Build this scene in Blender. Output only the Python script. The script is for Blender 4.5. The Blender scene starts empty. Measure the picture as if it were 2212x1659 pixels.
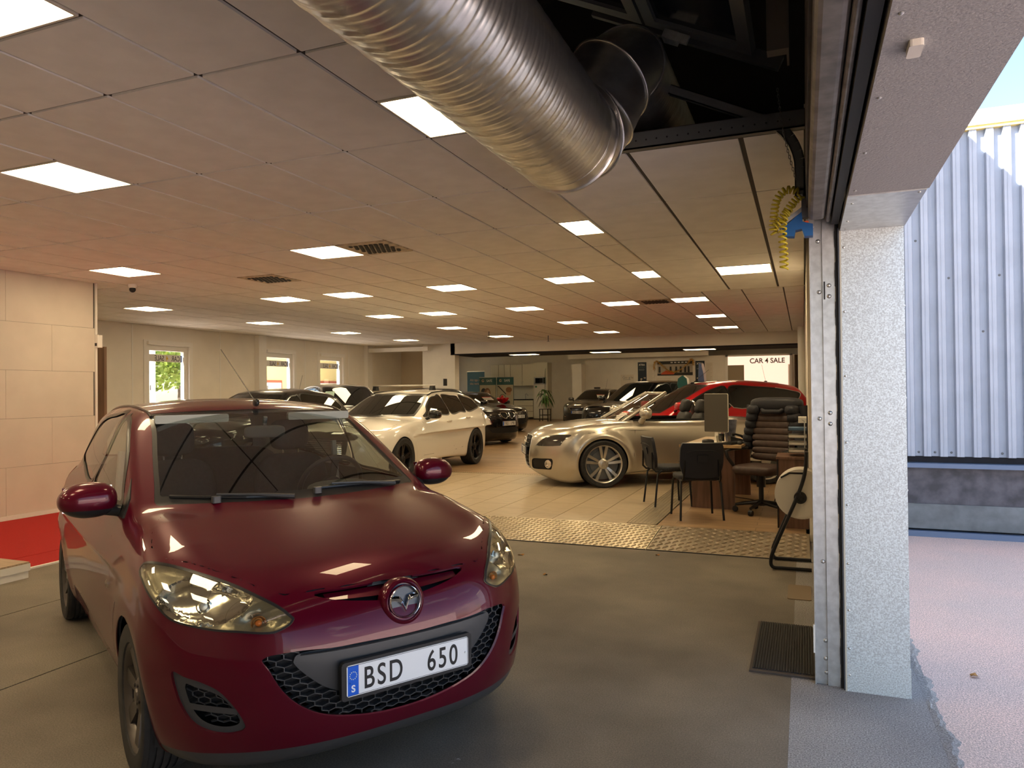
import bpy, bmesh, math, random
import numpy as np
from mathutils import Vector, Matrix
random.seed(7)
SC = bpy.context.scene
COL = SC.collection

# ---------------------------------------------------------------- camera
EYE = 1.5
YAW, PITCH, ROLL, FPX = -0.38167, 0.01014, -0.01005, 1571.143
def cam_axes():
    cy, sy, cp, sp = math.cos(YAW), math.sin(YAW), math.cos(PITCH), math.sin(PITCH)
    f = Vector((sy*cp, cy*cp, sp)); r = Vector((cy, -sy, 0)); u = r.cross(f)
    cr, sr = math.cos(ROLL), math.sin(ROLL)
    return cr*r + sr*u, -sr*r + cr*u, f
_r, _u, _f = cam_axes()
cd = bpy.data.cameras.new('camera'); cam = bpy.data.objects.new('camera', cd); COL.objects.link(cam)
cam.matrix_world = Matrix(((_r.x, _u.x, -_f.x, 0), (_r.y, _u.y, -_f.y, 0), (_r.z, _u.z, -_f.z, EYE), (0, 0, 0, 1)))
cd.sensor_fit = 'HORIZONTAL'; cd.sensor_width = 36; cd.lens = FPX/2212*36
cd.clip_start = .05; cd.clip_end = 500
SC.camera = cam

# ---------------------------------------------------------------- sky, sun, exposure
SC.view_settings.view_transform = 'Standard'; SC.view_settings.look = 'None'
SC.view_settings.exposure = 1.2; SC.view_settings.gamma = 1.0; SC.view_settings.use_curve_mapping = False
SUN_DIR = Vector((.52, .56, -.64)).normalized()          # travelling direction of the sunlight
w = bpy.data.worlds.new('sky'); SC.world = w; w.use_nodes = True
nt = w.node_tree; nt.nodes.clear()
out = nt.nodes.new('ShaderNodeOutputWorld'); bg = nt.nodes.new('ShaderNodeBackground')
sky = nt.nodes.new('ShaderNodeTexSky'); sky.sky_type = 'NISHITA'; sky.sun_disc = False
sky.sun_elevation = math.asin(-SUN_DIR.z); sky.sun_rotation = math.atan2(-SUN_DIR.x, -SUN_DIR.y)
sky.air_density = 1.0; sky.dust_density = .6; sky.ozone_density = 1.2
tc = nt.nodes.new('ShaderNodeTexCoord'); mp = nt.nodes.new('ShaderNodeMapping'); mp.inputs['Scale'].default_value = (1, 1, 2.2); mp.inputs['Location'].default_value = (5.3, 2.9, 1.4)
no = nt.nodes.new('ShaderNodeTexNoise'); no.inputs['Scale'].default_value = 2.6; no.inputs['Detail'].default_value = 9; no.inputs['Roughness'].default_value = .58
cr = nt.nodes.new('ShaderNodeValToRGB'); cr.color_ramp.elements[0].position = .55; cr.color_ramp.elements[1].position = .74
mx = nt.nodes.new('ShaderNodeMix'); mx.data_type = 'RGBA'; mx.inputs['B'].default_value = (9., 8.8, 8.6, 1)
L = nt.links.new
L(tc.outputs['Generated'], mp.inputs['Vector']); L(mp.outputs['Vector'], no.inputs['Vector']); L(no.outputs['Fac'], cr.inputs['Fac'])
L(cr.outputs['Color'], mx.inputs['Factor']); L(sky.outputs['Color'], mx.inputs['A'])
L(mx.outputs['Result'], bg.inputs['Color']); L(bg.outputs['Background'], out.inputs['Surface'])
bg.inputs['Strength'].default_value = .185
sd = bpy.data.lights.new('sun', 'SUN'); sd.energy = 15.0; sd.angle = math.radians(.53); sd.color = (1, .95, .86)
so = bpy.data.objects.new('sun', sd); COL.objects.link(so)
so.rotation_euler = SUN_DIR.to_track_quat('-Z', 'Y').to_euler()
try:
    SC.cycles.max_bounces = 14; SC.cycles.diffuse_bounces = 6; SC.cycles.glossy_bounces = 5; SC.cycles.transparent_max_bounces = 16
    SC.cycles.caustics_reflective = False; SC.cycles.caustics_refractive = False
    SC.cycles.sample_clamp_indirect = 6
except Exception: pass
PANEL_EMIT = ((1., .77, .45), 9.)
# ---------------------------------------------------------------- numpy geometry core
class Sp:
    """natural cubic spline through control points, linear outside"""
    def __init__(s, pts):
        pts = sorted(pts)
        s.x = np.array([p[0] for p in pts], float); s.y = np.array([p[1] for p in pts], float)
        n = len(s.x); h = np.diff(s.x); A = np.eye(n); r = np.zeros(n)
        for i in range(1, n - 1):
            A[i, i-1] = h[i-1]; A[i, i] = 2*(h[i-1]+h[i]); A[i, i+1] = h[i]
            r[i] = 6*((s.y[i+1]-s.y[i])/h[i] - (s.y[i]-s.y[i-1])/h[i-1])
        s.m = np.linalg.solve(A, r); s.h = h
        s.d0 = (s.y[1]-s.y[0])/h[0] - h[0]*s.m[1]/6
        s.d1 = (s.y[-1]-s.y[-2])/h[-1] + h[-1]*s.m[-2]/6
    def __call__(s, q):
        q = np.asarray(q, float); c = np.clip(q, s.x[0], s.x[-1])
        i = np.clip(np.searchsorted(s.x, c) - 1, 0, len(s.h)-1); h = s.h[i]
        a = (s.x[i+1]-c); b = (c-s.x[i])
        v = (s.m[i]*a**3 + s.m[i+1]*b**3)/(6*h) + (s.y[i]/h - s.m[i]*h/6)*a + (s.y[i+1]/h - s.m[i+1]*h/6)*b
        return v + np.where(q < s.x[0], (q-s.x[0])*s.d0, 0) + np.where(q > s.x[-1], (q-s.x[-1])*s.d1, 0)

def smax(a, b, k):
    h = np.clip(.5 + .5*(a-b)/k, 0, 1)
    return b + (a-b)*h + k*h*(1-h)
def smin(a, b, k): return -smax(-a, -b, k)

def gradf(F, P, e=.003):
    g = np.empty_like(P)
    for i in range(3):
        d = np.zeros(3); d[i] = e
        g[:, i] = (F(P+d) - F(P-d))/(2*e)
    return g

def surface(F, lo, hi, res, smooth=3):
    """surface nets of F<0, vertices pulled exactly onto F=0; returns dict V N T"""
    n = [max(4, int(math.ceil((hi[i]-lo[i])/res))) + 1 for i in range(3)]
    ax = [np.linspace(lo[i], lo[i]+res*(n[i]-1), n[i]) for i in range(3)]
    G = np.stack(np.meshgrid(*ax, indexing='ij'), -1).reshape(-1, 3)
    val = F(G).reshape(n); ins = val < 0
    idx = -np.ones([k-1 for k in n], int)
    c = np.zeros([k-1 for k in n], int)
    for a in (0, 1):
        for b in (0, 1):
            for d in (0, 1):
                c += ins[a:n[0]-1+a, b:n[1]-1+b, d:n[2]-1+d]
    act = np.argwhere((c > 0) & (c < 8))
    idx[act[:, 0], act[:, 1], act[:, 2]] = np.arange(len(act))
    V = np.stack([ax[i][act[:, i]] + res/2 for i in range(3)], 1)
    quads = []
    for a in range(3):
        b, d = (a+1) % 3, (a+2) % 3
        s0 = [slice(1, n[i]-1) for i in range(3)]; s0[a] = slice(0, n[a]-1)
        s1 = list(s0); s1[a] = slice(1, n[a])
        A = ins[tuple(s0)]; B = ins[tuple(s1)]
        for flip, m in ((0, A & ~B), (1, ~A & B)):
            p = np.argwhere(m)
            for i in range(3):
                if i != a: p[:, i] += 1
            def cell(db, dd):
                q = p.copy(); q[:, b] -= db; q[:, d] -= dd
                return idx[q[:, 0], q[:, 1], q[:, 2]]
            q = np.stack([cell(1, 1), cell(0, 1), cell(0, 0), cell(1, 0)], 1)
            quads.append(q[:, ::-1] if flip else q)
    Q = np.concatenate(quads)
    T = np.concatenate([Q[:, [0, 1, 2]], Q[:, [0, 2, 3]]])
    def pull(V, k):
        for _ in range(k):
            f = F(V); g = gradf(F, V); l = np.maximum((g*g).sum(1), .05)
            st = np.clip(f/l, -res, res)
            V = V - g*st[:, None]
        return V
    V = pull(V, 4)
    E = np.unique(np.sort(np.concatenate([Q[:, [0, 1]], Q[:, [1, 2]], Q[:, [2, 3]], Q[:, [3, 0]]]), 1), axis=0)
    deg = np.bincount(E.ravel(), minlength=len(V))[:, None].astype(float)
    for _ in range(smooth):
        S = np.zeros_like(V)
        for k in range(3):
            S[:, k] = np.bincount(E[:, 0], V[E[:, 1], k], len(V)) + np.bincount(E[:, 1], V[E[:, 0], k], len(V))
        V = pull(.5*V + .5*S/deg, 2)
    g = gradf(F, V); N = g/np.maximum(np.linalg.norm(g, axis=1), 1e-9)[:, None]
    return dict(V=V, N=N, T=T)

def compact(M):
    u, inv = np.unique(M['T'], return_inverse=True)
    return dict(V=M['V'][u], N=M['N'][u], T=inv.reshape(-1, 3)) if len(u) else None

def clip(M, s):
    """split mesh by vertex scalar: (part with s<0, part with s>0)"""
    if M is None: return None, None
    T = M['T']; ins = s[T] < 0; k = ins.sum(1)
    V, N = [M['V']], [M['N']]; base = len(M['V']); IN = [T[k == 3]]; OUT = [T[k == 0]]
    for cnt in (1, 2):
        t = T[k == cnt]
        if not len(t): continue
        im = ins[k == cnt] if cnt == 1 else ~ins[k == cnt]
        o = im.argmax(1); r = np.arange(len(t))
        a, b, c = t[r, o], t[r, (o+1) % 3], t[r, (o+2) % 3]
        def mk(p, q):
            w = (s[p]/(s[p]-s[q]))[:, None]
            n = M['N'][p]*(1-w) + M['N'][q]*w
            V.append(M['V'][p]*(1-w) + M['V'][q]*w); N.append(n/np.maximum(np.linalg.norm(n, axis=1), 1e-9)[:, None])
        nonlocal_base = sum(len(v) for v in V)
        mk(a, b); mk(a, c); m = len(t)
        i1 = nonlocal_base + np.arange(m); i2 = i1 + m
        one = np.stack([a, i1, i2], 1); two = np.concatenate([np.stack([i1, b, c], 1), np.stack([i1, c, i2], 1)])
        (IN if cnt == 1 else OUT).append(one); (OUT if cnt == 1 else IN).append(two)
    V = np.concatenate(V); N = np.concatenate(N)
    return (compact(dict(V=V, N=N, T=np.concatenate(IN))), compact(dict(V=V, N=N, T=np.concatenate(OUT))))

def closed_curve(pts, n=8):
    """closed Catmull-Rom through pts; a point given as (u, v, 1) is a sharp corner"""
    P = [np.array(p[:2], float) for p in pts]; sh = [len(p) > 2 for p in pts]; out = []
    m = len(P)
    for i in range(m):
        p0, p1, p2, p3 = P[i-1], P[i], P[(i+1) % m], P[(i+2) % m]
        t1 = (p2-p1)*(1 if sh[i] else 0) + (0 if sh[i] else 1)*(p2-p0)/2
        t2 = (p2-p1)*(1 if sh[(i+1) % m] else 0) + (0 if sh[(i+1) % m] else 1)*(p3-p1)/2
        L = np.linalg.norm(p2-p1)
        for t in (t1, t2):
            l = np.linalg.norm(t)
            if l > 1.2*L: t *= 1.2*L/l
        for j in range(n):
            u = j/n
            out.append((2*u**3-3*u*u+1)*p1 + (u**3-2*u*u+u)*t1 + (3*u*u-2*u**3)*p2 + (u**3-u*u)*t2)
    return np.array(out)

def poly_sdf(uv, poly, far=9.):
    """signed distance (negative inside) of points to a closed polygon"""
    lo, hi = poly.min(0)-.15, poly.max(0)+.15
    r = np.full(len(uv), far)
    m = ((uv > lo) & (uv < hi)).all(1)
    p = uv[m]
    if not len(p): return r
    d = np.full(len(p), 1e9); ins = np.zeros(len(p), bool)
    for a, b in zip(poly, np.roll(poly, -1, 0)):
        e = b-a; w = p-a
        t = np.clip((w@e)/max(e@e, 1e-12), 0, 1)
        d = np.minimum(d, ((w - t[:, None]*e)**2).sum(1))
        c = (a[1] > p[:, 1]) != (b[1] > p[:, 1])
        if abs(b[1]-a[1]) > 1e-12:
            ins ^= c & (p[:, 0] < a[0] + (p[:, 1]-a[1])*(b[0]-a[0])/(b[1]-a[1]))
    d = np.sqrt(d); r[m] = np.where(ins, -d, d)
    return r

def uvw(P, ang):
    """project points of a car on a vertical plane; ang 0 = front view (|y|,z), 90 = side view (-x,z) ; mirrored in y"""
    a = math.radians(ang)
    return np.stack([np.abs(P[:, 1])*math.cos(a) - P[:, 0]*math.sin(a), P[:, 2]], 1)

def region(M, pts, ang, face=.15, grow=0., curve=True, side=0, top=False):
    """scalar field of an outline drawn in a projection of the car; negative inside the outline"""
    if M is None: return None
    P, N = M['V'], M['N']
    uv = np.stack([P[:, 0], np.abs(P[:, 1])], 1) if top else uvw(P, ang)
    s = poly_sdf(uv, closed_curve(pts) if curve else np.array(pts, float)) - grow
    a = math.radians(ang)
    nd = N[:, 2] if top else N[:, 0]*math.cos(a) + np.sign(P[:, 1])*N[:, 1]*math.sin(a)
    s = np.maximum(s, np.where(nd > face, -1., .02) if not top else (face - nd)*.1)
    return s

def band(M, pts, ang, w, face=.15, top=False):
    """field of an open line of half width w in a projection"""
    P, N = M['V'], M['N']
    uv = np.stack([P[:, 0], np.abs(P[:, 1])], 1) if top else uvw(P, ang)
    d = np.full(len(uv), 9.)
    pts = np.array(pts, float)
    for a, b in zip(pts[:-1], pts[1:]):
        e = b-a; q = uv-a; t = np.clip((q@e)/max(e@e, 1e-12), 0, 1)
        d = np.minimum(d, np.linalg.norm(q - t[:, None]*e, axis=1))
    a = math.radians(ang)
    nd = N[:, 2] if top else N[:, 0]*math.cos(a) + np.sign(P[:, 1])*N[:, 1]*math.sin(a)
    return np.where(nd > face, d, 9.) - w

def car_field(p):
    """implicit body of a car from its side, plan and section curves"""
    zt, wp, ins, xf, xr, zb = (Sp(p[k]) for k in ('top', 'plan', 'inset', 'front', 'rear', 'bottom'))
    crown = Sp(p['crown']); nose, nexp = p['nose']; tail, texp = p['tail']
    rf, wb_, wt_ = Sp(p['roof']), Sp(p['cab_plan']), p['tumble']
    (wx0, wz0), (wx1, wz1) = p['screen']; (rx0, rz0), (rx1, rz1) = p['backlight']
    wl = math.hypot(wx1-wx0, wz1-wz0); rl = math.hypot(rx1-rx0, rz1-rz0)
    wn = ((wz1-wz0)/wl, -(wx1-wx0)/wl); rn = (-(rz1-rz0)/rl, (rx1-rx0)/rl)
    if wn[0] < 0: wn = (-wn[0], -wn[1])
    if rn[0] > 0: rn = (-rn[0], -rn[1])
    axles = p['axles']; fl = p.get('flare', .012); ra = p['arch']; za = p.get('arch_z', .3)
    kb, kc, kt = p.get('kb', .10), p.get('kc', .07), p.get('kt', .10)
    ridge = p.get('ridge'); extra = p.get('extra'); ku = p.get('ku', .03); sc = p.get('screen_curve', .10)
    bow = p.get('bow', .05)
    def lower(P):
        x, y, z = P[:, 0], np.abs(P[:, 1]), P[:, 2]
        w = wp(x) - ins(z)
        for xa in axles:
            r = np.hypot(x-xa, z-za)
            w = w + fl*np.exp(-((r-ra-.035)/.075)**2)*np.clip((z-.12)/.15, 0, 1)
        top = z - (zt(x) - crown(x)*(y/.75)**2.2)
        if ridge:
            yr, rw, rh, x0, x1 = ridge
            top = top - rh*np.exp(-((y-yr)/rw)**2)*np.clip((x-x0)/.3, 0, 1)*np.clip((x1-x)/.4, 0, 1)
        fr = (x - (xf(z) - nose*(y/.85)**nexp))*.92
        re = ((xr(z) + tail*(y/.85)**texp) - x)*.92
        f = smax(y - w, top, kt)
        f = smax(f, fr, p.get('kf', .16)); f = smax(f, re, .14)
        f = smax(f, zb(x) - z, .05)
        return f
    def cabin(P):
        x, y, z = P[:, 0], np.abs(P[:, 1]), P[:, 2]
        side = (y - (wb_(x) - wt_*(z-p['belt']) - bow*(z-p['belt'])**2*2))*.92
        top = z - (rf(x) - p.get('roof_crown', .06)*(y/.6)**2.4)
        ws = (x-wx0)*wn[0] + (z-wz0)*wn[1] + sc*(y/.7)**2
        rw = (x-rx0)*rn[0] + (z-rz0)*rn[1] + p.get('back_curve', .06)*(y/.7)**2
        f = smax(side, top, kc); f = smax(f, ws, p.get('kw', .05)); f = smax(f, rw, .06)
        f = smax(f, (xr(z) + .05 - x)*.9, .06)
        return smax(f, p['belt']-.25 - z, .02)
    def F(P):
        f = lower(P)
        if not p.get('open'): f = smin(f, cabin(P), ku)
        if extra: f = extra(P, f)
        return f
    F.lower, F.cabin = lower, cabin
    return F
# ---------------------------------------------------------------- materials
MATS = {}
def mat(name, col=(.8, .8, .8), rough=.5, metal=0., coat=0., emit=None, es=1., spec=.5, var=0., vscale=8., bump=0., bscale=60., alpha=1., trans=0., ior=1.45, stretch=None, col2=None, coat_rough=.03, detail=5, coat_ior=1.5):
    if name in MATS: return MATS[name]
    m = bpy.data.materials.new(name); m.use_nodes = True; nt = m.node_tree; b = nt.nodes['Principled BSDF']
    b.inputs['Base Color'].default_value = (*col, 1); b.inputs['Roughness'].default_value = rough; b.inputs['Metallic'].default_value = metal
    b.inputs['Coat Weight'].default_value = coat; b.inputs['Coat Roughness'].default_value = coat_rough; b.inputs['Coat IOR'].default_value = coat_ior
    b.inputs['Specular IOR Level'].default_value = spec; b.inputs['Alpha'].default_value = alpha
    b.inputs['Transmission Weight'].default_value = trans; b.inputs['IOR'].default_value = ior
    if emit: b.inputs['Emission Color'].default_value = (*emit, 1); b.inputs['Emission Strength'].default_value = es
    if var or bump or col2:
        tc = nt.nodes.new('ShaderNodeTexCoord'); vec = tc.outputs['Object']
        if stretch:
            mp = nt.nodes.new('ShaderNodeMapping'); mp.inputs['Scale'].default_value = stretch; nt.links.new(vec, mp.inputs['Vector']); vec = mp.outputs['Vector']
        n = nt.nodes.new('ShaderNodeTexNoise'); n.inputs['Scale'].default_value = vscale; n.inputs['Detail'].default_value = detail; nt.links.new(vec, n.inputs['Vector'])
        r = nt.nodes.new('ShaderNodeValToRGB'); c2 = col2 or tuple(c*(1-var) for c in col)
        r.color_ramp.elements[0].color = (*c2, 1); r.color_ramp.elements[1].color = (*(col if col2 else tuple(min(1, c*(1+var)) for c in col)), 1)
        r.color_ramp.elements[0].position = .36; r.color_ramp.elements[1].position = .64
        nt.links.new(n.outputs['Fac'], r.inputs['Fac']); nt.links.new(r.outputs['Color'], b.inputs['Base Color'])
        if bump:
            n2 = nt.nodes.new('ShaderNodeTexNoise'); n2.inputs['Scale'].default_value = bscale; n2.inputs['Detail'].default_value = 3; nt.links.new(vec, n2.inputs['Vector'])
            bp = nt.nodes.new('ShaderNodeBump'); bp.inputs['Strength'].default_value = bump; bp.inputs['Distance'].default_value = .01
            nt.links.new(n2.outputs['Fac'], bp.inputs['Height']); nt.links.new(bp.outputs['Normal'], b.inputs['Normal'])
    MATS[name] = m
    return m

def glass_mat(name, tint, refl=1.0, base=.04, rough=0.):
    """thin window glass: tinted transparency with mirror reflection by Fresnel"""
    if name in MATS: return MATS[name]
    m = bpy.data.materials.new(name); m.use_nodes = True; nt = m.node_tree; nt.nodes.clear()
    o = nt.nodes.new('ShaderNodeOutputMaterial'); t = nt.nodes.new('ShaderNodeBsdfTransparent'); g = nt.nodes.new('ShaderNodeBsdfGlossy')
    t.inputs['Color'].default_value = (*tint, 1); g.inputs['Roughness'].default_value = rough; g.inputs['Color'].default_value = (refl, refl, refl, 1)
    f = nt.nodes.new('ShaderNodeFresnel'); ge = nt.nodes.new('ShaderNodeNewGeometry'); mi = nt.nodes.new('ShaderNodeMath'); mi.operation = 'MULTIPLY_ADD'
    mi.inputs[1].default_value = -.8333; mi.inputs[2].default_value = 1.5; nt.links.new(ge.outputs['Backfacing'], mi.inputs[0]); nt.links.new(mi.outputs[0], f.inputs['IOR'])
    a = nt.nodes.new('ShaderNodeMath'); a.operation = 'ADD'; a.inputs[1].default_value = base; a.use_clamp = True
    x = nt.nodes.new('ShaderNodeMixShader')
    nt.links.new(f.outputs['Fac'], a.inputs[0]); nt.links.new(a.outputs[0], x.inputs['Fac'])
    nt.links.new(t.outputs[0], x.inputs[1]); nt.links.new(g.outputs[0], x.inputs[2]); nt.links.new(x.outputs[0], o.inputs['Surface'])
    MATS[name] = m
    return m

# ---------------------------------------------------------------- object helpers
def props(o, label=None, cat=None, group=None, kind=None):
    if label: o['label'] = label
    if cat: o['category'] = cat
    if group: o['group'] = group
    if kind: o['kind'] = kind
    return o
def thing(name, label, cat, loc=(0, 0, 0), rz=0., group=None):
    o = bpy.data.objects.new(name, None); COL.objects.link(o); o.empty_display_size = .1
    o.location = loc; o.rotation_euler = (0, 0, rz)
    return props(o, label, cat, group)
def link_mesh(name, me, m=None, parent=None, loc=None, rot=None):
    o = bpy.data.objects.new(name, me); COL.objects.link(o)
    if m is not None and not me.materials: me.materials.append(m)
    if parent is not None: o.parent = parent
    if loc is not None: o.location = loc
    if rot is not None: o.rotation_euler = rot
    return o

class MB:
    """collects simple solids into one mesh"""
    def __init__(s): s.v = []; s.f = []
    def raw(s, v, f):
        k = len(s.v); s.v += [tuple(p) for p in v]; s.f += [tuple(i+k for i in q) for q in f]; return s
    def box(s, x0, x1, y0, y1, z0, z1, M=None):
        v = [Vector((x, y, z)) for z in (z0, z1) for y in (y0, y1) for x in (x0, x1)]
        if M is not None: v = [M @ p for p in v]
        return s.raw(v, [(0, 2, 3, 1), (4, 5, 7, 6), (0, 1, 5, 4), (2, 6, 7, 3), (0, 4, 6, 2), (1, 3, 7, 5)])
    def rbox(s, x0, x1, y0, y1, z0, z1, r=.02, n=3, axis=2, M=None):
        """box rounded in the plane across `axis`"""
        lo, hi = [x0, y0, z0], [x1, y1, z1]; a, b = [i for i in range(3) if i != axis]
        pts = []
        for cx, cy, t0 in ((hi[a]-r, hi[b]-r, 0), (lo[a]+r, hi[b]-r, 90), (lo[a]+r, lo[b]+r, 180), (hi[a]-r, lo[b]+r, 270)):
            for i in range(n+1):
                t = math.radians(t0 + 90*i/n); pts.append((cx + r*math.cos(t), cy + r*math.sin(t)))
        v = []
        for w in (lo[axis], hi[axis]):
            for p in pts:
                q = [0, 0, 0]; q[a], q[b], q[axis] = p[0], p[1], w; v.append(Vector(q))
        if M is not None: v = [M @ p for p in v]
        m = len(pts); f = [(i, (i+1) % m, m+(i+1) % m, m+i) for i in range(m)] + [tuple(range(m))[::-1], tuple(range(m, 2*m))]
        return s.raw(v, f)
    def prism(s, poly, a, b, axis=1, M=None):
        """polygon in the two other axes extruded along axis from a to b"""
        n = len(poly); v = []
        for w in (a, b):
            for p in poly:
                q = [p[0], p[1]]; q.insert(axis, w); v.append(Vector(q))
        if M is not None: v = [M @ p for p in v]
        return s.raw(v, [(i, (i+1) % n, n+(i+1) % n, n+i) for i in range(n)] + [tuple(range(n))[::-1], tuple(range(n, 2*n))])
    def tube(s, pts, r, n=10, cap=True, rr=None):
        pts = [Vector(p) for p in pts]; m = len(pts); v = []; up = None
        for i, p in enumerate(pts):
            d = ((pts[min(i+1, m-1)] - p).normalized() + (p - pts[max(i-1, 0)]).normalized())
            d = d.normalized() if d.length > 1e-9 else Vector((0, 0, 1))
            if up is None: up = d.orthogonal().normalized()
            else:
                up = up - d*up.dot(d); up = up.normalized() if up.length > 1e-6 else d.orthogonal().normalized()
            w = d.cross(up); q = rr[i] if rr else r
            v += [p + q*(math.cos(2*math.pi*j/n)*up + math.sin(2*math.pi*j/n)*w) for j in range(n)]
        f = [(i*n+j, i*n+(j+1) % n, (i+1)*n+(j+1) % n, (i+1)*n+j) for i in range(m-1) for j in range(n)]
        if cap: f += [tuple(range(n))[::-1], tuple(range((m-1)*n, m*n))]
        return s.raw(v, f)
    def lathe(s, prof, n=24, M=None, axis='Z', closed=False):
        """profile (r, h) turned about an axis"""
        v = []
        for r, h in prof:
            for j in range(n):
                t = 2*math.pi*j/n; c, q = r*math.cos(t), r*math.sin(t)
                v.append(Vector((c, q, h)) if axis == 'Z' else Vector((c, h, q)) if axis == 'Y' else Vector((h, c, q)))
        if M is not None: v = [M @ p for p in v]
        m = len(prof)
        f = [(i*n+j, i*n+(j+1) % n, (i+1)*n+(j+1) % n, (i+1)*n+j) for i in range(m-1) for j in range(n)]
        if closed: f += [((m-1)*n+j, (m-1)*n+(j+1) % n, (j+1) % n, j) for j in range(n)]
        else: f += [tuple(range(n))[::-1], tuple(range((m-1)*n, m*n))]
        return s.raw(v, f)
    def ball(s, c, rx, ry=None, rz=None, n=14, m=8, M=None):
        ry = ry or rx; rz = rz or rx
        v = [Vector((c[0], c[1], c[2]-rz))]
        for i in range(1, m):
            t = math.pi*i/m
            for j in range(n):
                p = 2*math.pi*j/n; v.append(Vector((c[0]+rx*math.sin(t)*math.cos(p), c[1]+ry*math.sin(t)*math.sin(p), c[2]-rz*math.cos(t))))
        v.append(Vector((c[0], c[1], c[2]+rz)))
        if M is not None: v = [M @ p for p in v]
        f = [(0, 1+(j+1) % n, 1+j) for j in range(n)]
        f += [(1+i*n+j, 1+i*n+(j+1) % n, 1+(i+1)*n+(j+1) % n, 1+(i+1)*n+j) for i in range(m-2) for j in range(n)]
        e = len(v)-1; f += [(1+(m-2)*n+j, 1+(m-2)*n+(j+1) % n, e) for j in range(n)]
        return s.raw(v, f)
    def mesh(s, name='mesh', smooth=False):
        me = bpy.data.meshes.new(name); me.from_pydata([tuple(p) for p in s.v], [], s.f); me.update()
        bm = bmesh.new(); bm.from_mesh(me); bmesh.ops.recalc_face_normals(bm, faces=bm.faces); bm.to_mesh(me); bm.free()
        if smooth: me.polygons.foreach_set('use_smooth', [True]*len(me.polygons)); me.set_sharp_from_angle(angle=math.radians(smooth if smooth > 1 else 40))
        return me
    def build(s, name, m, parent=None, smooth=False, loc=None, rot=None):
        return link_mesh(name, s.mesh(name, smooth), m, parent, loc, rot)

def np_obj(name, M, m, parent=None, thick=0., off=0.):
    """car shell piece: vertices with analytic normals; thick adds an inner skin and a rim"""
    if M is None or not len(M['T']): return None
    V, N, T = M['V'] + M['N']*off, M['N'], M['T']
    if thick:
        n = len(V); E = np.concatenate([T[:, [0, 1]], T[:, [1, 2]], T[:, [2, 0]]])
        key = np.sort(E, 1); k = key[:, 0].astype(np.int64)*(n+1) + key[:, 1]
        u, c = np.unique(k, return_counts=True); one = set(u[c == 1].tolist())
        be = E[np.array([q in one for q in k.tolist()])]
        V = np.concatenate([V, V - N*thick]); N2 = np.concatenate([N, -N])
        rim = np.concatenate([np.stack([be[:, 1], be[:, 0], be[:, 0]+n], 1), np.stack([be[:, 1], be[:, 0]+n, be[:, 1]+n], 1)])
        T = np.concatenate([T, T[:, ::-1]+n, rim]); N = N2
    me = bpy.data.meshes.new(name)
    me.vertices.add(len(V)); me.vertices.foreach_set('co', V.astype(np.float32).ravel())
    me.loops.add(len(T)*3); me.loops.foreach_set('vertex_index', T.astype(np.int32).ravel())
    me.polygons.add(len(T)); me.polygons.foreach_set('loop_start', np.arange(0, len(T)*3, 3, dtype=np.int32))
    me.polygons.foreach_set('use_smooth', np.ones(len(T), bool)); me.update(calc_edges=True)
    me.normals_split_custom_set_from_vertices(N.astype(np.float32).tolist())
    return link_mesh(name, me, m, parent)

def text_mesh(txt, size=.1, depth=.001, sx=1., align='LEFT', name='lettering', weight=0., space=1.):
    c = bpy.data.curves.new(name, 'FONT'); c.body = txt; c.size = size; c.extrude = depth; c.align_x = align; c.align_y = 'BOTTOM_BASELINE'; c.offset = weight; c.space_character = space
    o = bpy.data.objects.new(name, c); COL.objects.link(o); bpy.context.view_layer.update()
    me = bpy.data.meshes.new_from_object(o.evaluated_get(bpy.context.evaluated_depsgraph_get())); me.name = name
    bpy.data.objects.remove(o)
    if sx != 1: me.transform(Matrix.Diagonal((sx, 1, 1, 1)))
    return me
def text(txt, m, parent, mtx, size=.1, depth=.001, sx=1., align='LEFT', name='lettering', weight=0., space=1.):
    me = text_mesh(txt, size, depth, sx, align, name, weight, space)
    me.transform(mtx); return link_mesh(name, me, m, parent)
def frame_mtx(o, right, up):
    r, u = Vector(right).normalized(), Vector(up).normalized(); n = r.cross(u)
    return Matrix(((r.x, u.x, n.x, o[0]), (r.y, u.y, n.y, o[1]), (r.z, u.z, n.z, o[2]), (0, 0, 0, 1)))
# ================================================================ the building
CZ = 3.023                      # main ceiling
GX, GY = -3.870, 1.461          # ceiling grid origin (0.6 x 1.2 m)
FZ = .08                        # showroom floor level
mWALL = mat('wall_paint', (.80, .76, .68), .6, var=.03, vscale=2)
mWALLW = mat('wall_panel_white', (.68, .61, .53), .45, var=.03, vscale=3)
mTILE = mat('ceiling_tile', (.90, .88, .84), .75, var=.035, vscale=5, bump=.05, bscale=300)
mGRID = mat('ceiling_grid_dark', (.035, .03, .026), .6)
mGALV = mat('galvanised_steel', (.62, .68, .70), .48, .35, var=.22, vscale=160, detail=2)
mGALVS = mat('galvanised_smooth', (.58, .60, .61), .38, .8, var=.10, vscale=30)
mSOFF = mat('soffit_render', (.34, .335, .33), .7, var=.10, vscale=160, bump=.25, bscale=130)
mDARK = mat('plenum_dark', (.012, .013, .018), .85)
mRUBBER = mat('black_rubber', (.012, .012, .013), .6)
mSTEEL = mat('dark_steel', (.17, .178, .18), .45, .6)
mALU = mat('aluminium', (.55, .53, .50), .35, .9)
mBOLT = mat('zinc_bolt', (.62, .62, .60), .35, .9)
mWHITE = mat('white_paint', (.82, .80, .75), .4)
mBLACK = mat('black_plastic', (.014, .014, .015), .45)

def struct(o): o['kind'] = 'structure'; return o
def boxes(name, m, bs, parent=None):
    b = MB()
    for q in bs: b.box(*q)
    return b.build(name, m, parent)

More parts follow.
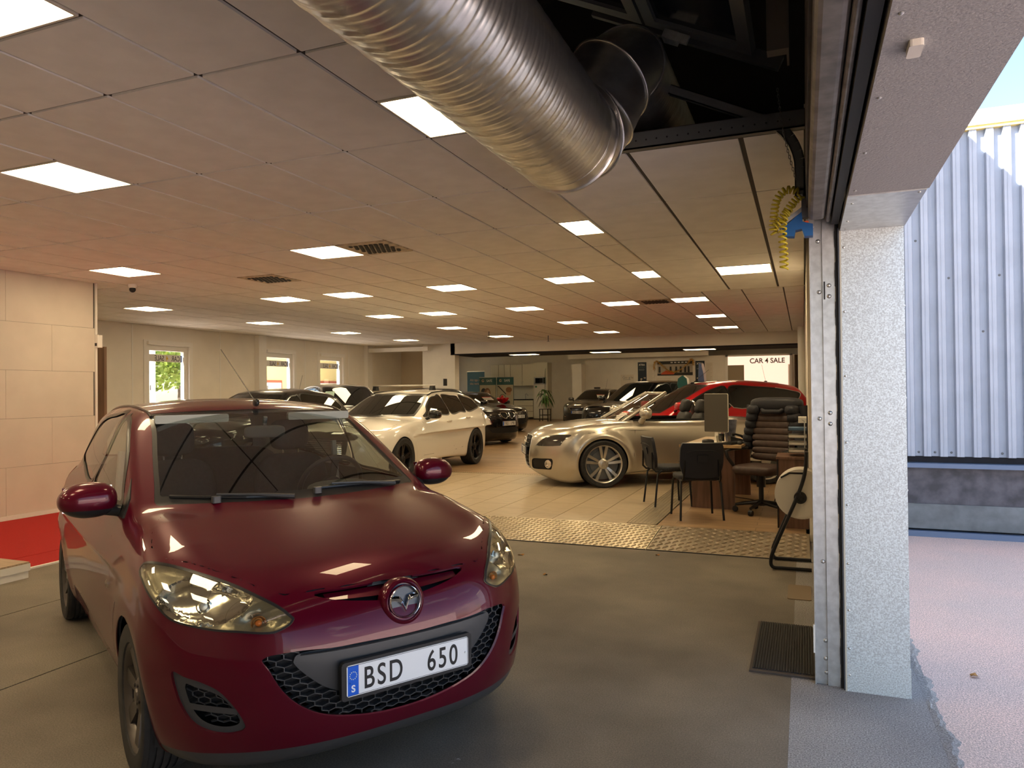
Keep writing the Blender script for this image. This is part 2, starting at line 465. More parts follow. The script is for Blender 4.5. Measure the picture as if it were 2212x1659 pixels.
# ---- floors
def floor_mat(name, c1, c2, rough, specks=True, bump=.3, spk=(.45, .42, .38)):
    m = mat(name, c1, rough, col2=c2, vscale=1.1, bump=bump, bscale=260, detail=10)
    nt = m.node_tree; b = nt.nodes['Principled BSDF']; src = b.inputs['Base Color'].links[0].from_socket
    tc = nt.nodes.new('ShaderNodeTexCoord'); n = nt.nodes.new('ShaderNodeTexNoise'); n.inputs['Scale'].default_value = 150; n.inputs['Detail'].default_value = 2
    nt.links.new(tc.outputs['Object'], n.inputs['Vector'])
    r = nt.nodes.new('ShaderNodeValToRGB'); r.color_ramp.elements[0].position = .35; r.color_ramp.elements[1].position = .75
    r.color_ramp.elements[0].color = (.55, .55, .55, 1); r.color_ramp.elements[1].color = (1.5, 1.5, 1.5, 1)
    x = nt.nodes.new('ShaderNodeMix'); x.data_type = 'RGBA'; x.blend_type = 'MULTIPLY'; x.inputs['Factor'].default_value = 1. if specks else .6
    nt.links.new(n.outputs['Fac'], r.inputs['Fac']); nt.links.new(src, x.inputs['A']); nt.links.new(r.outputs['Color'], x.inputs['B'])
    n3 = nt.nodes.new('ShaderNodeTexNoise'); n3.inputs['Scale'].default_value = 3.2; n3.inputs['Detail'].default_value = 9; n3.inputs['Roughness'].default_value = .75
    nt.links.new(tc.outputs['Object'], n3.inputs['Vector'])
    r3 = nt.nodes.new('ShaderNodeValToRGB'); r3.color_ramp.elements[0].position = .672; r3.color_ramp.elements[1].position = .70
    x3 = nt.nodes.new('ShaderNodeMix'); x3.data_type = 'RGBA'; x3.inputs['B'].default_value = (*spk, 1)
    nt.links.new(n3.outputs['Fac'], r3.inputs['Fac']); nt.links.new(r3.outputs['Color'], x3.inputs['Factor'])
    nt.links.new(x.outputs['Result'], x3.inputs['A']); nt.links.new(x3.outputs['Result'], b.inputs['Base Color'])
    return m
mCONC = floor_mat('worn_concrete', (.215, .185, .145), (.12, .102, .08), .62, specks=False, bump=.12)
mASPH = floor_mat('grey_asphalt', (.40, .39, .38), (.28, .27, .27), .85, bump=.5)
mPINK = floor_mat('pinkish_asphalt', (.84, .62, .55), (.72, .58, .53), .85, bump=.5)
fl = struct(boxes('floor', mGRID, [(-13.3, -.08, -4.2, 6.86, -.25, -.012)]))
xs = [-13.2, -9.0, -7.7, -6.4, -5.11, -3.83, -.08]
for i in range(len(xs)-1):
    ys = [-4.1, 6.84] if i != 5 else [-4.1, .4, 6.84]
    for j in range(len(ys)-1):
        link_mesh('concrete_slab', MB().rbox(xs[i]+.006, xs[i+1]-(.006 if i < 5 else .0005), ys[j]+.006, ys[j+1]-.006, -.05, 0, .01, 1).mesh(), mCONC, fl)
gr = struct(boxes('ground', mASPH, [(-.08, .56, -30, 9., -.25, 0.)]))
gr2 = struct(boxes('ground', mPINK, [(.56, 60, -40, 60, -.25, -.006)]))
gr3 = struct(boxes('ground', mPINK, [(-60, -13.6, -30, 60, -.25, -.3+.29)]))
b = MB(); v = []; n_ = 120                   # broken asphalt edge beside the column
for i in range(n_+1):
    y = 2.2 + 3.6*i/n_; d = .012*math.sin(i*.31) + .008*math.sin(i*.83+1) + .006*math.sin(i*2.1)
    v += [(.52, y, .0005), (.548+d, y, .006), (.572+d*1.3, y, -.007)]
b.raw(v, [(3*i+k, 3*i+k+1, 3*i+k+4, 3*i+k+3) for i in range(n_) for k in range(2)])
props(b.build('kerb_edge', mASPH), 'crumbling asphalt edge strip along pink paving beside the steel column', 'kerb')

# ---- ramp plates
def plate(name, x0, x1, sp, m, label, flip):
    t = thing(name, label, 'ramp')
    sl = math.atan2(FZ-.008, .86); L = .86/math.cos(sl)
    M = Matrix.Translation((x0, 6.81, .004)) @ Matrix.Rotation(sl, 4, 'X')
    p = MB().box(0, x1-x0, 0, L, -.004, .004, M).build('steel_sheet', m, t)
    b = MB(); nx, ny = int((x1-x0)/sp), int(L/sp)
    for i in range(nx):
        for j in range(ny):
            a = math.radians(45 if (i+j) % 2 else -45)
            R = M @ Matrix.Translation((sp*(i+.5), sp*(j+.5), .004)) @ Matrix.Rotation(a, 4, 'Z')
            k = len(b.v); l, w_, h = sp*.60, sp*.15, sp*.16
            b.raw([R @ Vector(q) for q in ((-l, 0, 0), (0, -w_, 0), (l, 0, 0), (0, w_, 0), (-l*.5, 0, h), (l*.5, 0, h))],
                  [(0, 1, 4), (1, 2, 5), (1, 5, 4), (2, 3, 5), (3, 0, 4), (3, 4, 5)])
    o = b.build('tread_pattern', m, t); o['kind'] = 'stuff'
    MB().box(0, x1-x0, -.006, 0, -.012, .004, M).build('edge', mRUBBER, t)
    return t
mCHK = mat('chequer_plate', (.62, .54, .40), .28, .8, var=.10, vscale=4)
mCHK2 = mat('chequer_plate_worn', (.36, .30, .22), .42, .6, var=.12, vscale=5)
plate('ramp_plate', -5.3, -1.40, .052, mCHK, 'bright chequer plate ramp up to the beige tiles', 0)
plate('ramp_plate', -1.392, .03, .064, mCHK2, 'dull worn chequer plate ramp in front of the desk', 1)

# ---- showroom floor
mFT = mat('floor_tile_beige', (.46, .37, .25), .33, var=.10, vscale=9, stretch=(.5, 4, 1))
mGROUT = mat('grout', (.13, .10, .07), .9)
f2 = struct(boxes('floor', mGROUT, [(-13.3, -.0, 7.66, 26.4, -.25, FZ-.006), (-17.2, 0., 26.4, 36, -.25, FZ-.006)]))
tw, tl = .42, .84
base = MB().rbox(.0035, tw-.0035, .002, tl-.002, -.012, 0, .004, 1).mesh('floor_tile'); base.materials.append(mFT)
for i in range(20):
    x = -1.78 - tw*(i+1)
    y = 7.67 - (.28, 0., .56)[i % 3]
    while y < 11.55:
        y0, y1 = max(y, 7.67), min(y+tl, 11.56)
        if y1-y0 > .03:
            me = base if y1-y0 > tl-.01 else None
            if me is None:
                me = MB().rbox(.0035, tw-.0035, .002, y1-y0-.002, -.012, 0, .004, 1).mesh(); me.materials.append(mFT)
            link_mesh('floor_tile', me, None, f2, (x, y0, FZ))
        y += tl
def wood_floor_mat():
    m = mat('wood_floor', (.36, .24, .13), .36)
    nt = m.node_tree; b = nt.nodes['Principled BSDF']; tc = nt.nodes.new('ShaderNodeTexCoord')
    br = nt.nodes.new('ShaderNodeTexBrick'); br.offset = .37; br.inputs['Scale'].default_value = 1; br.inputs['Brick Width'].default_value = 1.28; br.inputs['Row Height'].default_value = .16
    br.inputs['Mortar Size'].default_value = .0025; br.inputs['Color1'].default_value = (.40, .27, .15, 1); br.inputs['Color2'].default_value = (.29, .19, .105, 1); br.inputs['Mortar'].default_value = (.08, .05, .03, 1)
    n = nt.nodes.new('ShaderNodeTexNoise'); mp = nt.nodes.new('ShaderNodeMapping'); mp.inputs['Scale'].default_value = (1.2, 26, 1); n.inputs['Scale'].default_value = 3; n.inputs['Detail'].default_value = 6
    x = nt.nodes.new('ShaderNodeMix'); x.data_type = 'RGBA'; x.blend_type = 'OVERLAY'; x.inputs['Factor'].default_value = .55
    nt.links.new(tc.outputs['Object'], br.inputs['Vector']); nt.links.new(tc.outputs['Object'], mp.inputs['Vector']); nt.links.new(mp.outputs['Vector'], n.inputs['Vector'])
    nt.links.new(br.outputs['Color'], x.inputs['A']); nt.links.new(n.outputs['Fac'], x.inputs['B']); nt.links.new(x.outputs['Result'], b.inputs['Base Color'])
    return m
mWOODF = wood_floor_mat()
boxes('wood_flooring', mWOODF, [(-13.25, -.0, 11.62, 22.5, 0, FZ), (-13.3, -.0, 22.5, 26.4, 0, FZ), (-17.2, -.0, 26.4, 36, 0, FZ), (-1.45, -.0, 7.66, 11.62, 0, FZ), (-13.25, -10.2, 7.0, 11.62, 0, FZ)], f2)
def strip(name, M, L, W, label):
    t = thing(name, label, 'floor trim')
    MB().box(0, L, 0, W, 0, .006, M).build('metal_strip', mCHK, t)
    b = MB(); s = .042
    for i in range(int(L/s)):
        for j in range(int(W/s)):
            cx, cy = (i+.5+.5*(j % 2))*s, (j+.5)*s + (W-int(W/s)*s)/2
            b.raw([M @ Vector(q) for q in ((cx-.017, cy, .006), (cx, cy-.006, .006), (cx+.017, cy, .006), (cx, cy+.006, .006), (cx, cy, .010))], [(0, 1, 4), (1, 2, 4), (2, 3, 4), (3, 0, 4)])
    b.build('stud_pattern', mCHK2, t)['kind'] = 'stuff'
strip('floor_strip', Matrix.Translation((-1.46, 7.68, FZ)) @ Matrix.Rotation(math.pi/2, 4, 'Z'), 3.9, .31, 'perforated metal strip between beige tiles and wood flooring')
strip('floor_strip', Matrix.Translation((-9.9, 11.56, FZ)), 8.1, .06, 'narrow metal threshold strip behind the beige tiles')

# ---- carpet and podium by the left wall
mCARP = mat('red_carpet', (.40, .008, .006), .95, var=.12, vscale=90, bump=.3, bscale=500)
cp = thing('red_carpet', 'bright red carpet in front of the beige panel wall', 'carpet')
MB().box(-8.88, -6.74, 4.25, 7.6, .0, .010).build('carpet_field', mCARP, cp)
MB().box(-6.73, -6.27, 4.25, 7.6, .0, .010).build('carpet_strip', mCARP, cp)
MB().box(-6.268, -6.235, 4.25, 7.6, .0, .014).build('white_border', mWHITE, cp)
mLAM = mat('laminate_top', (.42, .32, .22), .4, var=.15, vscale=5, stretch=(1, 14, 1))
pd = thing('display_platform', 'low white platform with wood laminate top beside the red carpet', 'platform')
MB().box(-7.3, -5.97, 1.6, 4.1, .0, .06).build('lower_board', mWHITE, pd)
MB().box(-7.31, -5.96, 1.59, 4.11, .06, .118).build('upper_board', mWHITE, pd)
MB().box(-7.3, -5.965, 1.6, 4.105, .118, .132).build('laminate_top', mLAM, pd)

# ---- ceiling
LAMPS = [(1, 0.), (-2, 1.5), (3, 1.5), (-7, 4.), (-2, 4.), (3, 4.), (-12, 6.5), (-7, 6.5), (-5, 6.5), (-2, 6.5), (1, 6.5), (3, 6.5),
         (-12, 9.), (-7, 9.), (-5, 9.), (-2, 9.), (1, 9.), (3, 9.), (-12, 11.5), (-7, 11.5), (-2, 11.5), (3, 11.5), (-12, 14.), (-7, 14.), (-2, 14.), (3, 14.),
         (1, -1.), (-4, 0.), (-7, 1.5), (-4, -2.5), (1, -3.5), (-7, -1.), (-2, -1.)]  # this last row is out of view, added for extra fill light
VENTS = [(-5, 5.), (-1, 4.), (2, 9.)]
ce = struct(boxes('ceiling', mGRID, [(-13.3, GX+.6*3.55, -4.2, 10.2, CZ+.012, CZ+.16), (-13.3, .03, 10.2, 20.5, CZ+.012, CZ+.16)]))
gap = .0115
def tile_mesh(w_, l): 
    me = MB().rbox(gap, w_-gap, gap, l-gap, 0, .02, .004, 1).mesh('ceiling_tile'); me.materials.append(mTILE); return me
TM = {}
half = {}
for k in LAMPS + VENTS: half[(k[0], math.floor(k[1]))] = half.get((k[0], math.floor(k[1])), []) + [k[1]-math.floor(k[1])]
far = MB(); cells = []
for a in range(-16, 7):
    for bb in range(-5, 16):
        x0, y0 = GX+.6*a, GY+1.2*bb; x1, y1 = x0+.6, y0+1.2
        if x0 > -1.75 and y1 < 10.3: continue
        if a == 3 and y1 < 10.3: x1 = GX+.6*3.55
        if x1 > .03: x1 = .03
        if x0 < -13.2: x0 = -13.2
        if y1 > 20.5: y1 = 20.5
        if x1-x0 < .05 or y1-y0 < .05: continue
        if x1 < -9.0 and y1 < 6.9: continue
        parts = [(y0, y1)]
        if (a, bb) in half:
            h = half[(a, bb)]
            parts = [] if len(h) > 1 else [(y0+.6, y1)] if h[0] < .3 else [(y0, y0+.6)]
        for p in parts: cells.append((x0, x1, p[0], p[1]))
cells.sort(key=lambda c: math.hypot((c[0]+c[1])/2, (c[2]+c[3])/2) if c[3] > .5 else 90)
for i, (x0, x1, y0, y1) in enumerate(cells):
    if i < 300:
        k = (round(x1-x0, 3), round(y1-y0, 3))
        if k not in TM: TM[k] = tile_mesh(*k)
        link_mesh('ceiling_tile', TM[k], None, ce, (x0, y0, CZ + random.uniform(-.0015, .0015)))
    else: far.rbox(x0+gap, x1-gap, y0+gap, y1-gap, CZ, CZ+.02, .004, 1)
far.build('ceiling_tile_field', mTILE, ce)['kind'] = 'stuff'
mPANEL = mat('lit_diffuser', (1, .95, .8), .5, emit=PANEL_EMIT[0], es=PANEL_EMIT[1])
mFRAME = mat('lamp_frame', (.75, .70, .60), .4)
def lamp(x0, y0, z, w_=.6, l=.6, label='', group=None):
    t = thing('ceiling_lamp', label, 'ceiling lamp', (x0, y0, z), 0, group)
    b = MB().box(.01, w_-.01, .01, .022, 0, .02).box(.01, w_-.01, l-.022, l-.01, 0, .02).box(.01, .022, .022, l-.022, 0, .02).box(w_-.022, w_-.01, .022, l-.022, 0, .02)
    b.build('lamp_frame', mFRAME, t)
    MB().box(.022, w_-.022, .022, l-.022, .003, .012).build('diffuser', mPANEL, t)
    MB().box(.012, w_-.012, .012, l-.012, .02, .05).build('housing', mWHITE, t)
    return t
LL = {(3, 1.5): 'lit panel lamp half hidden behind the spiral ventilation duct', (-2, 4.): 'lit panel lamp touching the beige nozzle vent', (-12, 6.5): 'lit panel lamp near the window wall above the nearest window', (-7, 4.): 'lit panel lamp above the red carpet and dome camera',
      (-2, 1.5): 'large lit panel lamp over the burgundy car roof', (1, 0.): 'lit panel lamp over the burgundy bonnet beside the duct', (3, 4.): 'narrow lit panel lamp just beyond the duct bend', (3, 6.5): 'narrow lit panel lamp at the far part of the lowered ceiling edge'}
for a, bb in LAMPS:
    nw = .33 if a == 3 and bb < 7 else .6
    lamp(GX+.6*a, GY+1.2*bb, CZ-.002, nw, .6, LL.get((a, bb), 'square warm lit panel lamp in the tiled ceiling above the car rows'), 'square panel lamps in the main ceiling')
def vent(a, bb, label):
    t = thing('ceiling_vent', label, 'vent', (GX+.6*a, GY+1.2*bb, CZ-.004))
    m = mat('vent_face', (.55, .46, .33), .5, var=.3, vscale=12)
    MB().rbox(.01, .59, .01, .59, 0, .02, .005, 1).build('vent_plate', m, t)
    rr = random.Random(a*7+int(bb))
    for i in range(7):
        for j in range(7):
            cx, cy = .12+.06*i+(.03 if j % 2 else 0), .12+.06*j; an = rr.uniform(0, 6.28) if a < 0 else .4
            R = Matrix.Translation((cx, cy, 0)) @ Matrix.Rotation(an, 4, 'Z')
            o = MB().lathe([(.024, .001), (.024, -.006), (.012, -.012)], 8, R).build('nozzle', mBLACK, t)
for (a, bb), l in zip(VENTS, ('beige ceiling vent with scattered round nozzles behind a square lamp', 'ceiling vent with staggered nozzles next to a lit panel', 'far ceiling vent set beside two panel lamps')): vent(a, bb, l)

# lowered ceiling beside the gate
LZ = 2.83
lc = struct(boxes('ceiling', mGRID, [(-1.53, .03, 3.99, 10.12, LZ+.012, LZ+.10)]))
boxes('fascia', mFRAME, [(-1.545, -1.53, 3.99, 10.14, LZ-.004, CZ+.06), (-1.545, .03, 10.12, 10.14, LZ-.002, CZ+.06)], lc)
lx = [-1.53, -.905, -.295, .03]; ly = [4.0, 5.16, 6.34, 7.54, 8.80, 10.12]
for i in range(3):
    for j in range(5):
        y0, y1 = ly[j], ly[j+1]
        g2 = .014
        segs = [(y0, y1)] if not (i == 1 and j == 3) else [(y0, y0+.62)]
        for y0, y1 in segs:
            link_mesh('ceiling_tile', MB().rbox(lx[i]+g2, lx[i+1]-g2, y0+.006, y1-.006, 0, .02, .004, 1).mesh(), mTILE, lc, (0, 0, LZ))
lamp(-.90, 8.17, LZ-.002, .6, .61, 'square lit panel lamp in the lowered ceiling near the desk')
bm_ = thing('perforated_beam', 'dark perforated steel channel along the edge of the lowered ceiling', 'beam')
MB().box(-1.53, .02, 3.93, 3.985, LZ-.012, LZ-.004).box(-1.53, .02, 3.93, 3.938, LZ-.012, LZ+.075).box(-1.53, .02, 3.977, 3.985, LZ-.012, LZ+.075).build('channel', mSTEEL, bm_)
bmm = MB()
for i in range(26): bmm.lathe([(.005, -.0005), (.005, .001)], 6, Matrix.Translation((-1.45+.056*i, 3.929, LZ+.03)) @ Matrix.Rotation(math.pi/2, 4, 'X'))
bmm.build('punched_hole', mBLACK, bm_)['kind'] = 'stuff'

# plenum above the gate
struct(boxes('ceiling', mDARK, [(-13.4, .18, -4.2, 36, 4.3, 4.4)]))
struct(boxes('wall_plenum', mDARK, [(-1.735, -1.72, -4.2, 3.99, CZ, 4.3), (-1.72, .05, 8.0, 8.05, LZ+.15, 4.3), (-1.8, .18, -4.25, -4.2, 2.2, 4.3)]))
mROOF = mat('roof_membrane', (.08, .08, .085), .9)
struct(boxes('roof', mROOF, [(-13.7, .47, -4.4, 26.4, 5.24, 5.34), (-17.4, .47, 26.4, 36.2, 5.24, 5.34)]))

# ---- left panel wall
wl = struct(boxes('wall_left', mGRID, [(-9.05, -8.912, -4.2, 7.04, 0, CZ)]))
zr = [.06, .64, 1.23, 1.82, 2.41, CZ]
for r in range(5):
    off = 5.844 if r % 2 == 0 else 6.424
    y = off - 1.165*10
    while y < 7.04:
        y0, y1 = max(y, -4.2), min(y+1.165, 7.03)
        if y1-y0 > .05:
            link_mesh('wall_panel', MB().box(-8.912, -8.9, y0+.0015, y1-.0015, zr[r]+.0015, zr[r+1]-.0015).mesh(), mWALLW, wl)
        y += 1.165
struct(boxes('trim_1', mWHITE, [(-9.06, -8.888, 7.03, 7.06, 0, CZ)]))
struct(boxes('baseboard_left', mWHITE, [(-8.905, -8.888, -4.2, 7.03, 0, .06)]))
mBROWN = mat('brown_door', (.20, .12, .075), .5, var=.2, vscale=3, stretch=(6, 6, .5))
d = struct(boxes('door_1', mBROWN, [(-9.40, -9.06, 7.30, 7.34, .02, 2.18)])); 
struct(boxes('wall_behind_left', mWALL, [(-13.3, -9.05, 6.9, 7.0, 0, CZ)]))
struct(boxes('wall_rear', mWALL, [(-13.3, .05, -4.3, -4.2, 0, 4.3)]))
struct(boxes('wall_far_left', mWALL, [(-13.4, -13.3, -4.3, 7., 0, 4.3)]))

# ---- window wall
WX = -13.2
wins = [(11.68, 12.83), (15.42, 16.55), (17.72, 18.88)]; wz0, wz1 = .95, 2.60
bs = []; y = 6.95
for a, c in wins: bs += [(WX-.22, WX, y, a, 0, CZ+.1), (WX-.22, WX, a, c, 0, wz0), (WX-.22, WX, a, c, wz1, CZ+.1)]; y = c
bs += [(WX-.22, WX, y, 22.5, 0, CZ+.1)]
ww = struct(boxes('wall_windows', mWALL, bs))
for yb in (8.9, 10.0, 11.3, 13.8, 17.05, 19.2): boxes('batten', mWHITE, [(WX, WX+.008, yb-.015, yb+.015, 0, CZ)], ww)
for i, yb in enumerate((15.15, 20.2)): struct(boxes('trim_%d' % (i+2), mWHITE, [(WX, WX+.14, yb-.14, yb+.14, 0, CZ)]))
struct(boxes('trim_4', mWHITE, [(WX, -10.9, 20.12, 20.3, 2.80, 2.93)]))
boxes('rail', mWALLW, [(WX, WX+.03, 7.0, 11.3, 1.05, 1.09)], ww)
mPANE = glass_mat('window_glass', (.93, .96, .95))
mFILM = mat('window_film', (.75, .74, .70), .6)
mLET = mat('letter_grey', (.10, .10, .11), .6); mLETY = mat('letter_yellow', (.75, .50, .04), .6); mBLUEF = mat('film_blue', (.10, .16, .42), .6)
for i, (a, c) in enumerate(wins):
    wn_ = struct(thing('window_%d' % (i+1), None, None)) if False else None
    fr = MB()
    for q in ((a, a+.10, wz0, wz1), (c-.10, c, wz0, wz1), (a+.10, c-.10, wz0, wz0+.10), (a+.10, c-.10, wz1-.12, wz1)): fr.box(WX-.14, WX-.05, q[0], q[1], q[2], q[3])
    w1 = struct(fr.build('window_%d' % (i+1), mWHITE))
    MB().box(WX-.11, WX-.10, a+.1, c-.1, wz0+.1, wz1-.12).build('pane', mPANE, w1)
    boxes('casing', mWHITE, [(WX, WX+.02, a-.10, a, wz0-.08, wz1+.1), (WX, WX+.02, c, c+.10, wz0-.08, wz1+.1), (WX, WX+.02, a, c, wz1, wz1+.1), (WX, WX+.06, a-.1, c+.1, wz0-.08, wz0)], w1)
    boxes('blind_cassette', mWHITE, [(WX+.02, WX+.08, a-.02, c+.02, wz1+.0, wz1+.07)], w1)
    MB().box(WX-.06, WX-.04, a+.115, a+.13, 1.6, 1.72).build('handle', mGALVS, w1)
    zz = wz1-.36
    MB().box(WX-.098, WX-.096, a+.12, c-.15, zz, zz+.16).build('window_sign', mFILM, w1)
    MB().box(WX-.0965, WX-.0945, c-.15, c-.11, zz, zz+.16).build('sign_end', mBLUEF, w1)
    # lettering seen from behind, so it reads mirrored
    yy = c-.17; s = .74
    for tx, mm in (('CAR ', mLET), ('4 ', mLETY), ('SALE', mLET)):
        o = text(tx.strip(), mm, w1, frame_mtx((WX-.0955, yy, zz+.022), (0, -1, 0), (0, 0, 1)), .165, .0008, s, name='lettering', weight=.002)
        yy -= {'CAR ': .33, '4 ': .115, 'SALE': 0}[tx]*1.0
# alcove and header
struct(boxes('wall_alcove', mat('wall_alcove_paint', (.66, .57, .44), .6), [(WX-.2, -11.2, 22.4, 22.5, 0, CZ+.1)]))
struct(boxes('ceiling', mTILE, [(WX-.2, -10.3, 20.5, 22.5, CZ+.05, CZ+.1)]))
struct(boxes('wall_pier', mWALL, [(-11.25, -10.95, 20.6, 22.4, 2.0, CZ+.05), (-11.3, -10.15, 20.5, 20.8, 0, CZ+.1)]))
boxes('pier_step', mWALL, [(-11.9, -10.95, 21.6, 22.4, 0, 1.95)], bpy.data.objects['wall_pier'])
hd = struct(boxes('wall_header', mWALL, [(-10.3, .03, 20.5, 20.62, 2.69, CZ+.15)]))
boxes('header_soffit', mDARK, [(-10.3, .03, 20.5, 22.3, 2.655, 2.69)], hd)
for i, x in enumerate((-8.55, -5.95, -3.2)):
    lamp(x, 21.0, 2.64, .9, .5, 'flat lit lamp under the dark header of the back room', 'lamps under the header')
# ---- right wall, column, lintel
wr = struct(boxes('wall_right', mWALL, [(.035, .44, 7.7, 36, 0, 5.3), (.30, .44, 4.6, 7.7, 0, 5.3), (.20, .44, 4.05, 4.6, 0, 5.3), (.035, .44, -4.3, -1.3, 0, 5.3)]))
MB().tube([(-.04, 19.2, FZ), (-.04, 19.2, CZ)], .09, 14).build('round_post', mWHITE, wr, smooth=True)
col = thing('steel_column', 'galvanised sheet clad column at the side of the open gate', 'column')
MB().box(.177, .458, 3.972, 4.62, .14, 2.29).build('cladding_sheet', mGALV, col)
MB().box(.175, .461, 3.969, 4.62, -.0, .142).build('base_sheet', mGALV, col)
MB().box(.172, .180, 3.965, 3.973, 0, 2.29).build('corner_bead', mat('cream_bead', (.55, .53, .44), .4), col)
def screws(parent, pts, n, r=.006, m=mBOLT, name='screw'):
    me = MB().lathe([(r, 0), (r, .002), (r*.6, .004), (.0005, .0045)], 8).mesh(name, True); me.materials.append(m)
    q = Vector((0, 0, 1)).rotation_difference(Vector(n)).to_euler()
    for p in pts: link_mesh(name, me, None, parent, p, q)
screws(col, [(.192, 3.971, z) for z in (2.2, 1.88, 1.56, 1.23, .92, .63, .40, .21, .08)], (0, -1, 0))
screws(col, [(.459, 4.0, z) for z in (1.9, 1.45, 1.0, .6, .3)], (1, 0, 0))
lt = thing('gate_lintel', 'grey rendered lintel soffit over the open gate', 'lintel')
MB().box(.178, .47, -1.35, 3.28, 2.288, 2.33).build('soffit_board', mSOFF, lt)
MB().box(.176, .462, 3.276, 3.97, 2.283, 2.33).build('soffit_sheet', mGALVS, lt)
MB().box(.20, .472, -1.35, 4.62, 2.33, 5.3).build('fascia_wall', mSOFF, lt)
screws(lt, [(.20, y, 2.288) for y in (1.3, 1.72, 2.2, 2.7, 3.2)] + [(.20, 3.4, 2.283), (.2, 3.75, 2.283), (.2, 3.93, 2.283), (.44, 3.31, 2.283)], (0, 0, -1))
MB().rbox(.232, .262, 1.86, 1.93, 2.272, 2.288, .006, 2).build('sensor_box', mat('cream_plastic', (.7, .66, .58), .4), lt)
# ---- gate track and guide beside the column
gt = thing('gate_guide', 'galvanised steel gate guide rail with round bolts beside the column', 'guide rail')
MB().box(.038, .098, 4.024, 4.034, 0, 2.36).build('guide_plate', mGALVS, gt)
MB().box(.096, .152, 4.010, 4.018, 0, 2.36).build('guide_plate', mGALVS, gt)
MB().box(.094, .099, 4.008, 4.05, 0, 2.36).build('guide_lip', mGALVS, gt)
MB().box(.034, .041, 4.005, 4.08, 0, 2.36).build('guide_lip', mGALVS, gt)
b = MB()
for i in range(60):
    z0 = i*.0395; d = .005*math.sin(i*1.3)
    b.box(.153+d*.4, .172, 3.995, 4.03, z0, z0+.040)
b.build('rubber_seal', mRUBBER, gt)
MB().box(.166, .1725, 3.975, 4.02, 0, 2.3).build('seal_holder', mat('anthracite_alu', (.16, .18, .22), .4, .6), gt)
def dome(parent, pts, r=.011):
    me = MB().lathe([(r, 0), (r*.92, .003), (r*.6, .006), (.0005, .007)], 14).mesh('bolt', True); me.materials.append(mBOLT)
    q = Vector((0, 0, 1)).rotation_difference(Vector((0, -1, 0))).to_euler()
    for p in pts: link_mesh('bolt', me, None, parent, p, q)
dome(gt, [(.078, 4.024, 1.99), (.124, 4.010, 2.02), (.124, 4.010, 1.965), (.072, 4.024, 1.345), (.121, 4.010, 1.375), (.121, 4.010, 1.32), (.078, 4.024, .62), (.085, 4.024, .22), (.085, 4.024, .13), (.088, 4.024, .06), (.075, 4.024, 2.25)])
MB().box(.099, .106, 4.006, 4.010, 1.95, 2.04).build('slot', mBLACK, gt)
MB().box(.028, .036, 4.0, 4.02, .16, .30).build('end_clip', mWHITE, gt)

# ---- overhead gate: raised leaf, inclined rails and glazed section
mLEAF = mat('gate_leaf', (.095, .075, .062), .5, .25, var=.25, vscale=10, stretch=(1, 1, .25))
mLEAFE = mat('gate_leaf_edge', (.20, .175, .155), .45, .4, var=.25, vscale=16)
og = thing('overhead_gate', 'raised brown overhead gate leaf hanging inside the lintel', 'gate')
MB().box(.022, .104, -1.25, 3.90, 2.40, 2.98).build('bottom_section', mLEAF, og)
MB().rbox(.030, .110, -1.25, 3.90, 2.335, 2.405, .02, 3, 1).build('bottom_rail', mLEAFE, og)
MB().rbox(.110, .130, -1.25, 3.93, 2.325, 2.46, .008, 2, 1).build('bottom_seal', mLEAFE, og)
MB().box(.135, .168, -1.25, 3.93, 2.31, 3.2).build('lintel_seal', mRUBBER, og)
def inc(t, dx=0, up=0):                       # point along the inclined run of the gate, t metres in from the wall
    c, s = math.cos(math.radians(26)), math.sin(math.radians(26))
    return Vector((-.13 - t*c - up*s*-1*0 + up*s*0 + dx, 0, 3.10 + t*s + up*c))
A = math.radians(26)
def sec(t0, t1, name):
    M = Matrix.Translation((-.13, 0, 3.115)) @ Matrix.Rotation(A, 4, 'Y') @ Matrix.Rotation(math.pi, 4, 'Z')
    # local x runs inwards along the slope, y flipped
    f = MB()
    for x0, x1, y0, y1 in ((t0, t1, -3.88, -3.80), (t0, t0+.07, -3.80, 2.4), (t1-.07, t1, -3.80, 2.4), (t0, t1, -2.82, -2.74), (t0, t1, -1.5, -1.42), (t0, t1, -.2, -.12)):
        f.box(x0, x1, y0, y1, .03, .075, M)
    f.build('section_frame', mSTEEL, og)
    MB().box(t0+.07, t1-.07, -3.80, 2.4, .05, .056, M).build('section_glazing', mat('gate_glazing', (.012, .014, .02), .12), og)
sec(.12, .72, 'a'); sec(.74, 1.34, 'b')
# curved rail
def rail(y, name, mm, r=.022):
    pts = [(-.005, y, 2.47), (-.005, y, 2.62)]
    for i in range(9):
        a = math.radians(64*i/8); R = .30
        pts.append((-.005 - R*(1-math.cos(a)), y, 2.62 + R*math.sin(a)))
    x, _, z = pts[-1]; dx, dz = -math.cos(A), math.sin(A)
    pts += [(x+dx*t, y, z+dz*t) for t in (.3, .8, 1.5)]
    b = MB()
    for p, q in zip(pts[:-1], pts[1:]):
        p, q = Vector(p), Vector(q); d = (q-p).normalized(); n = Vector((-d.z, 0, d.x))
        for o1, o2, s1, s2 in ((-.025, .025, 0, .004), (-.025, -.020, 0, .03), (.020, .025, 0, .03)):
            v = [p + n*o1 + Vector((0, s1, 0)), p + n*o2 + Vector((0, s1, 0)), p + n*o2 + Vector((0, s2, 0)), p + n*o1 + Vector((0, s2, 0))]
            w_ = [k + (q-p) for k in v]
            b.raw(v + w_, [(0, 1, 2, 3), (4, 7, 6, 5), (0, 4, 5, 1), (1, 5, 6, 2), (2, 6, 7, 3), (3, 7, 4, 0)])
    return b.build(name, mm, og)
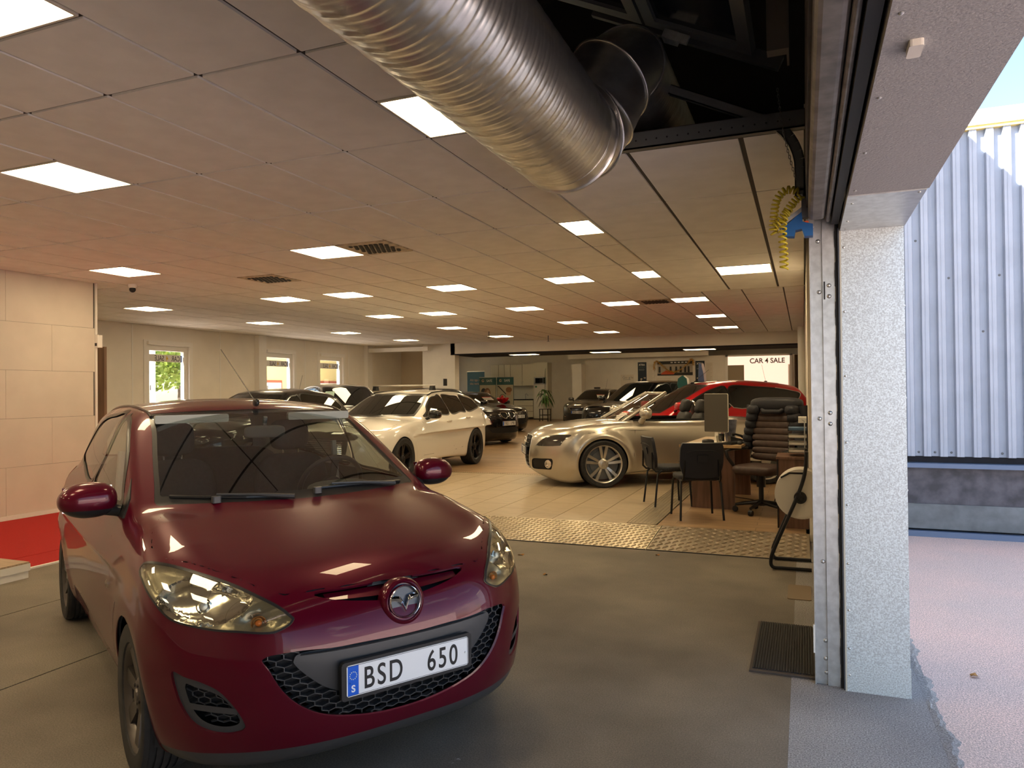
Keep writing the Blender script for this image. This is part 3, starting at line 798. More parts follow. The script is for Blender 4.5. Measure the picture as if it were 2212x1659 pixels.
rail(3.95, 'guide_rail', mSTEEL); rail(-1.25, 'guide_rail', mSTEEL)
MB().box(-.14, -.055, 3.55, 3.62, 3.06, 3.55).box(-.055, -.045, 3.55, 3.75, 3.06, 3.55).build('side_bracket', mat('bracket_tan', (.26, .23, .20), .5, .3), og)
M = Matrix.Translation((-.62, 3.9, 3.36)) @ Matrix.Rotation(A, 4, 'Y')
MB().box(-.05, .03, -.06, .02, -.02, .05, M).box(-.02, .10, -.08, -.06, -.03, .015, M).build('roller_bracket', mGALVS, og)
MB().tube([M @ Vector((-.06, -.05, .05)), M @ Vector((-.06, .05, .05))], .018, 10).build('roller', mBOLT, og, smooth=True)
MB().box(-1.25, -.15, 3.985, 4.02, 3.20, 3.27, Matrix.Translation((0, 0, -.05)) @ Matrix.Translation((-.13, 0, 3.1)) @ Matrix.Rotation(A, 4, 'Y') @ Matrix.Translation((.13, 0, -3.1))).build('angle_iron', mSTEEL, og)
# hanging chain
ch = thing('hoist_chain', 'thin steel hoist chain hanging beside the raised gate', 'chain')
me = MB()
ring = [(.006*math.cos(t)*.75, .010*math.sin(t)) for t in [2*math.pi*i/10 for i in range(10)]]
me.tube([(p[0], 0, p[1]) for p in ring] + [(ring[0][0], 0, ring[0][1])], .0018, 5, cap=False)
me = me.mesh('chain_link', True); me.materials.append(mSTEEL)
for i in range(30):
    k = i/29; p = Vector((-.105, 3.93, 3.02)).lerp(Vector((-.025, 3.93, 2.56)), k) + Vector((-.012*math.sin(k*math.pi), 0, 0))
    link_mesh('chain_link', me, None, ch, p, (0, 0, (i % 2)*math.pi/2))
# switch box, blue bracket, yellow coiled cable
sw = thing('gate_switch_unit', 'grey gate switch box with blue bracket on the guide rail', 'switch box')
MB().rbox(.0, .062, 3.93, 3.985, 2.36, 2.46, .008, 2, 1).build('switch_housing', mat('grey_plastic', (.20, .20, .20), .5), sw)
MB().lathe([(.013, 0), (.013, .004), (.01, .005)], 14, Matrix.Translation((.034, 3.929, 2.425)) @ Matrix.Rotation(math.pi/2, 4, 'X')).build('cover_disc', mSTEEL, sw, smooth=True)
MB().box(.012, .032, 3.92, 3.93, 2.318, 2.338).build('orange_tag', mat('orange_tag', (.8, .12, .03), .5), sw)
MB().rbox(.026, .058, 3.925, 3.96, 2.305, 2.35, .006, 2, 1).build('cable_gland', mat('grey_gland', (.35, .35, .34), .5), sw)
mBLUE = mat('blue_bracket', (.015, .12, .36), .45)
MB().prism([(-.09, 2.27), (-.035, 2.265), (-.03, 2.295), (.0, 2.30), (.012, 2.262), (.052, 2.262), (.052, 2.32), (.005, 2.335), (-.0, 2.385), (-.06, 2.335), (-.092, 2.318)], 3.915, 3.975, 1).build('blue_bracket', mBLUE, sw)
MB().prism([(-.118, 2.325), (-.105, 2.31), (.0, 2.385), (.0, 2.41)], 3.92, 3.96, 1).build('support_arm', mGALVS, sw)
MB().box(.012, .022, 3.95, 3.97, 2.46, 2.66).box(-.02, .04, 3.95, 3.96, 2.50, 2.512).build('threaded_rod', mBOLT, sw)
MB().lathe([(.009, 0), (.009, .03)], 6, Matrix.Translation((-.014, 3.955, 2.49))).lathe([(.012, 0), (.012, .012)], 6, Matrix.Translation((.0, 3.955, 2.47))).build('hex_nut', mBOLT, sw)
mYEL = mat('yellow_cable', (.50, .40, .02), .45)
def coil(name, path, r, turns, label, group='yellow coiled cables'):
    P = [Vector(p) for p in path]; n = turns*12; pts = []
    L = [0]
    for a, c in zip(P[:-1], P[1:]): L.append(L[-1] + (c-a).length)
    def at_(s):
        for i in range(len(P)-1):
            if s <= L[i+1] or i == len(P)-2:
                u = (s-L[i])/(L[i+1]-L[i]); d = (P[i+1]-P[i]).normalized(); return P[i].lerp(P[i+1], u), d
    for i in range(n+1):
        p, d = at_(L[-1]*i/n); e = Vector((0, 1, 0)); f = d.cross(e).normalized(); t = 2*math.pi*i/12
        pts.append(p + r*(math.cos(t)*f + math.sin(t)*e))
    o = MB().tube(pts, .005, 6).build(name, mYEL, None, smooth=60)
    props(o, label, 'cable', group); return o
def smooth_path(p, n=6):
    out_ = []
    P = [Vector(q) for q in p]
    for i in range(len(P)-1):
        p0, p1, p2, p3 = P[max(i-1, 0)], P[i], P[i+1], P[min(i+2, len(P)-1)]
        for j in range(n):
            u = j/n; out_.append(.5*((2*p1) + (p2-p0)*u + (2*p0-5*p1+4*p2-p3)*u*u + (3*p1-p0-3*p2+p3)*u**3))
    return out_ + [P[-1]]
coil('coiled_cable', smooth_path([(-.01, 3.93, 2.49), (-.07, 3.93, 2.505), (-.115, 3.93, 2.46), (-.13, 3.93, 2.38), (-.135, 3.93, 2.31), (-.125, 3.93, 2.285)]), .017, 15, 'yellow coiled cable arching left from the gate switch box')
coil('coiled_cable', smooth_path([(-.0, 3.92, 2.47), (-.04, 3.91, 2.43), (-.085, 3.91, 2.37), (-.125, 3.91, 2.32)]), .017, 11, 'yellow coiled cable slanting down over the blue bracket')
coil('coiled_cable', smooth_path([(-.045, 3.90, 2.42), (-.085, 3.90, 2.35), (-.09, 3.90, 2.26), (-.085, 3.90, 2.17), (-.085, 3.90, 2.10)]), .018, 13, 'yellow coiled cable hanging straight down below the blue bracket')

# ---- spiral duct
mDUCT = mat('spiral_duct_steel', (.66, .65, .62), .30, .95, var=.12, vscale=4, stretch=(3, .6, 3))
du = thing('ventilation_duct', 'large galvanised spiral ventilation duct under the ceiling', 'duct')
DC, DR = Vector((-1.05, 0, 2.71)), .25
def duct_run(y0, y1, c, r, name, pitch=.105):
    n = 72; v = []; f = []; k = 8; rows = int((y1-y0)/pitch*k)
    for i in range(rows+1):
        for j in range(n):
            t = 2*math.pi*j/n; yy = y0 + (y1-y0)*i/rows
            ph = ((yy-y0)/pitch + j/n) % 1.0
            h = .006 if ph < .10 else .0042*max(0, math.cos((ph-.10)*6*math.pi)) if ph < .95 else 0
            q = r + h
            v.append((c.x + q*math.cos(t), yy, c.z + q*math.sin(t)))
    f = [(i*n+j, (i+1)*n+j, (i+1)*n+(j+1) % n, i*n+(j+1) % n) for i in range(rows) for j in range(n)]
    return MB().raw(v, f).build(name, mDUCT, du, smooth=70)
duct_run(-3.0, 3.25, DC, DR, 'spiral_pipe')
MB().lathe([(DR+.002, 3.24), (DR+.002, 3.33), (DR+.010, 3.335), (DR+.010, 3.345), (DR-.002, 3.35)], 64, Matrix.Translation((DC.x, 0, DC.z)), 'Y').build('collar', mDUCT, du, smooth=30)
# segmented bends up to the second run
C2 = Vector((-.86, 0, 3.19))
def ringpts(c, d, r, n=48):
    d = d.normalized(); e = d.cross(Vector((1, 0, -1))).normalized(); g = d.cross(e)
    return [c + r*(math.cos(2*math.pi*i/n)*e + math.sin(2*math.pi*i/n)*g) for i in range(n)]
path = [(Vector((DC.x, 3.34, DC.z)), Vector((0, 1, 0))), (Vector((DC.x+.04, 3.44, DC.z+.07)), Vector((.3, .8, .5))), (Vector((DC.x+.08, 3.53, DC.z+.19)), Vector((.5, .35, .8))),
        (Vector((DC.x+.15, 3.61, DC.z+.36)), Vector((.45, .5, .7))), (Vector((C2.x, 3.74, C2.z)), Vector((0, 1, 0)))]
R_ = [DR, .245, .24, .23, .22]
for i in range(4):
    a, c = ringpts(path[i][0], path[i][1], R_[i]-.004), ringpts(path[i+1][0], path[i+1][1], R_[i+1]-.004); n = 48
    MB().raw(a + c, [(j, (j+1) % n, n+(j+1) % n, n+j) for j in range(n)]).build('bend_segment', mDUCT, du, smooth=60)
    b = MB(); b.tube([p for p in ringpts(path[i+1][0], path[i+1][1], R_[i+1])] + [ringpts(path[i+1][0], path[i+1][1], R_[i+1])[0]], .006, 6, cap=False); b.build('seam_bead', mDUCT, du, smooth=60)
duct_run(3.74, 6.5, C2, .22, 'spiral_pipe')

# ---- dome camera, alarm detector
dc = thing('dome_camera', 'small white dome camera with black lens ball on the ceiling', 'camera', (-8.55, 7.33, CZ))
MB().lathe([(.06, 0), (.058, -.03), (.045, -.05)], 24).build('mount', mWHITE, dc, smooth=40)
MB().ball((0, 0, -.07), .042).build('lens_ball', mBLACK, dc, smooth=60)
det = thing('alarm_detector', 'white wall alarm detector at the end of the panel wall', 'detector', (-8.90, 7.06, 2.15))
MB().rbox(-.02, .06, -.03, .045, 0, .17, .015, 3).build('detector_body', mWHITE, det)
MB().box(.0, .04, -.032, -.030, .02, .06).build('detector_window', mBLACK, det)

# ================================================================ outside
mCORR = mat('blue_grey_sheet', (.36, .41, .49), .5, .15, var=.05, vscale=4)
nb = thing('neighbour_wall', 'blue grey corrugated sheet wall of the neighbouring building', 'building wall')
per, dep = .145, .05; x = .47; prof = []
while x < 9:
    prof += [(x, 8.45), (x+.062, 8.45), (x+.072, 8.45-dep), (x+.135, 8.45-dep)]; x += per
v = []; 
for z in (.80, 4.07): v += [(p[0], p[1], z) for p in prof]
n = len(prof); MB().raw(v, [(i, i+1, n+i+1, n+i) for i in range(n-1)]).build('corrugated_sheet', mCORR, nb)
b = MB()
x = .47
while x < 9: b.box(x+.100, x+.103, 8.45-dep-.003, 8.45-dep, .80, 4.07); x += per
b.build('sheet_fold', mCORR, nb)
MB().box(.47, 9, 8.46, 8.9, 0, 4.07).build('core_wall', mDARK, nb)
mPL = mat('plinth_dark', (.085, .085, .10), .7, var=.35, vscale=7); mPL2 = mat('plinth_light', (.15, .17, .18), .6, var=.25, vscale=5); mFLB = mat('flashing_blue', (.13, .18, .28), .45, .2)
MB().box(.46, 9, 8.42, 8.46, .32, .72).build('upper_plinth', mPL, nb)
MB().box(.46, 9, 8.40, 8.46, .07, .32).build('lower_plinth', mPL2, nb)
MB().box(.46, 9, 8.34, 8.46, .71, .735).box(.46, 9, 8.335, 8.345, .69, .73).build('ledge_flashing', mFLB, nb)
MB().box(.46, 9, 8.36, 8.46, -.01, .05).build('foot_flashing', mFLB, nb)
MB().box(.46, 9, 8.38, 8.46, 4.20, 4.24).box(.46, 9, 8.37, 8.39, 4.09, 4.24).build('eaves_flashing', mat('white_flashing', (.85, .84, .80), .4), nb)
MB().box(.46, 9, 8.385, 8.46, 4.055, 4.09).build('foam_strip', mat('yellow_foam', (.65, .50, .18), .7), nb)
me = MB().lathe([(.012, 0), (.011, .004), (.006, .007)], 10).mesh('sheet_screw', True); me.materials.append(mSTEEL)
for i, z in ((4, .84), (5, .84), (6, .84), (9, .84), (6, 2.6), (9, 2.6), (12, 2.6), (8, 2.05), (4, 3.0)):
    link_mesh('sheet_screw', me, None, nb, (.47 + per*i + .03, 8.449, z), (math.pi/2, 0, 0))
b = MB()
x = .47
b.build if False else None
props(boxes('facade_block', mat('pale_facade', (.72, .70, .66), .7), [(30, 38, -40, 8, 0, 3.6)]), 'pale low commercial building across the yard', 'building')

# trees and yellow house beyond the windows
mLEAFG = mat('sunlit_leaves', (.24, .34, .06), .7, var=.4, vscale=1.5); mTRUNK = mat('bark', (.10, .07, .05), .8)
def tree(x, y, h, r, label):
    t = thing('tree', label, 'tree', (x, y, 0), 0, 'trees beyond the window')
    MB().tube([(0, 0, 0), (.1, 0, h*.5), (0, .1, h*.8)], .2, 8, rr=[.25, .18, .08]).build('trunk', mTRUNK, t)
    rr = random.Random(int(x*7+y*3)); v = []; f = []
    for i in range(1500):
        th, ph = rr.uniform(0, 6.28), math.acos(rr.uniform(-1, 1)); q = r*rr.uniform(.55, 1.)*(1+.25*math.sin(3*th+x)*math.sin(2*ph))
        c = Vector((q*math.sin(ph)*math.cos(th), q*math.sin(ph)*math.sin(th), h*.68 + .85*q*math.cos(ph)))
        a = Vector((rr.gauss(0, 1), rr.gauss(0, 1), rr.gauss(0, 1))).normalized(); e = a.orthogonal().normalized(); g = a.cross(e); s = rr.uniform(.14, .32)
        k = len(v); v += [c+e*s, c+g*s*.6, c-e*s, c-g*s*.6]; f.append((k, k+1, k+2, k+3))
    o = MB().raw(v, f).build('crown', mLEAFG, t); o['kind'] = 'stuff'
for i, (x, y, h, r) in enumerate([(-42, 33, 5.4, 2.4), (-43, 38.2, 5.8, 2.5), (-42, 43.4, 5.6, 2.4), (-50, 40, 7, 3.4), (-50, 47.6, 7, 3.4)]): tree(x, y, h, r, 'sunlit green leafy tree seen through the nearest window')
props(MB().tube([(-20, 17.9, 0), (-20, 17.9, 6)], .09, 12).build('flag_pole', mWHITE), 'white pole standing outside the nearest window', 'pole')
yh = thing('yellow_house', 'pale yellow house with red framed white windows outside the windows', 'building')
mYH = mat('yellow_render', (.80, .66, .30), .7); mRED = mat('red_brown_frame', (.42, .10, .05), .6)
MB().box(-21.5, -20, 22.5, 52, 0, 7).build('house_wall', mYH, yh)
for y in np.arange(22.8, 50, 1.9):
    MB().box(-20, -19.96, y, y+1.5, .8, 2.05).build('window_frame', mRED, yh)
    MB().box(-19.97, -19.94, y+.08, y+1.42, .88, 1.95).build('window_pane', mat('pale_window', (.85, .86, .86), .2), yh)
MAZDA = dict(
    top=[(2.1, .60), (1.98, .70), (1.88, .765), (1.75, .825), (1.55, .885), (1.3, .940), (1.05, .985), (.85, 1.005), (.3, 1.01), (-.6, 1.03), (-1.4, 1.05), (-1.95, 1.03)],
    crown=[(2., .10), (1.7, .07), (1.3, .065), (1.1, .065), (.8, .05), (0, .03), (-2, .03)],
    plan=[(2., .83), (1.6, .835), (1.17, .838), (.6, .838), (0, .845), (-.7, .848), (-1.3, .848), (-1.65, .82), (-2., .76)],
    inset=[(.12, .09), (.22, .055), (.36, .022), (.52, .004), (.68, 0.), (.82, .012), (.95, .045), (1.08, .11)],
    front=[(.10, 1.83), (.2, 1.90), (.32, 1.938), (.45, 1.95), (.56, 1.948), (.66, 1.925), (.76, 1.875), (.9, 1.72)],
    rear=[(.1, -1.8), (.25, -1.9), (.45, -1.96), (.65, -1.955), (.8, -1.93), (1., -1.86), (1.2, -1.74)],
    bottom=[(2.1, .30), (1.9, .185), (1.6, .165), (1., .17), (-1., .18), (-1.7, .22), (-2.1, .36)],
    nose=(.42, 3.1), tail=(.42, 3.0),
    roof=[(1.2, 1.25), (.6, 1.345), (.2, 1.418), (-.1, 1.452), (-.5, 1.472), (-.9, 1.465), (-1.3, 1.435), (-1.7, 1.38)],
    cab_plan=[(1.2, .715), (.8, .752), (.3, .785), (-.3, .792), (-.9, .778), (-1.4, .735), (-1.9, .65)],
    tumble=.36, belt=1.0, roof_crown=.05, bow=.06,
    screen=((1.03, .985), (.19, 1.41)), backlight=((-1.86, 1.0), (-1.52, 1.40)),
    screen_curve=.11, axles=(1.17, -1.32), arch=.315, arch_z=.30, flare=.014, kt=.10, kc=.08, kf=.11, ku=.035, kw=.05,
    ridge=(.66, .10, .022, .75, 1.75))
# ================================================================ car building
mGLASSD = mat('car_glass_dark', (.008, .009, .009), .02, spec=.6)
mGLASSC = glass_mat('car_glass_clear', (.62, .68, .66), base=.02)
mLENS = glass_mat('lamp_lens', (.86, .86, .80), base=.03)
mCHROME = mat('chrome', (.80, .80, .80), .06, 1.)
mTYRE = mat('tyre_rubber', (.016, .016, .017), .75, var=.3, vscale=30)
mTRIMB = mat('black_trim', (.016, .016, .017), .28, spec=.35)
mPLAST = mat('satin_black_plastic', (.035, .036, .038), .42)
mINNER = mat('cabin_trim', (.085, .088, .085), .75)
mINLIGHT = mat('cabin_trim_light', (.34, .36, .34), .7)
mSEAT = mat('seat_fabric', (.030, .031, .030), .9, var=.3, vscale=60)
mREFL = mat('lamp_reflector', (.75, .75, .74), .10, 1.)
mAMB = mat('amber_bulb', (.65, .17, .02), .25, emit=None)
mREDL = mat('red_lamp', (.35, .01, .01), .15, coat=1)
mPLW = mat('plate_white', (.72, .74, .75), .35); mPLB = mat('plate_blue', (.0, .09, .55), .4); mPLK = mat('plate_black', (.015, .015, .016), .4); mSTAR = mat('star_yellow', (.75, .75, .45), .5)
def paint(name, col, metal=.5, rough=.32, flake=0.): return mat(name, col, rough, metal, coat=1., coat_rough=.012, coat_ior=1.45, spec=.3)

def superball(c, r, e=.5, n=20, m=12, M=None):
    """superellipsoid as MB"""
    f = lambda v, k: math.copysign(abs(v)**k, v)
    b = MB(); v = []
    for i in range(m+1):
        t = -math.pi/2 + math.pi*i/m
        for j in range(n):
            p = 2*math.pi*j/n
            q = Vector((c[0]+r[0]*f(math.cos(t), e)*f(math.cos(p), e), c[1]+r[1]*f(math.cos(t), e)*f(math.sin(p), e), c[2]+r[2]*f(math.sin(t), e)))
            v.append(M @ q if M is not None else q)
    return b.raw(v, [(i*n+j, i*n+(j+1) % n, (i+1)*n+(j+1) % n, (i+1)*n+j) for i in range(m) for j in range(n)])

def fx(F, y, z, x0=2.6, x1=.3, back=False):
    """x of the outermost front surface at (y, z) arrays"""
    y, z = np.asarray(y, float), np.asarray(z, float)
    t = np.linspace(x0, x1, 160); P = np.stack(np.broadcast_arrays(t[None], y[:, None], z[:, None]), -1)
    f = F(P.reshape(-1, 3)).reshape(len(y), -1); i = np.argmax(f < 0, 1); i = np.maximum(i, 1)
    a, b = t[i-1], t[i]
    for _ in range(14):
        m = (a+b)/2; s = F(np.stack([m, y, z], 1)) < 0
        b = np.where(s, m, b); a = np.where(s, a, m)
    return b
def fside(F, x, z, y0=1.15):
    x, z = np.asarray(x, float), np.asarray(z, float)
    t = np.linspace(y0, .2, 140); P = np.stack(np.broadcast_arrays(x[:, None], t[None], z[:, None]), -1)
    f = F(P.reshape(-1, 3)).reshape(len(x), -1); i = np.maximum(np.argmax(f < 0, 1), 1); a, b = t[i-1], t[i]
    for _ in range(14):
        m = (a+b)/2; s = F(np.stack([x, m, z], 1)) < 0
        b = np.where(s, m, b); a = np.where(s, a, m)
    return b
def ftop(F, x, y, z0=2.):
    x, y = np.asarray(x, float), np.asarray(y, float)
    t = np.linspace(z0, .2, 180); P = np.stack(np.broadcast_arrays(x[:, None], y[:, None], t[None]), -1)
    f = F(P.reshape(-1, 3)).reshape(len(x), -1); i = np.maximum(np.argmax(f < 0, 1), 1); a, b = t[i-1], t[i]
    for _ in range(14):
        m = (a+b)/2; s = F(np.stack([x, y, m], 1)) < 0
        b = np.where(s, m, b); a = np.where(s, a, m)
    return b

WHEELS = {}
def wheel_meshes(key, R, W, style, mrim):
    k = (key, R, W)
    if k in WHEELS: return WHEELS[k]
    rr = R*.70 if style != 'big' else R*.775
    h = W/2
    ty = MB().lathe([(rr, -h*.80), (rr+.01, -h*.92), (R*.93, -h), (R*.975, -h*.93), (R, -h*.72)] + [q for i in range(5) for q in ((R, -h*.66+i*h*.30), (R, -h*.46+i*h*.30), (R-.008, -h*.45+i*h*.30), (R-.008, -h*.37+i*h*.30))][:-2] + [(R, h*.72), (R*.975, h*.93), (R*.93, h), (rr+.01, h*.92), (rr, h*.80)], 56, None, 'Y', closed=True).mesh('tyre', 35); ty.materials.append(mTYRE)
    rim = MB()
    rim.lathe([(rr+.002, -h*.8), (rr-.012, -h*.7), (rr-.02, h*.55), (rr-.006, h*.80), (rr+.006, h*.86), (rr+.012, h*.90), (rr+.012, h*.78), (rr+.002, h*.7)], 48, None, 'Y')
    rim.v = rim.v; f0 = rim.f[:-2]; rim.f = f0
    n = {'mazda': 7, 'big': 5, 'black5': 5, 'plain': 10}[style]
    yo = h*.78
    def spoke(a, w0, w1, r0, r1, d0, d1, th=.03):
        ca, sa = math.cos(a), math.sin(a)
        def P(r, t, y): return Vector((r*ca - t*sa, y, r*sa + t*ca))
        rim.raw([P(r0, -w0, d0), P(r0, w0, d0), P(r1, w1, d1), P(r1, -w1, d1), P(r0, -w0*1.2, d0-th), P(r0, w0*1.2, d0-th), P(r1, w1*1.2, d1-th), P(r1, -w1*1.2, d1-th)],
                [(0, 1, 2, 3), (4, 7, 6, 5), (0, 4, 5, 1), (1, 5, 6, 2), (2, 6, 7, 3), (3, 7, 4, 0)])
    for i in range(n):
        a = 2*math.pi*i/n + math.pi/2
        if style == 'big':
            for s in (-1, 1):
                spoke(a + s*.19, .013, .019, .05, rr*.60, yo-.04, yo-.012, .025)
                spoke(a + s*.19, .019, .021, rr*.59, rr-.01, yo-.012, yo-.002, .025)
        elif style == 'mazda': spoke(a, .024, .034, .05, rr-.012, yo-.02, yo-.004)
        elif style == 'black5':
            for s in (-1, 1): spoke(a + s*.13, .018, .020, .05, rr-.01, yo-.03, yo-.004)
        else: spoke(a, .014, .016, .05, rr-.01, yo-.02, yo-.004)
    rim.lathe([(.075, yo-.05), (.075, yo-.022), (.06, yo-.010), (.034, yo-.008), (.030, yo-.002), (.0005, yo)], 24, None, 'Y')
    for i in range(5):
        a = 2*math.pi*i/5+.3
        rim.lathe([(.008, yo-.02), (.008, yo-.004), (.003, yo-.002)], 8, Matrix.Translation((.052*math.cos(a), 0, .052*math.sin(a))), 'Y')
    rm = rim.mesh('rim', 35); rm.materials.append(mrim)
    dk = MB().lathe([(rr-.03, -h*.2), (rr-.03, -h*.15), (.02, -h*.15)], 32, None, 'Y').lathe([(rr*.72, h*.05), (rr*.72, h*.12), (.05, h*.12)], 32, None, 'Y').mesh('brake_disc', 35); dk.materials.append(mSTEEL)
    WHEELS[k] = (ty, rm, dk)
    return WHEELS[k]

def number_plate(root, F, z, txt, w=.52, h=.112, x=None, detail=False, tilt=0., off=.012, y=0., nom='number_plate'):
    """Swedish style plate fixed to the nose"""
    if x is None: x = float(fx(F, [y], [z])[0]) + off
    M = Matrix.Translation((x, y, z)) @ Matrix.Rotation(tilt, 4, 'Y') @ frame_mtx((0, 0, 0), (0, 1, 0), (0, 0, 1))
    # local: x to the car's left, y up, z forwards ; readable from the front
    p = MB().rbox(-w/2-.018, w/2+.018, -h/2-.014, h/2+.012, -.022, .0, .012, 2, 2, M).build('plate_holder', mPLK, root)
    q = MB().rbox(-w/2, w/2, -h/2, h/2, 0, .003, .008, 3, 2, M).build(nom, mPLW, p)
    MB().box(-w/2+.004, -w/2+.046, -h/2+.004, h/2-.004, .003, .0036, M).build('euro_band', mPLB, p)
    th = h*.99
    a, b = txt.split(' ')
    text(a, mPLK, p, M @ Matrix.Translation((-w/2+.064, -h*.345, .003)), th, .0008, .74, name='characters', weight=.0012, space=1.22)
    text(b, mPLK, p, M @ Matrix.Translation((w*.135, -h*.345, .003)), th, .0008, .74, name='characters', weight=.0012, space=1.22)
    if detail:
        text('S', mPLW, p, M @ Matrix.Translation((-w/2+.025, -h*.36, .0036)), .034, .0004, 1., 'CENTER', 'country_letter', .001)
        for i in range(12):
            t = 2*math.pi*i/12
            MB().lathe([(.0019, 0), (.0019, .0005)], 5, M @ Matrix.Translation((-w/2+.025+.0135*math.cos(t), h*.16+.0135*math.sin(t), .0036))).build('star', mSTAR, p)
        for sx in (-1, 1): MB().ball((sx*(w/2-.014), -.006 if sx < 0 else -.004, .004), .004, M=M).build('rivet', mPLB if sx < 0 else mPLW, p)
        b_ = MB()
        for x0, x1, y0, y1 in ((-w/2+.002, w/2-.002, h/2-.004, h/2-.0025), (-w/2+.002, w/2-.002, -h/2+.0025, -h/2+.004), (w/2-.004, w/2-.0025, -h/2+.003, h/2-.003)): b_.box(x0, x1, y0, y1, .003, .0034, M)
        b_.build('plate_border', mPLK, p)
    return p

def build_car(name, label, group, p, loc, rz, body_mat, res=.03, text_no=None, plate_z=.45, wheels=('plain', .31, .20), rim_mat=None,
              side_windows=(), screen=None, rear_screen=None, feats=(), lines=(), panels=(), glass=None, inner=True, mirrors=None, mirror_mat=None, rails=None, handles=(), antenna=None, hood=None):
    F = car_field(p); root = thing(name, label, 'car', (loc[0], loc[1], loc[2]), rz, group)
    L0 = min(q[1] for q in p['rear'])-.1; L1 = max(q[1] for q in p['front'])+.12; H1 = max(q[1] for q in p['roof'])+.1
    M = surface(F, (L0, -1.06, .06), (L1, 1.06, H1), res, 2)
    G = glass or mGLASSD
    for xa in p['axles']:
        V = M['V']; s = np.maximum(np.hypot(V[:, 0]-xa, V[:, 2]-p.get('arch_z', .3)) - p['arch'], .42-np.abs(V[:, 1])); M = clip(M, s)[1]
    pieces = []
    def take(M, s):
        a, b = clip(M, s); return a, b
    if p.get('open'):
        V = M['V']; s = np.maximum(region(M, p['open'], 0, .1, top=True), .6-V[:, 2]); M = clip(M, s)[1]
    def glassy(M, s, ring, nm):
        if s is None: return M
        fr, M = clip(M, s)
        if fr is None: return M
        return fr, M
    # screens
    for pts, nm, sgn in ((screen, 'windscreen', 1), (rear_screen, 'rear_window', -1)):
        if not pts: continue
        V, N = M['V'], M['N']; uv = np.stack([np.abs(V[:, 1]), V[:, 2]], 1); poly = closed_curve(pts)
        s = np.maximum(poly_sdf(uv, poly), np.where(N[:, 0]*sgn > .16, -1., .02)); s = np.maximum(s, -sgn*V[:, 0]-.35 if sgn > 0 else V[:, 0]+.2)
        a, M = clip(M, s)
        if a is None: continue
        uv = np.stack([np.abs(a['V'][:, 1]), a['V'][:, 2]], 1); g, fr = clip(a, poly_sdf(uv, poly)+.035)
        w_ = np_obj(nm, g, G, root, off=-.002); np_obj('screen_border', fr, mTRIMB, w_ or root, off=-.001)
    for pts in side_windows:
        s = region(M, pts, 90, .2); a, M = clip(M, s)
        if a is None: continue
        s2 = region(a, pts, 90, -.9)
        g, fr = clip(a, s2 + .022)
        for sg in (1, -1):
            if g is not None:
                gg = clip(g, -sg*g['V'][:, 1])[0]; ff = clip(fr, -sg*fr['V'][:, 1])[0]
                w_ = np_obj('side_window', gg, G, root, off=-.003); np_obj('window_trim', ff, mTRIMB, w_ or root, off=.001)
    for ft in feats:
        nm, pts, ang, m_, off = ft[:5]; mirrored = ft[5] if len(ft) > 5 else True; face = ft[6] if len(ft) > 6 else .1
        s = region(M, pts, ang, face); a, M = clip(M, s)
        if a is None: continue
        if mirrored:
            for sg in (1, -1): np_obj(nm, clip(a, -sg*a['V'][:, 1])[0], m_, root, off=off)
        else: np_obj(nm, a, m_, root, off=off)
    # dark inner shell under everything that is left
    if inner:
        S = M; np_obj('inner_shell', S, mINNER if inner is True else inner, root, off=-.016)
    for pts, ang, top in lines:
        s = band(M, pts, ang, .0035 if res < .03 else .005, .05, top); M = clip(M, s)[1]
    if hood:
        a, M = clip(M, region(M, hood, 0, .25, top=True)); np_obj('bonnet', a, body_mat, root)
    for nm, pts, ang in panels:
        a, M = clip(M, region(M, pts, ang, .05))
        if a is None: continue
        for sg in (1, -1): np_obj(nm, clip(a, -sg*a['V'][:, 1])[0], body_mat, root)
    np_obj('body_shell', M, body_mat, root)
    st, R, W = wheels; ty, rm, dk = wheel_meshes(name + st, R, W, st, rim_mat or mGALVS)
    yw = p.get('track', .745)
    for xa in p['axles']:
        for sg in (1, -1):
            t = link_mesh('tyre', ty, None, root, (xa, sg*yw, R), (0, 0, 0 if sg > 0 else math.pi))
            link_mesh('rim', rm, None, t); link_mesh('brake_disc', dk, None, t)
        for sg in (1, -1):
            b = MB(); v = []; n = 20
            for y in (.40, yw+.06): v += [Vector((xa + (p['arch']+.012)*math.cos(math.pi*1.16*i/n-.25), sg*y, p.get('arch_z', .3) + (p['arch']+.012)*math.sin(math.pi*1.16*i/n-.25))) for i in range(n+1)]
            b.raw(v, [(i, i+1, n+2+i, n+1+i) for i in range(n)])
            b.raw([Vector((xa+q[0], sg*.40, q[1])) for q in ((-.42, .12), (.42, .12), (.42, .72), (-.42, .72))], [(0, 1, 2, 3)])
            b.build('wheel_well', mRUBBER, root)
    if text_no: number_plate(root, F, plate_z, text_no)
    if mirrors:
        xm, ym, zm = mirrors; mm = mirror_mat or body_mat
        for sg in (1, -1):
            superball((xm, sg*ym, zm), (.085, .115, .075), .62).build('mirror_housing', mm, root, smooth=60)
            MB().tube([(xm+.02, sg*(ym-.08), zm-.05), (xm+.03, sg*(ym-.19), zm-.09)], .025, 8).build('mirror_arm', mTRIMB, root, smooth=60)
    if rails:
        x0, x1, yr, m_ = rails
        for sg in (1, -1):
            xs_ = np.linspace(x0, x1, 14); zz = ftop(F, xs_, np.full(14, yr)); k = np.sin(np.linspace(0, math.pi, 14))**.5
            MB().tube([(x, sg*yr, z + .005 + .03*q) for x, z, q in zip(xs_, zz, k)], .014, 8).build('roof_rail', m_, root, smooth=60)
    for x, z in handles:
        y = float(fside(F, [x], [z])[0])
        for sg in (1, -1): superball((x, sg*(y+.018), z), (.095, .016, .018), .6, 14, 8).build('door_handle', body_mat, root, smooth=60)
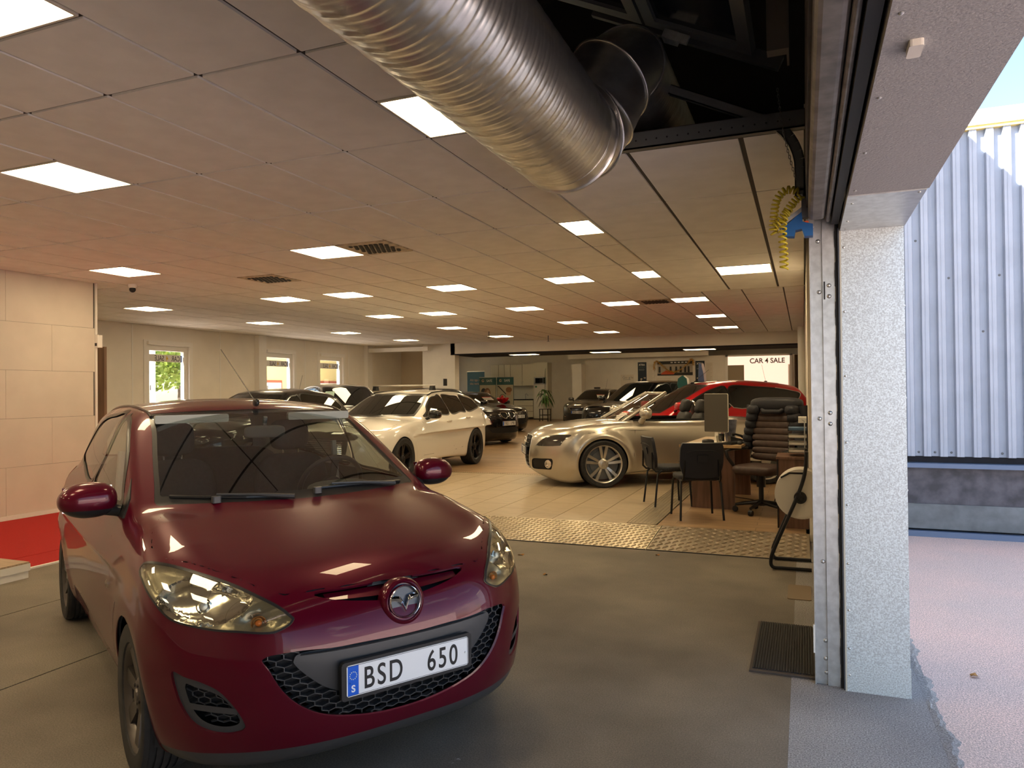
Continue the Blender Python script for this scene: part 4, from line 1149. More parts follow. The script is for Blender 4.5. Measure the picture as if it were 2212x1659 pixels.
    if antenna:
        x, y, L_, tl = antenna; z = float(ftop(F, [x], [abs(y)])[0])
        superball((x, y, z+.008), (.04, .018, .022), .8, 12, 8).build('aerial_base', mTRIMB, root, smooth=60)
        MB().tube([(x, y, z+.01), (x-L_*math.sin(tl), y, z+L_*math.cos(tl))], .003, 6).build('aerial_rod', mTRIMB, root)
    return root, F
# ---------------------------------------------------------------- burgundy hatchback
def burgundy():
    P = MAZDA; PM = mat('burgundy_paint', (.078, .0015, .011), .34, .3, coat=.7, coat_rough=.01, coat_ior=1.42, spec=.12)
    F = car_field(P); rz = math.radians(-31.3)
    root = thing('hatchback_car', 'burgundy hatchback with number plate BSD 650 parked by the open gate', 'car', (-3.08, 3.45, 0), rz)
    M = surface(F, (-2.1, -1., .06), (2.1, 1., 1.6), .016, 3)
    HL = [(-.338, .82), (-.346, .844), (-.378, .854), (-.433, .858), (-.5, .856), (-.581, .846), (-.693, .824), (-.798, .797), (-.902, .761), (-.969, .732), (-1.008, .707), (-1.026, .691), (-1.012, .672), (-.976, .655), (-.936, .653), (-.851, .661), (-.762, .667), (-.681, .677), (-.615, .687), (-.567, .702), (-.499, .738), (-.435, .773), (-.389, .798)]
    GR = [(0, .580), (.18, .584), (.29, .584), (.40, .589), (.49, .583), (.522, .574), (.527, .56), (.512, .54), (.47, .46), (.41, .395), (.325, .347), (.21, .318), (.1, .302), (0, .298)]
    GRM = GR + [(-a, b) for a, b in GR[::-1][1:-1]]
    SL = [(0, .765), (.1, .7645), (.2, .7635), (.3, .763), (.328, .756), (.275, .738), (.21, .725), (.11, .712), (0, .70)]
    SLM = SL + [(-a, b) for a, b in SL[::-1][1:-1]]
    FOG = [(-.606, .522), (-.664, .508), (-.723, .495), (-.785, .47), (-.825, .434), (-.859, .389), (-.88, .342), (-.868, .323), (-.81, .312), (-.741, .322), (-.684, .351), (-.644, .402), (-.619, .458)]
    for xa in P['axles']:
        V = M['V']; s = np.maximum(np.hypot(V[:, 0]-xa, V[:, 2]-.30) - P['arch'], .42-np.abs(V[:, 1])); M = clip(M, s)[1]
    # windscreen
    WS = [(0, 1.412), (.3, 1.409), (.50, 1.398), (.552, 1.385), (.575, 1.30), (.612, 1.18), (.642, 1.07), (.66, 1.0), (.60, .999), (.4, 1.0), (.2, .999), (0, .998)]
    poly = closed_curve([(0, 1.413, 1)] + WS[1:-1] + [(0, .998, 1), (-.3, .998), (-.3, 1.413)])
    V, N = M['V'], M['N']
    s = np.maximum(poly_sdf(np.stack([np.abs(V[:, 1]), V[:, 2]], 1), poly), np.where((N[:, 0] > .2) & (V[:, 0] > -.1) & (V[:, 0] < 1.06), -1., .02))
    a, M = clip(M, s)
    uv = np.stack([np.abs(a['V'][:, 1]), a['V'][:, 2]], 1); sd_ = poly_sdf(uv, poly)
    g, fr = clip(a, np.maximum(sd_+np.where(a['V'][:, 2] > 1.37, .006, .02), 1.030-a['V'][:, 2]))
    ws = np_obj('windscreen', g, glass_mat('windscreen_glass', (.66, .70, .68), base=.05), root, off=-.003)
    np_obj('screen_border', fr, mTRIMB, ws, off=-.002)
    # rear window
    RW = closed_curve([(-.3, 1.36), (.40, 1.36), (.47, 1.33), (.55, 1.10), (.52, 1.06), (-.3, 1.06)])
    V, N = M['V'], M['N']; s = np.maximum(poly_sdf(np.stack([np.abs(V[:, 1]), V[:, 2]], 1), RW), np.where((N[:, 0] < -.2) & (V[:, 0] < -1.2), -1., .02))
    a, M = clip(M, s); np_obj('rear_window', a, mGLASSC, root, off=-.003)
    # side windows (u = -x)
    for pts in ([(-.60, .985), (-.52, 1.07), (-.30, 1.22), (-.05, 1.345), (.12, 1.382), (.20, 1.385), (.205, 1.18), (.215, 1.015), (-.1, .99)],
                [(.255, 1.385), (.55, 1.39), (.85, 1.365), (1.05, 1.31), (1.22, 1.20), (1.30, 1.12), (1.22, 1.085), (.9, 1.055), (.265, 1.02)]):
        s = region(M, pts, 90, .2); a, M = clip(M, s)
        g, fr = clip(a, region(a, pts, 90, -.9) + .02)
        for sg in (1, -1):
            w_ = np_obj('side_window', clip(g, -sg*g['V'][:, 1])[0], glass_mat('side_glass', (.60, .66, .62), base=.06), root, off=-.004)
            np_obj('window_trim', clip(fr, -sg*fr['V'][:, 1])[0], mTRIMB, w_, off=.002)
    def feat(M, pts, ang, face=.05, curve=True): return clip(M, region(M, pts, ang, face, curve=curve))
    # headlights
    a, M = feat(M, HL, 45, .05)
    mHOUS = mat('lamp_housing', (.30, .28, .23), .28, .55); mLENSY = glass_mat('aged_lens', (.80, .79, .70), base=.05)
    for sg in (1, -1):
        q = clip(a, -sg*a['V'][:, 1])[0]
        lens = np_obj('headlight_lens', q, mLENSY, root, off=.003)
        inn, rim = clip(q, region(q, HL, 45, -.9)+.007); np_obj('lens_gasket', rim, mTRIMB, lens, off=.0045)
        uq = uvw(q['V'], 45); ctr = np.array([-.680, .757]); ax_ = np.array([.185, .078]); r2 = (((uq-ctr)/ax_)**2).sum(1)
        c2 = np.array([-.905, .700]); r3 = (((uq-c2)/np.array([.065, .030]))**2).sum(1)
        dep = .022 + .050*np.clip(1-r2, 0, 1)**.8 + .028*np.clip(1-r3, 0, 1)
        e3 = np.minimum(1, np.maximum(0, -region(q, HL, 45, -.9))/.02)
        dr = np.array([.80, sg*.42, .42]); hs = dict(V=q['V'] - dr*(dep*e3)[:, None], N=q['N'], T=q['T'])
        bowl, hs2 = clip(hs, np.sqrt(r2)-1)
        for piece, nm_, mm_ in ((hs2, 'lamp_housing', mHOUS), (bowl, 'reflector_bowl', mREFL)):
            o_ = np_obj(nm_, piece, mm_, lens); me_ = o_.data
            vv = piece['V']; tt = piece['T']; fn = np.cross(vv[tt[:, 1]]-vv[tt[:, 0]], vv[tt[:, 2]]-vv[tt[:, 0]]); vn = np.zeros_like(vv)
            for k in range(3): np.add.at(vn, tt[:, k], fn)
            vn /= np.maximum(np.linalg.norm(vn, axis=1), 1e-12)[:, None]; me_.normals_split_custom_set_from_vertices(vn.astype(np.float32).tolist())
        kc = np.argmin(r2); B = Matrix.Translation(tuple(hs['V'][kc] + np.array([.012, 0, 0]))) @ Matrix.Rotation(sg*.25, 4, 'Z') @ Matrix.Rotation(-.25, 4, 'Y')
        MB().lathe([(.017, -.02), (.017, .004), (.013, .012), (.0005, .015)], 18, B, 'X').build('headlight_bulb', mGALVS, lens, smooth=40)
        MB().lathe([(.022, -.006), (.027, -.002), (.027, .003), (.022, .005)], 24, B, 'X', closed=True).build('bulb_ring', mCHROME, lens, smooth=40)
        ka = np.argmin(r3); A_ = Matrix.Translation(tuple(hs['V'][ka] + np.array([.014, 0, 0]))) @ Matrix.Rotation(sg*.2, 4, 'Z')
        MB().lathe([(.016, -.012), (.024, -.006), (.027, .004), (.025, .004), (.016, -.008)], 22, A_, 'X').build('indicator_bowl', mat('amber_bowl', (.45, .20, .05), .2, .7), lens, smooth=50)
        MB().ball((0, 0, 0), .012, M=A_).build('indicator_bulb', mAMB, lens, smooth=60)
    # lower grille
    a, M = feat(M, GRM, 0, .2)
    gr_ = np_obj('grille_back', a, mat('grille_void', (.006, .006, .007), .7), root, off=-.055)
    PAN = [(-.40, .578), (-.2, .578), (0, .578), (.2, .578), (.40, .578), (.43, .545), (.36, .47), (.29, .425), (.2, .40), (0, .40), (-.2, .40), (-.29, .425), (-.36, .47), (-.43, .545)]
    pn = clip(a, poly_sdf(np.stack([a['V'][:, 1], a['V'][:, 2]], 1), closed_curve(PAN)))[0]
    np_obj('grille_panel', pn, mPLAST, root, off=-.022)
    yv = np.linspace(-.40, .40, 41); xx = fx(F, yv, np.full(41, .566))
    MB().raw([(x-.004, y, .576) for x, y in zip(xx, yv)] + [(x-.045, y, .545 + .02*abs(y)) for x, y in zip(xx, yv)], [(i, i+1, 42+i, 41+i) for i in range(40)]).build('grille_brow', mPLAST, root, smooth=60)
    def honey(poly, ang, cw, chh, depth, o_, name, inset=.006, wire=.0022, tilt=0.):
        bars = MB(); lo, hi = poly.min(0), poly.max(0); segs = {}
        rows = int((hi[1]-lo[1])/(chh*.75))+2; cols = int((hi[0]-lo[0])/cw)+2
        for r in range(-1, rows):
            for c in range(-1, cols):
                cx, cz = lo[0] + cw*(c + .5*(r % 2)), lo[1] + chh*.75*r
                h = [(cx + dx*cw/2, cz + dz*chh/2) for dx, dz in ((-1, .5), (0, 1), (1, .5), (1, -.5), (0, -1), (-1, -.5))]
                for k in range(3): segs[tuple(np.round(h[k]+h[k+1], 4))] = 1
        S = np.array(list(segs)); mid = (S[:, :2]+S[:, 2:])/2
        S = S[poly_sdf(mid, poly) < -inset*.2]
        # clip the ends that stick out
        return S
    def bars(S, to3, name, parent, wire, depth):
        b = MB()
        P1 = to3(S[:, 0], S[:, 1]); P2 = to3(S[:, 2], S[:, 3])
        for p, q in zip(P1, P2):
            p, q = Vector(p), Vector(q); d = q-p
            if d.length > .06: continue
            n = Vector((0, d.z, -d.y)); n = n.normalized()*wire if n.length > 1e-6 else Vector((0, wire, 0)); back = Vector((-depth, 0, 0))
            b.raw([p-n, p+n, q+n, q-n, p-n*1.6+back, p+n*1.6+back, q+n*1.6+back, q-n*1.6+back], [(0, 1, 2, 3), (0, 4, 5, 1), (2, 6, 7, 3), (1, 5, 6, 2), (0, 3, 7, 4)])
        o = b.build(name, mPLAST, parent); o['kind'] = 'stuff'; return o
    gp = closed_curve(GRM)
    S = honey(gp, 0, .050, .030, .02, 0, 'g')
    ins = poly_sdf((S[:, :2]+S[:, 2:])/2, closed_curve(PAN)) > .002
    S = S[ins]
    bars(S, lambda y, z: np.stack([fx(F, y, np.clip(z, .30, .58))-.022, y, z], 1), 'grille_mesh', gr_, .0016, .022)
    # upper slot and emblem boss
    a, M = feat(M, SLM, 0, .2)
    np_obj('upper_slot', a, mat('grille_void', (.006, .006, .007), .7), root, off=-.05)
    yv = np.linspace(-.30, .30, 41); zc = .752 - .004*np.abs(yv)/.3
    for o1, o2, hz, nm, mm in ((-.020, -.045, .012, 'slot_bar', PM),):
        yv2 = np.linspace(-.285, .285, 41); zl = .738 - .0*yv2; x0 = fx(F, yv2, zl)
        up = .748 + 0*yv2; lowz = .733 - .012*(1-(np.abs(yv2)/.285)**1.5)
        xu, xl = fx(F, yv2, up)-.03, fx(F, yv2, lowz)-.012
        MB().raw([(x, y, z) for x, y, z in zip(xu, yv2, up)] + [(x, y, z) for x, y, z in zip(xl, yv2, lowz)] + [(x-.03, y, z-.002) for x, y, z in zip(xl, yv2, lowz)], [(i, i+1, 42+i, 41+i) for i in range(40)] + [(41+i, 42+i, 83+i, 82+i) for i in range(40)]).build(nm, PM, root, smooth=60)
    for k in range(8):
        yk = -.24 + .48*k/7; xk = float(fx(F, [yk], [.757])[0])-.028
        MB().box(xk-.01, xk, yk-.012, yk+.012, .751, .760).build('slot_clip', mPLAST, root)
    E_ = Matrix.Translation((1.922, 0, .696)) @ Matrix.Rotation(-.22, 4, 'Y')
    em = MB().lathe([(.092, -.05), (.090, -.012), (.083, .0), (.074, .004), (.0705, .001), (.068, -.012), (.0005, -.014)], 48, E_, 'X').build('emblem_boss', PM, root, smooth=50)
    MB().lathe([(.0665, -.012), (.0665, -.0125), (.0005, -.0122)], 40, E_, 'X').build('emblem_ground', mat('emblem_dark', (.05, .055, .065), .3, .4), em)
    def ellring(rx_, rz_, t, d):
        n = 56; v = []
        for i in range(n):
            a_ = 2*math.pi*i/n; c, s_ = math.cos(a_), math.sin(a_)
            for q, xq in ((1+t, .004), (1+t*.5, d), (1., .004), (1., -.012), (1+t, -.012)):
                v.append(E_ @ Vector((xq, rx_*q*c, rz_*q*s_)))
        return v, [(5*i+k, 5*((i+1) % n)+k, 5*((i+1) % n)+(k+1) % 5, 5*i+(k+1) % 5) for i in range(n) for k in range(5)]
    v, f = ellring(.0585, .0545, .155, .011); MB().raw(v, f).build('emblem_ring', mCHROME, em, smooth=50)
    for sg in (1, -1):                      # winged strokes of the badge
        path = [(.0, -.028), (.016, .006), (.032, .014), (.060, .018)]; wd = [.010, .012, .011, .008]
        b = MB(); L_ = []
        cv = smooth_path([(q[0], q[1], 0) for q in path], 6)
        for i, q in enumerate(cv):
            k = i/(len(cv)-1); w_ = .0115*(1-.25*k)
            L_.append((q.x*sg, q.y, w_))
        v = []
        for y, z, w_ in L_:
            for xq, dz in ((.002, -w_), (.009, 0), (.002, w_), (-.012, w_), (-.012, -w_)): v.append(E_ @ Vector((xq, y, z+dz)))
        n = len(L_); f = [(5*i+k, 5*(i+1)+k, 5*(i+1)+(k+1) % 5, 5*i+(k+1) % 5) for i in range(n-1) for k in range(5)] + [tuple(range(5)), tuple(range(5*n-5, 5*n))]
        b.raw(v, f).build('emblem_wing', mCHROME, em, smooth=35)
    # fog lamp recesses
    a, M = feat(M, FOG, 45, .05)
    FI = closed_curve(FOG); cen = np.array([-.755, .405]); FIN = [tuple(cen + (np.array(q)-cen)*np.array([.74, .70]) + np.array([-.012, -.006])) for q in FOG]
    for sg in (1, -1):
        q = clip(a, -sg*a['V'][:, 1])[0]; inn, bez = clip(q, region(q, FIN, 45, -.9))
        bz = np_obj('fog_bezel', bez, mPLAST, root, off=-.010); np_obj('fog_void', inn, mat('grille_void', (.006, .006, .007), .7), bz, off=-.05)
        pl = np.array(FIN); S = honey(closed_curve(FIN), 45, .046, .028, .02, 0, 'f')
        def to3(u, z, sg=sg):
            # invert the 45 degree view: walk along the view direction until the skin is met
            t = np.linspace(2.6, .9, 120); c = math.sqrt(.5)
            y = (u[:, None]*c + t[None]*c); x = (-u[:, None]*c + t[None]*c)
            f = F(np.stack([x, y, np.broadcast_to(z[:, None], x.shape)], -1).reshape(-1, 3)).reshape(x.shape); i = np.maximum(np.argmax(f < 0, 1), 1)
            r = np.arange(len(u)); lo, hi = t[i-1], t[i]
            for _ in range(10):
                m_ = (lo+hi)/2; k = F(np.stack([-u*c+m_*c, u*c+m_*c, z], 1)) < 0; hi = np.where(k, m_, hi); lo = np.where(k, lo, m_)
            hi = hi-.03
            return np.stack([-u*c+hi*c, sg*(u*c+hi*c), z], 1)
        bars(S, to3, 'fog_mesh', bz, .0015, .012)
        bar_u = np.linspace(-.852, -.66, 12); top = to3(bar_u, np.full(12, .402)+.018*(bar_u+.852)/.2) ; bot = to3(bar_u, np.full(12, .380)+.018*(bar_u+.852)/.2)
        fw = np.array([.018, sg*.018, 0])
        MB().raw([tuple(p_+fw) for p_ in top] + [tuple(p_+fw) for p_ in bot] + [tuple(p_-fw) for p_ in bot], [(i, i+1, 13+i, 12+i) for i in range(11)] + [(12+i, 13+i, 25+i, 24+i) for i in range(11)]).build('fog_crossbar', mPLAST, bz, smooth=50)
    # tail lamps
    TL = [(-.80, .98), (-.80, .72), (-.70, .70), (-.60, .78), (-.62, .98)]
    V, N = M['V'], M['N']; s = np.maximum(poly_sdf(np.stack([-np.abs(V[:, 1]), V[:, 2]], 1), closed_curve(TL)), np.where((V[:, 0] < -1.45), -1., .02)); a, M = clip(M, s)
    for sg in (1, -1): np_obj('tail_lamp', clip(a, -sg*a['V'][:, 1])[0], mREDL, root, off=.003)
    # lower apron
    V = M['V']; s = np.maximum(V[:, 2] - (.232 + .012*np.clip((V[:, 0]-1.6)/.3, 0, 1)), 1.5-V[:, 0]); a, M = clip(M, s); np_obj('apron', a, mPLAST, root, off=-.004)
    sh = clip(M, .2-M['V'][:, 2])[0]
    low, up_ = clip(sh, sh['V'][:, 2]-1.0)
    np_obj('inner_shell', low, mINNER, root, off=-.018); np_obj('cabin_lining', up_, mINLIGHT, root, off=-.022)
    # panel gaps
    HOOD = [(1.838, 0), (1.832, .12), (1.82, .24), (1.806, .34), (1.79, .42), (1.75, .478), (1.66, .542), (1.56, .616), (1.45, .695), (1.37, .745), (1.28, .758), (1.20, .757), (1.11, .737), (1.03, .708), (.95, .672), (.86, .64)]
    M = clip(M, band(M, HOOD, 0, .0028, .15, True))[1]
    M = clip(M, band(M, [(-1.62, .675), (-1.53, .635), (-1.44, .58)], 90, .002, .1))[1]
    for ln in ([(-.66, .30), (-.70, .60), (-.68, .85), (-.60, .97)], [(.225, 1.01), (.23, .6), (.23, .26)], [(1.05, .62), (1.12, .85), (1.22, 1.07)], [(-.66, .30), (-.60, .25), (.6, .25), (.95, .30), (1.0, .45)]):
        M = clip(M, band(M, ln, 90, .0026, .3))[1]
    hp = HOOD + [(.80, .60), (.80, -.3), (1.838, -.3)]
    a, M = clip(M, region(M, hp, 0, .12, curve=False, top=True)); np_obj('bonnet', a, PM, root)
    V = M['V']; s = np.maximum(V[:, 2]-1.365, np.abs(V[:, 1])-.55); rf = np.maximum(1.36-V[:, 2], np.abs(V[:, 1])-.545); a, M = clip(M, rf); np_obj('roof', a, PM, root)
    # front bumper = everything ahead of the seam and below the bonnet
    V = M['V']; s = np.maximum(1.44 + (V[:, 2]-.58)*1.15 - V[:, 0], V[:, 2]-.775); a, M = clip(M, s); np_obj('front_bumper', a, PM, root, thick=.02)
    V = M['V']; a, M = clip(M, np.maximum(.665-V[:, 0], V[:, 2]-.99))
    for sg in (1, -1): np_obj('front_wing', clip(a, -sg*a['V'][:, 1])[0], PM, root, thick=.008)
    for x0, x1, nm in ((-.228, .665, 'front_door'), (-1.06, -.228, 'rear_door')):
        V = M['V']; a, M = clip(M, np.maximum(np.maximum(x0-V[:, 0], V[:, 0]-x1), np.maximum(.255-V[:, 2], V[:, 2]-1.0)))
        for sg in (1, -1): np_obj(nm, clip(a, -sg*a['V'][:, 1])[0], PM, root)
    np_obj('body_shell', M, PM, root)
    # roof mouldings
    for sg in (1, -1):
        xs_ = np.linspace(.08, -1.45, 24); yy = .548 - .02*np.clip((-xs_-.9)/.6, 0, 1); zz = ftop(F, xs_, yy)
        MB().tube([(x, sg*y, z+.001) for x, y, z in zip(xs_, yy, zz)], .009, 6).build('roof_moulding', mTRIMB, root, smooth=60)
    # wheels
    ty, rm, dk = wheel_meshes('mazda', .292, .185, 'mazda', mat('rim_anthracite', (.10, .09, .085), .3, .8))
    for xa in P['axles']:
        for sg in (1, -1):
            t = link_mesh('tyre', ty, None, root, (xa, sg*.742, .292), (0, .4*sg, 0 if sg > 0 else math.pi)); link_mesh('rim', rm, None, t); link_mesh('brake_disc', dk, None, t)
        for sg in (1, -1):
            b = MB(); v = []; n = 24
            for y in (.42, .80): v += [Vector((xa + .325*math.cos(math.pi*1.2*i/n-.3), sg*y, .30 + .325*math.sin(math.pi*1.2*i/n-.3))) for i in range(n+1)]
            b.raw(v, [(i, i+1, n+2+i, n+1+i) for i in range(n)]); b.raw([Vector((xa+q[0], sg*.42, q[1])) for q in ((-.4, .14), (.4, .14), (.4, .7), (-.4, .7))], [(0, 1, 2, 3)])
            b.build('wheel_well', mRUBBER, root)
    MB().box(-1.7, 1.5, -.62, .62, .17, .19).build('underbody', mRUBBER, root)
    number_plate(root, F, .462, 'BSD 650', x=1.962, detail=True)
    # mirrors
    def mirror_f(Q):
        x, y, z = Q[:, 0], Q[:, 1], Q[:, 2]
        yy = np.where(y > 0, y/.125, y/.115); k = 1 - .22*np.clip(yy, 0, 1)**2
        f = ((np.abs(x)/.085)**2.3 + np.abs(yy)**2.6 + (np.abs(z)/(.082*k))**2.4)**.4*.085 - .085
        return smax(f, -x-.05, .02)
    MM = surface(mirror_f, (-.12, -.16, -.11), (.12, .16, .11), .01, 2)
    for sg in (1, -1):
        Q = dict(MM); Q['V'] = MM['V'] + np.array([.60, sg*.905, 1.022])
        if sg < 0:
            Q['V'] = MM['V']*np.array([1, -1, 1]) + np.array([.60, sg*.905, 1.022]); Q['N'] = MM['N']*np.array([1, -1, 1]); Q['T'] = MM['T'][:, ::-1]
        lo_, hi_ = clip(Q, Q['V'][:, 2]-.985)
        mh = np_obj('mirror_cap', hi_, PM, root); np_obj('mirror_base', lo_, mTRIMB, mh, off=-.003)
        MB().box(.548, .552, sg*.905-.10, sg*.905+.10, .965, 1.08).build('mirror_glass', mCHROME, mh)
        MB().tube([(.60, sg*.84, .975), (.625, sg*.775, .965)], .028, 10).build('mirror_arm', mTRIMB, mh, smooth=60)
        b = MB(); ys_ = [float(fside(F, [x], [z])[0])+.006 for x, z in ((.72, .945), (.66, 1.02), (.535, 1.10), (.53, .965))]
        b.raw([(x, sg*y, z) for (x, z), y in zip(((.74, .945), (.66, 1.02), (.53, 1.10), (.53, .945)), ys_)] + [(x, sg*(y-.03), z) for (x, z), y in zip(((.74, .945), (.66, 1.02), (.53, 1.10), (.53, .945)), ys_)], [(0, 1, 2, 3), (0, 4, 5, 1), (1, 5, 6, 2), (2, 6, 7, 3), (3, 7, 4, 0)]); b.build('mirror_sail', mTRIMB, mh)
        y = float(fside(F, [.66], [.645])[0]); MB().lathe([(.020, -.004), (.020, .004), (.012, .010), (.0005, .011)], 18, Matrix.Translation((.66, sg*y, .645)) @ Matrix.Rotation(math.pi if sg < 0 else 0, 4, 'Z'), 'Y').build('side_indicator', mLENS, root, smooth=40)
        for x in (-.08, -1.0):
            y = float(fside(F, [x], [.90])[0]); superball((x, sg*(y+.018), .90), (.09, .015, .017), .6, 14, 8).build('door_handle', PM, root, smooth=60)
    # wipers
    def onws(y, z): return (float(fx(F, [y], [z])[0])+.012, y, z)
    for pts in ([(-.60, 1.03), (-.45, 1.022), (-.30, 1.016), (-.12, 1.012)], [(.02, 1.03), (.2, 1.03), (.4, 1.024), (.56, 1.012)]):
        MB().tube([onws(*q) for q in pts], .007, 6).build('wiper_blade', mTRIMB, root)
    for pts in ([(-.10, 1.005), (-.25, 1.02), (-.42, 1.028)], [(.50, 1.006), (.3, 1.03), (.12, 1.04)]):
        MB().tube([(onws(*q)[0]+.012, q[0], q[1]+.006) for q in pts], .008, 6, rr=[.012, .008, .006]).build('wiper_arm', mPLAST, root)
    MB().rbox(.90, .93, -.45, -.41, 1.0, 1.03, .008, 2).build('wiper_hinge', mPLAST, root)
    MB().rbox(.965, .995, .01, .05, 1.01, 1.04, .008, 2).build('wiper_hinge', mPLAST, root)
    # aerial
    superball((.132, 0, 1.450), (.035, .016, .022), .8, 12, 8).build('aerial_base', mTRIMB, root, smooth=60)
    MB().tube([(.11, 0, 1.46), (-.596, 0, 1.797)], .0028, 6).build('aerial_rod', mTRIMB, root)
    # cabin
    MB().prism([(.45, .62), (.45, .86), (.52, .93), (.70, .955), (.86, .945), (.90, .90), (.90, .62)], -.70, .70, 1).build('dashboard', mINNER, root)
    superball((.50, .36, .955), (.10, .19, .05), .7).build('instrument_hood', mINNER, root, smooth=60)
    S_ = Matrix.Translation((.36, .36, .965)) @ Matrix.Rotation(-1.12, 4, 'Y')
    MB().tube([S_ @ Vector((.185*math.cos(t), .185*math.sin(t), 0)) for t in [2*math.pi*i/40 for i in range(41)]], .015, 8, cap=False).build('steering_wheel', mTRIMB, root, smooth=60)
    MB().lathe([(.06, -.01), (.06, .02), (.03, .03)], 20, S_).box(-.17, .17, -.02, .02, -.005, .012, S_).build('steering_hub', mTRIMB, root)
    for sg in (1, -1):
        B = Matrix.Translation((-.12, sg*.36, .58)) @ Matrix.Rotation(-.22, 4, 'Y')
        superball((.22, 0, -.12), (.27, .25, .09), .55, M=B).build('seat_cushion', mSEAT, root, smooth=60)
        superball((-.08, 0, .22), (.09, .24, .34), .5, M=B).build('seat_back', mSEAT, root, smooth=60)
        superball((-.06, 0, .68), (.06, .125, .10), .55, M=B).build('headrest', mSEAT, root, smooth=60)
        for q in (-.05, .05): MB().tube([B @ Vector((-.06, q, .5)), B @ Vector((-.06, q, .64))], .006, 6).build('headrest_post', mCHROME, root)
        MB().rbox(.16, .19, sg*.36-.19, sg*.36+.19, 1.345, 1.39, .01, 2, 0).build('sun_visor', mINLIGHT, root)
        MB().tube([(-.26, sg*.64, 1.18), (-.25, sg*.66, .9)], .02, 8).build('belt_guide', mINLIGHT, root)
    superball((-1.0, 0, .62), (.26, .60, .10), .4).build('rear_bench', mSEAT, root, smooth=60)
    superball((-1.28, 0, .85), (.10, .60, .26), .4).build('rear_backrest', mSEAT, root, smooth=60)
    MB().box(-1.4, .9, -.68, .68, .30, .34).build('cabin_floor', mSEAT, root)
    superball((.285, 0, 1.287), (.022, .115, .035), .5).build('interior_mirror', mINNER, root, smooth=60)
    MB().tube([(.275, 0, 1.31), (.30, 0, 1.37)], .012, 8).build('mirror_stem', mINNER, root)
    return root
burgundy()
# ---------------------------------------------------------------- the other cars
def gen(L, W, H, WB, fo, cowl, rf, rr, tail, hood_z=.72, belt=.95, arch=.345, az=.33, nose=(.45, 2.8), roof_w=.58, bump=.06, deck=1.0, gc=.2):
    """curves of an ordinary closed car; x forward, origin at mid length"""
    h = L/2; w = W/2; fa, ra = h-fo, h-fo-WB; cx, cz = cowl
    return dict(
        top=[(h+.1, hood_z-.16), (h-.03, hood_z-.03), (h-.14, hood_z+.035), (h-.45, hood_z+(cz-hood_z)*.50), ((h+cx)/2-.1, hood_z+(cz-hood_z)*.80), (cx, cz), (cx-.5, min(cz, belt+.03)), (-h+.6, belt+.03), (-h, belt)],
        crown=[(h, .08), (cx, .05), (-h, .03)],
        plan=[(h, w-.02), (fa, w-.008), (0, w-.012), (ra, w-.004), (-h+.25, w-.05), (-h, w-.11)],
        inset=[(.12, .09), (.22, .05), (.38, .018), (.55, .002), (.70, 0.), (.82, .012), (belt, .048), (belt+.13, .13)],
        front=[(.1, h-.13), (.22, h-.05), (.38, h-.008), (.52, h), (hood_z-.08, h-.03), (hood_z+.04, h-.09), (hood_z+.18, h-.24)],
        rear=[(.1, -h+.16), (.28, -h+.03), (.5, -h), (.7, -h+.01), (.9, -h+.05), (deck+.1, -h+.12), (deck+.3, -h+.25)],
        bottom=[(h+.1, .34), (h-.1, .20), (fa-.3, .17), (ra+.3, .18), (-h+.3, .24), (-h-.1, .38)],
        nose=nose, tail=(.40, 3.),
        roof=[(cx, H-.22), (rf+.25, H-.10), (rf, H-.055), (rf-.45, H-.012), ((rf+rr)/2-.1, H), (rr+.35, H-.025), (rr, H-.065), (rr-.4, H-.14)],
        cab_plan=[(cx+.1, w-.13), (cx-.4, w-.09), (0, w-.07), (rr+.3, w-.10), (-h, w-.19)],
        tumble=(w-.07-roof_w)/(H-.08-belt)*.86, belt=belt, roof_crown=.05, bow=.06, screen=((cx+.10, cz-.015), (rf, H-.065)),
        backlight=tail, screen_curve=.11, axles=(fa, ra), arch=arch, arch_z=az, flare=.014, kt=.10, kc=.08, kf=.12, ku=.06, kw=.05, track=w-.10)
def gwin(cx, rf, rr, H, belt, end, upz=None, b1=.25, rise=.06, nw=2):
    """side window outlines (u=-x) between cowl and tail"""
    t = H-.115; u0 = -cx+.32
    lo = lambda u: belt+.015 + rise*np.clip((u-u0)/(end-u0), 0, 1)
    a = [(u0, lo(u0)), (u0+.16, belt+.11), ((u0-rf)/2+.06, (belt+t)/2+.03), (-rf+.08, t-.035), (-rf+.28, t-.008), (b1-.04, t), (b1-.03, lo(b1)), ((u0+b1)/2, lo((u0+b1)/2))]
    b2 = b1 + .78 if nw == 3 else end
    b = [(b1+.02, t), (b1+.45, t), (b2-.10 if nw == 3 else end-.28, t-.01 if nw == 3 else t-.05), (b2-.02 if nw == 3 else end-.06, t-.04 if nw == 3 else (t+belt)/2+.03), (b2 if nw == 3 else end, lo(b2)+.0 if nw == 3 else upz or lo(end)+.06), (b2-.3, lo(b2-.3)), (b1+.03, lo(b1))]
    out_ = [a, b]
    if nw == 3: out_.append([(b2+.03, t-.012), (b2+.35, t-.03), (end-.20, t-.08), (end-.05, t-.18), (end, upz or lo(end)+.05), (end-.25, lo(end)), (b2+.05, lo(b2))])
    return out_
def gscreen(cz, H, wb, wt): return [(-.3, H-.075), (.30, H-.078), (wt-.06, H-.085), (wt-.02, H-.10), ((wb+wt)/2, (H+cz)/2), (wb-.01, cz+.02), (wb-.05, cz+.012), (.3, cz+.012), (-.3, cz+.012)]
def grear(z0, z1, wb, wt): return [(-.3, z1), (wt-.06, z1), (wt, z1-.03), (wb, z0+.04), (wb-.06, z0), (-.3, z0)]
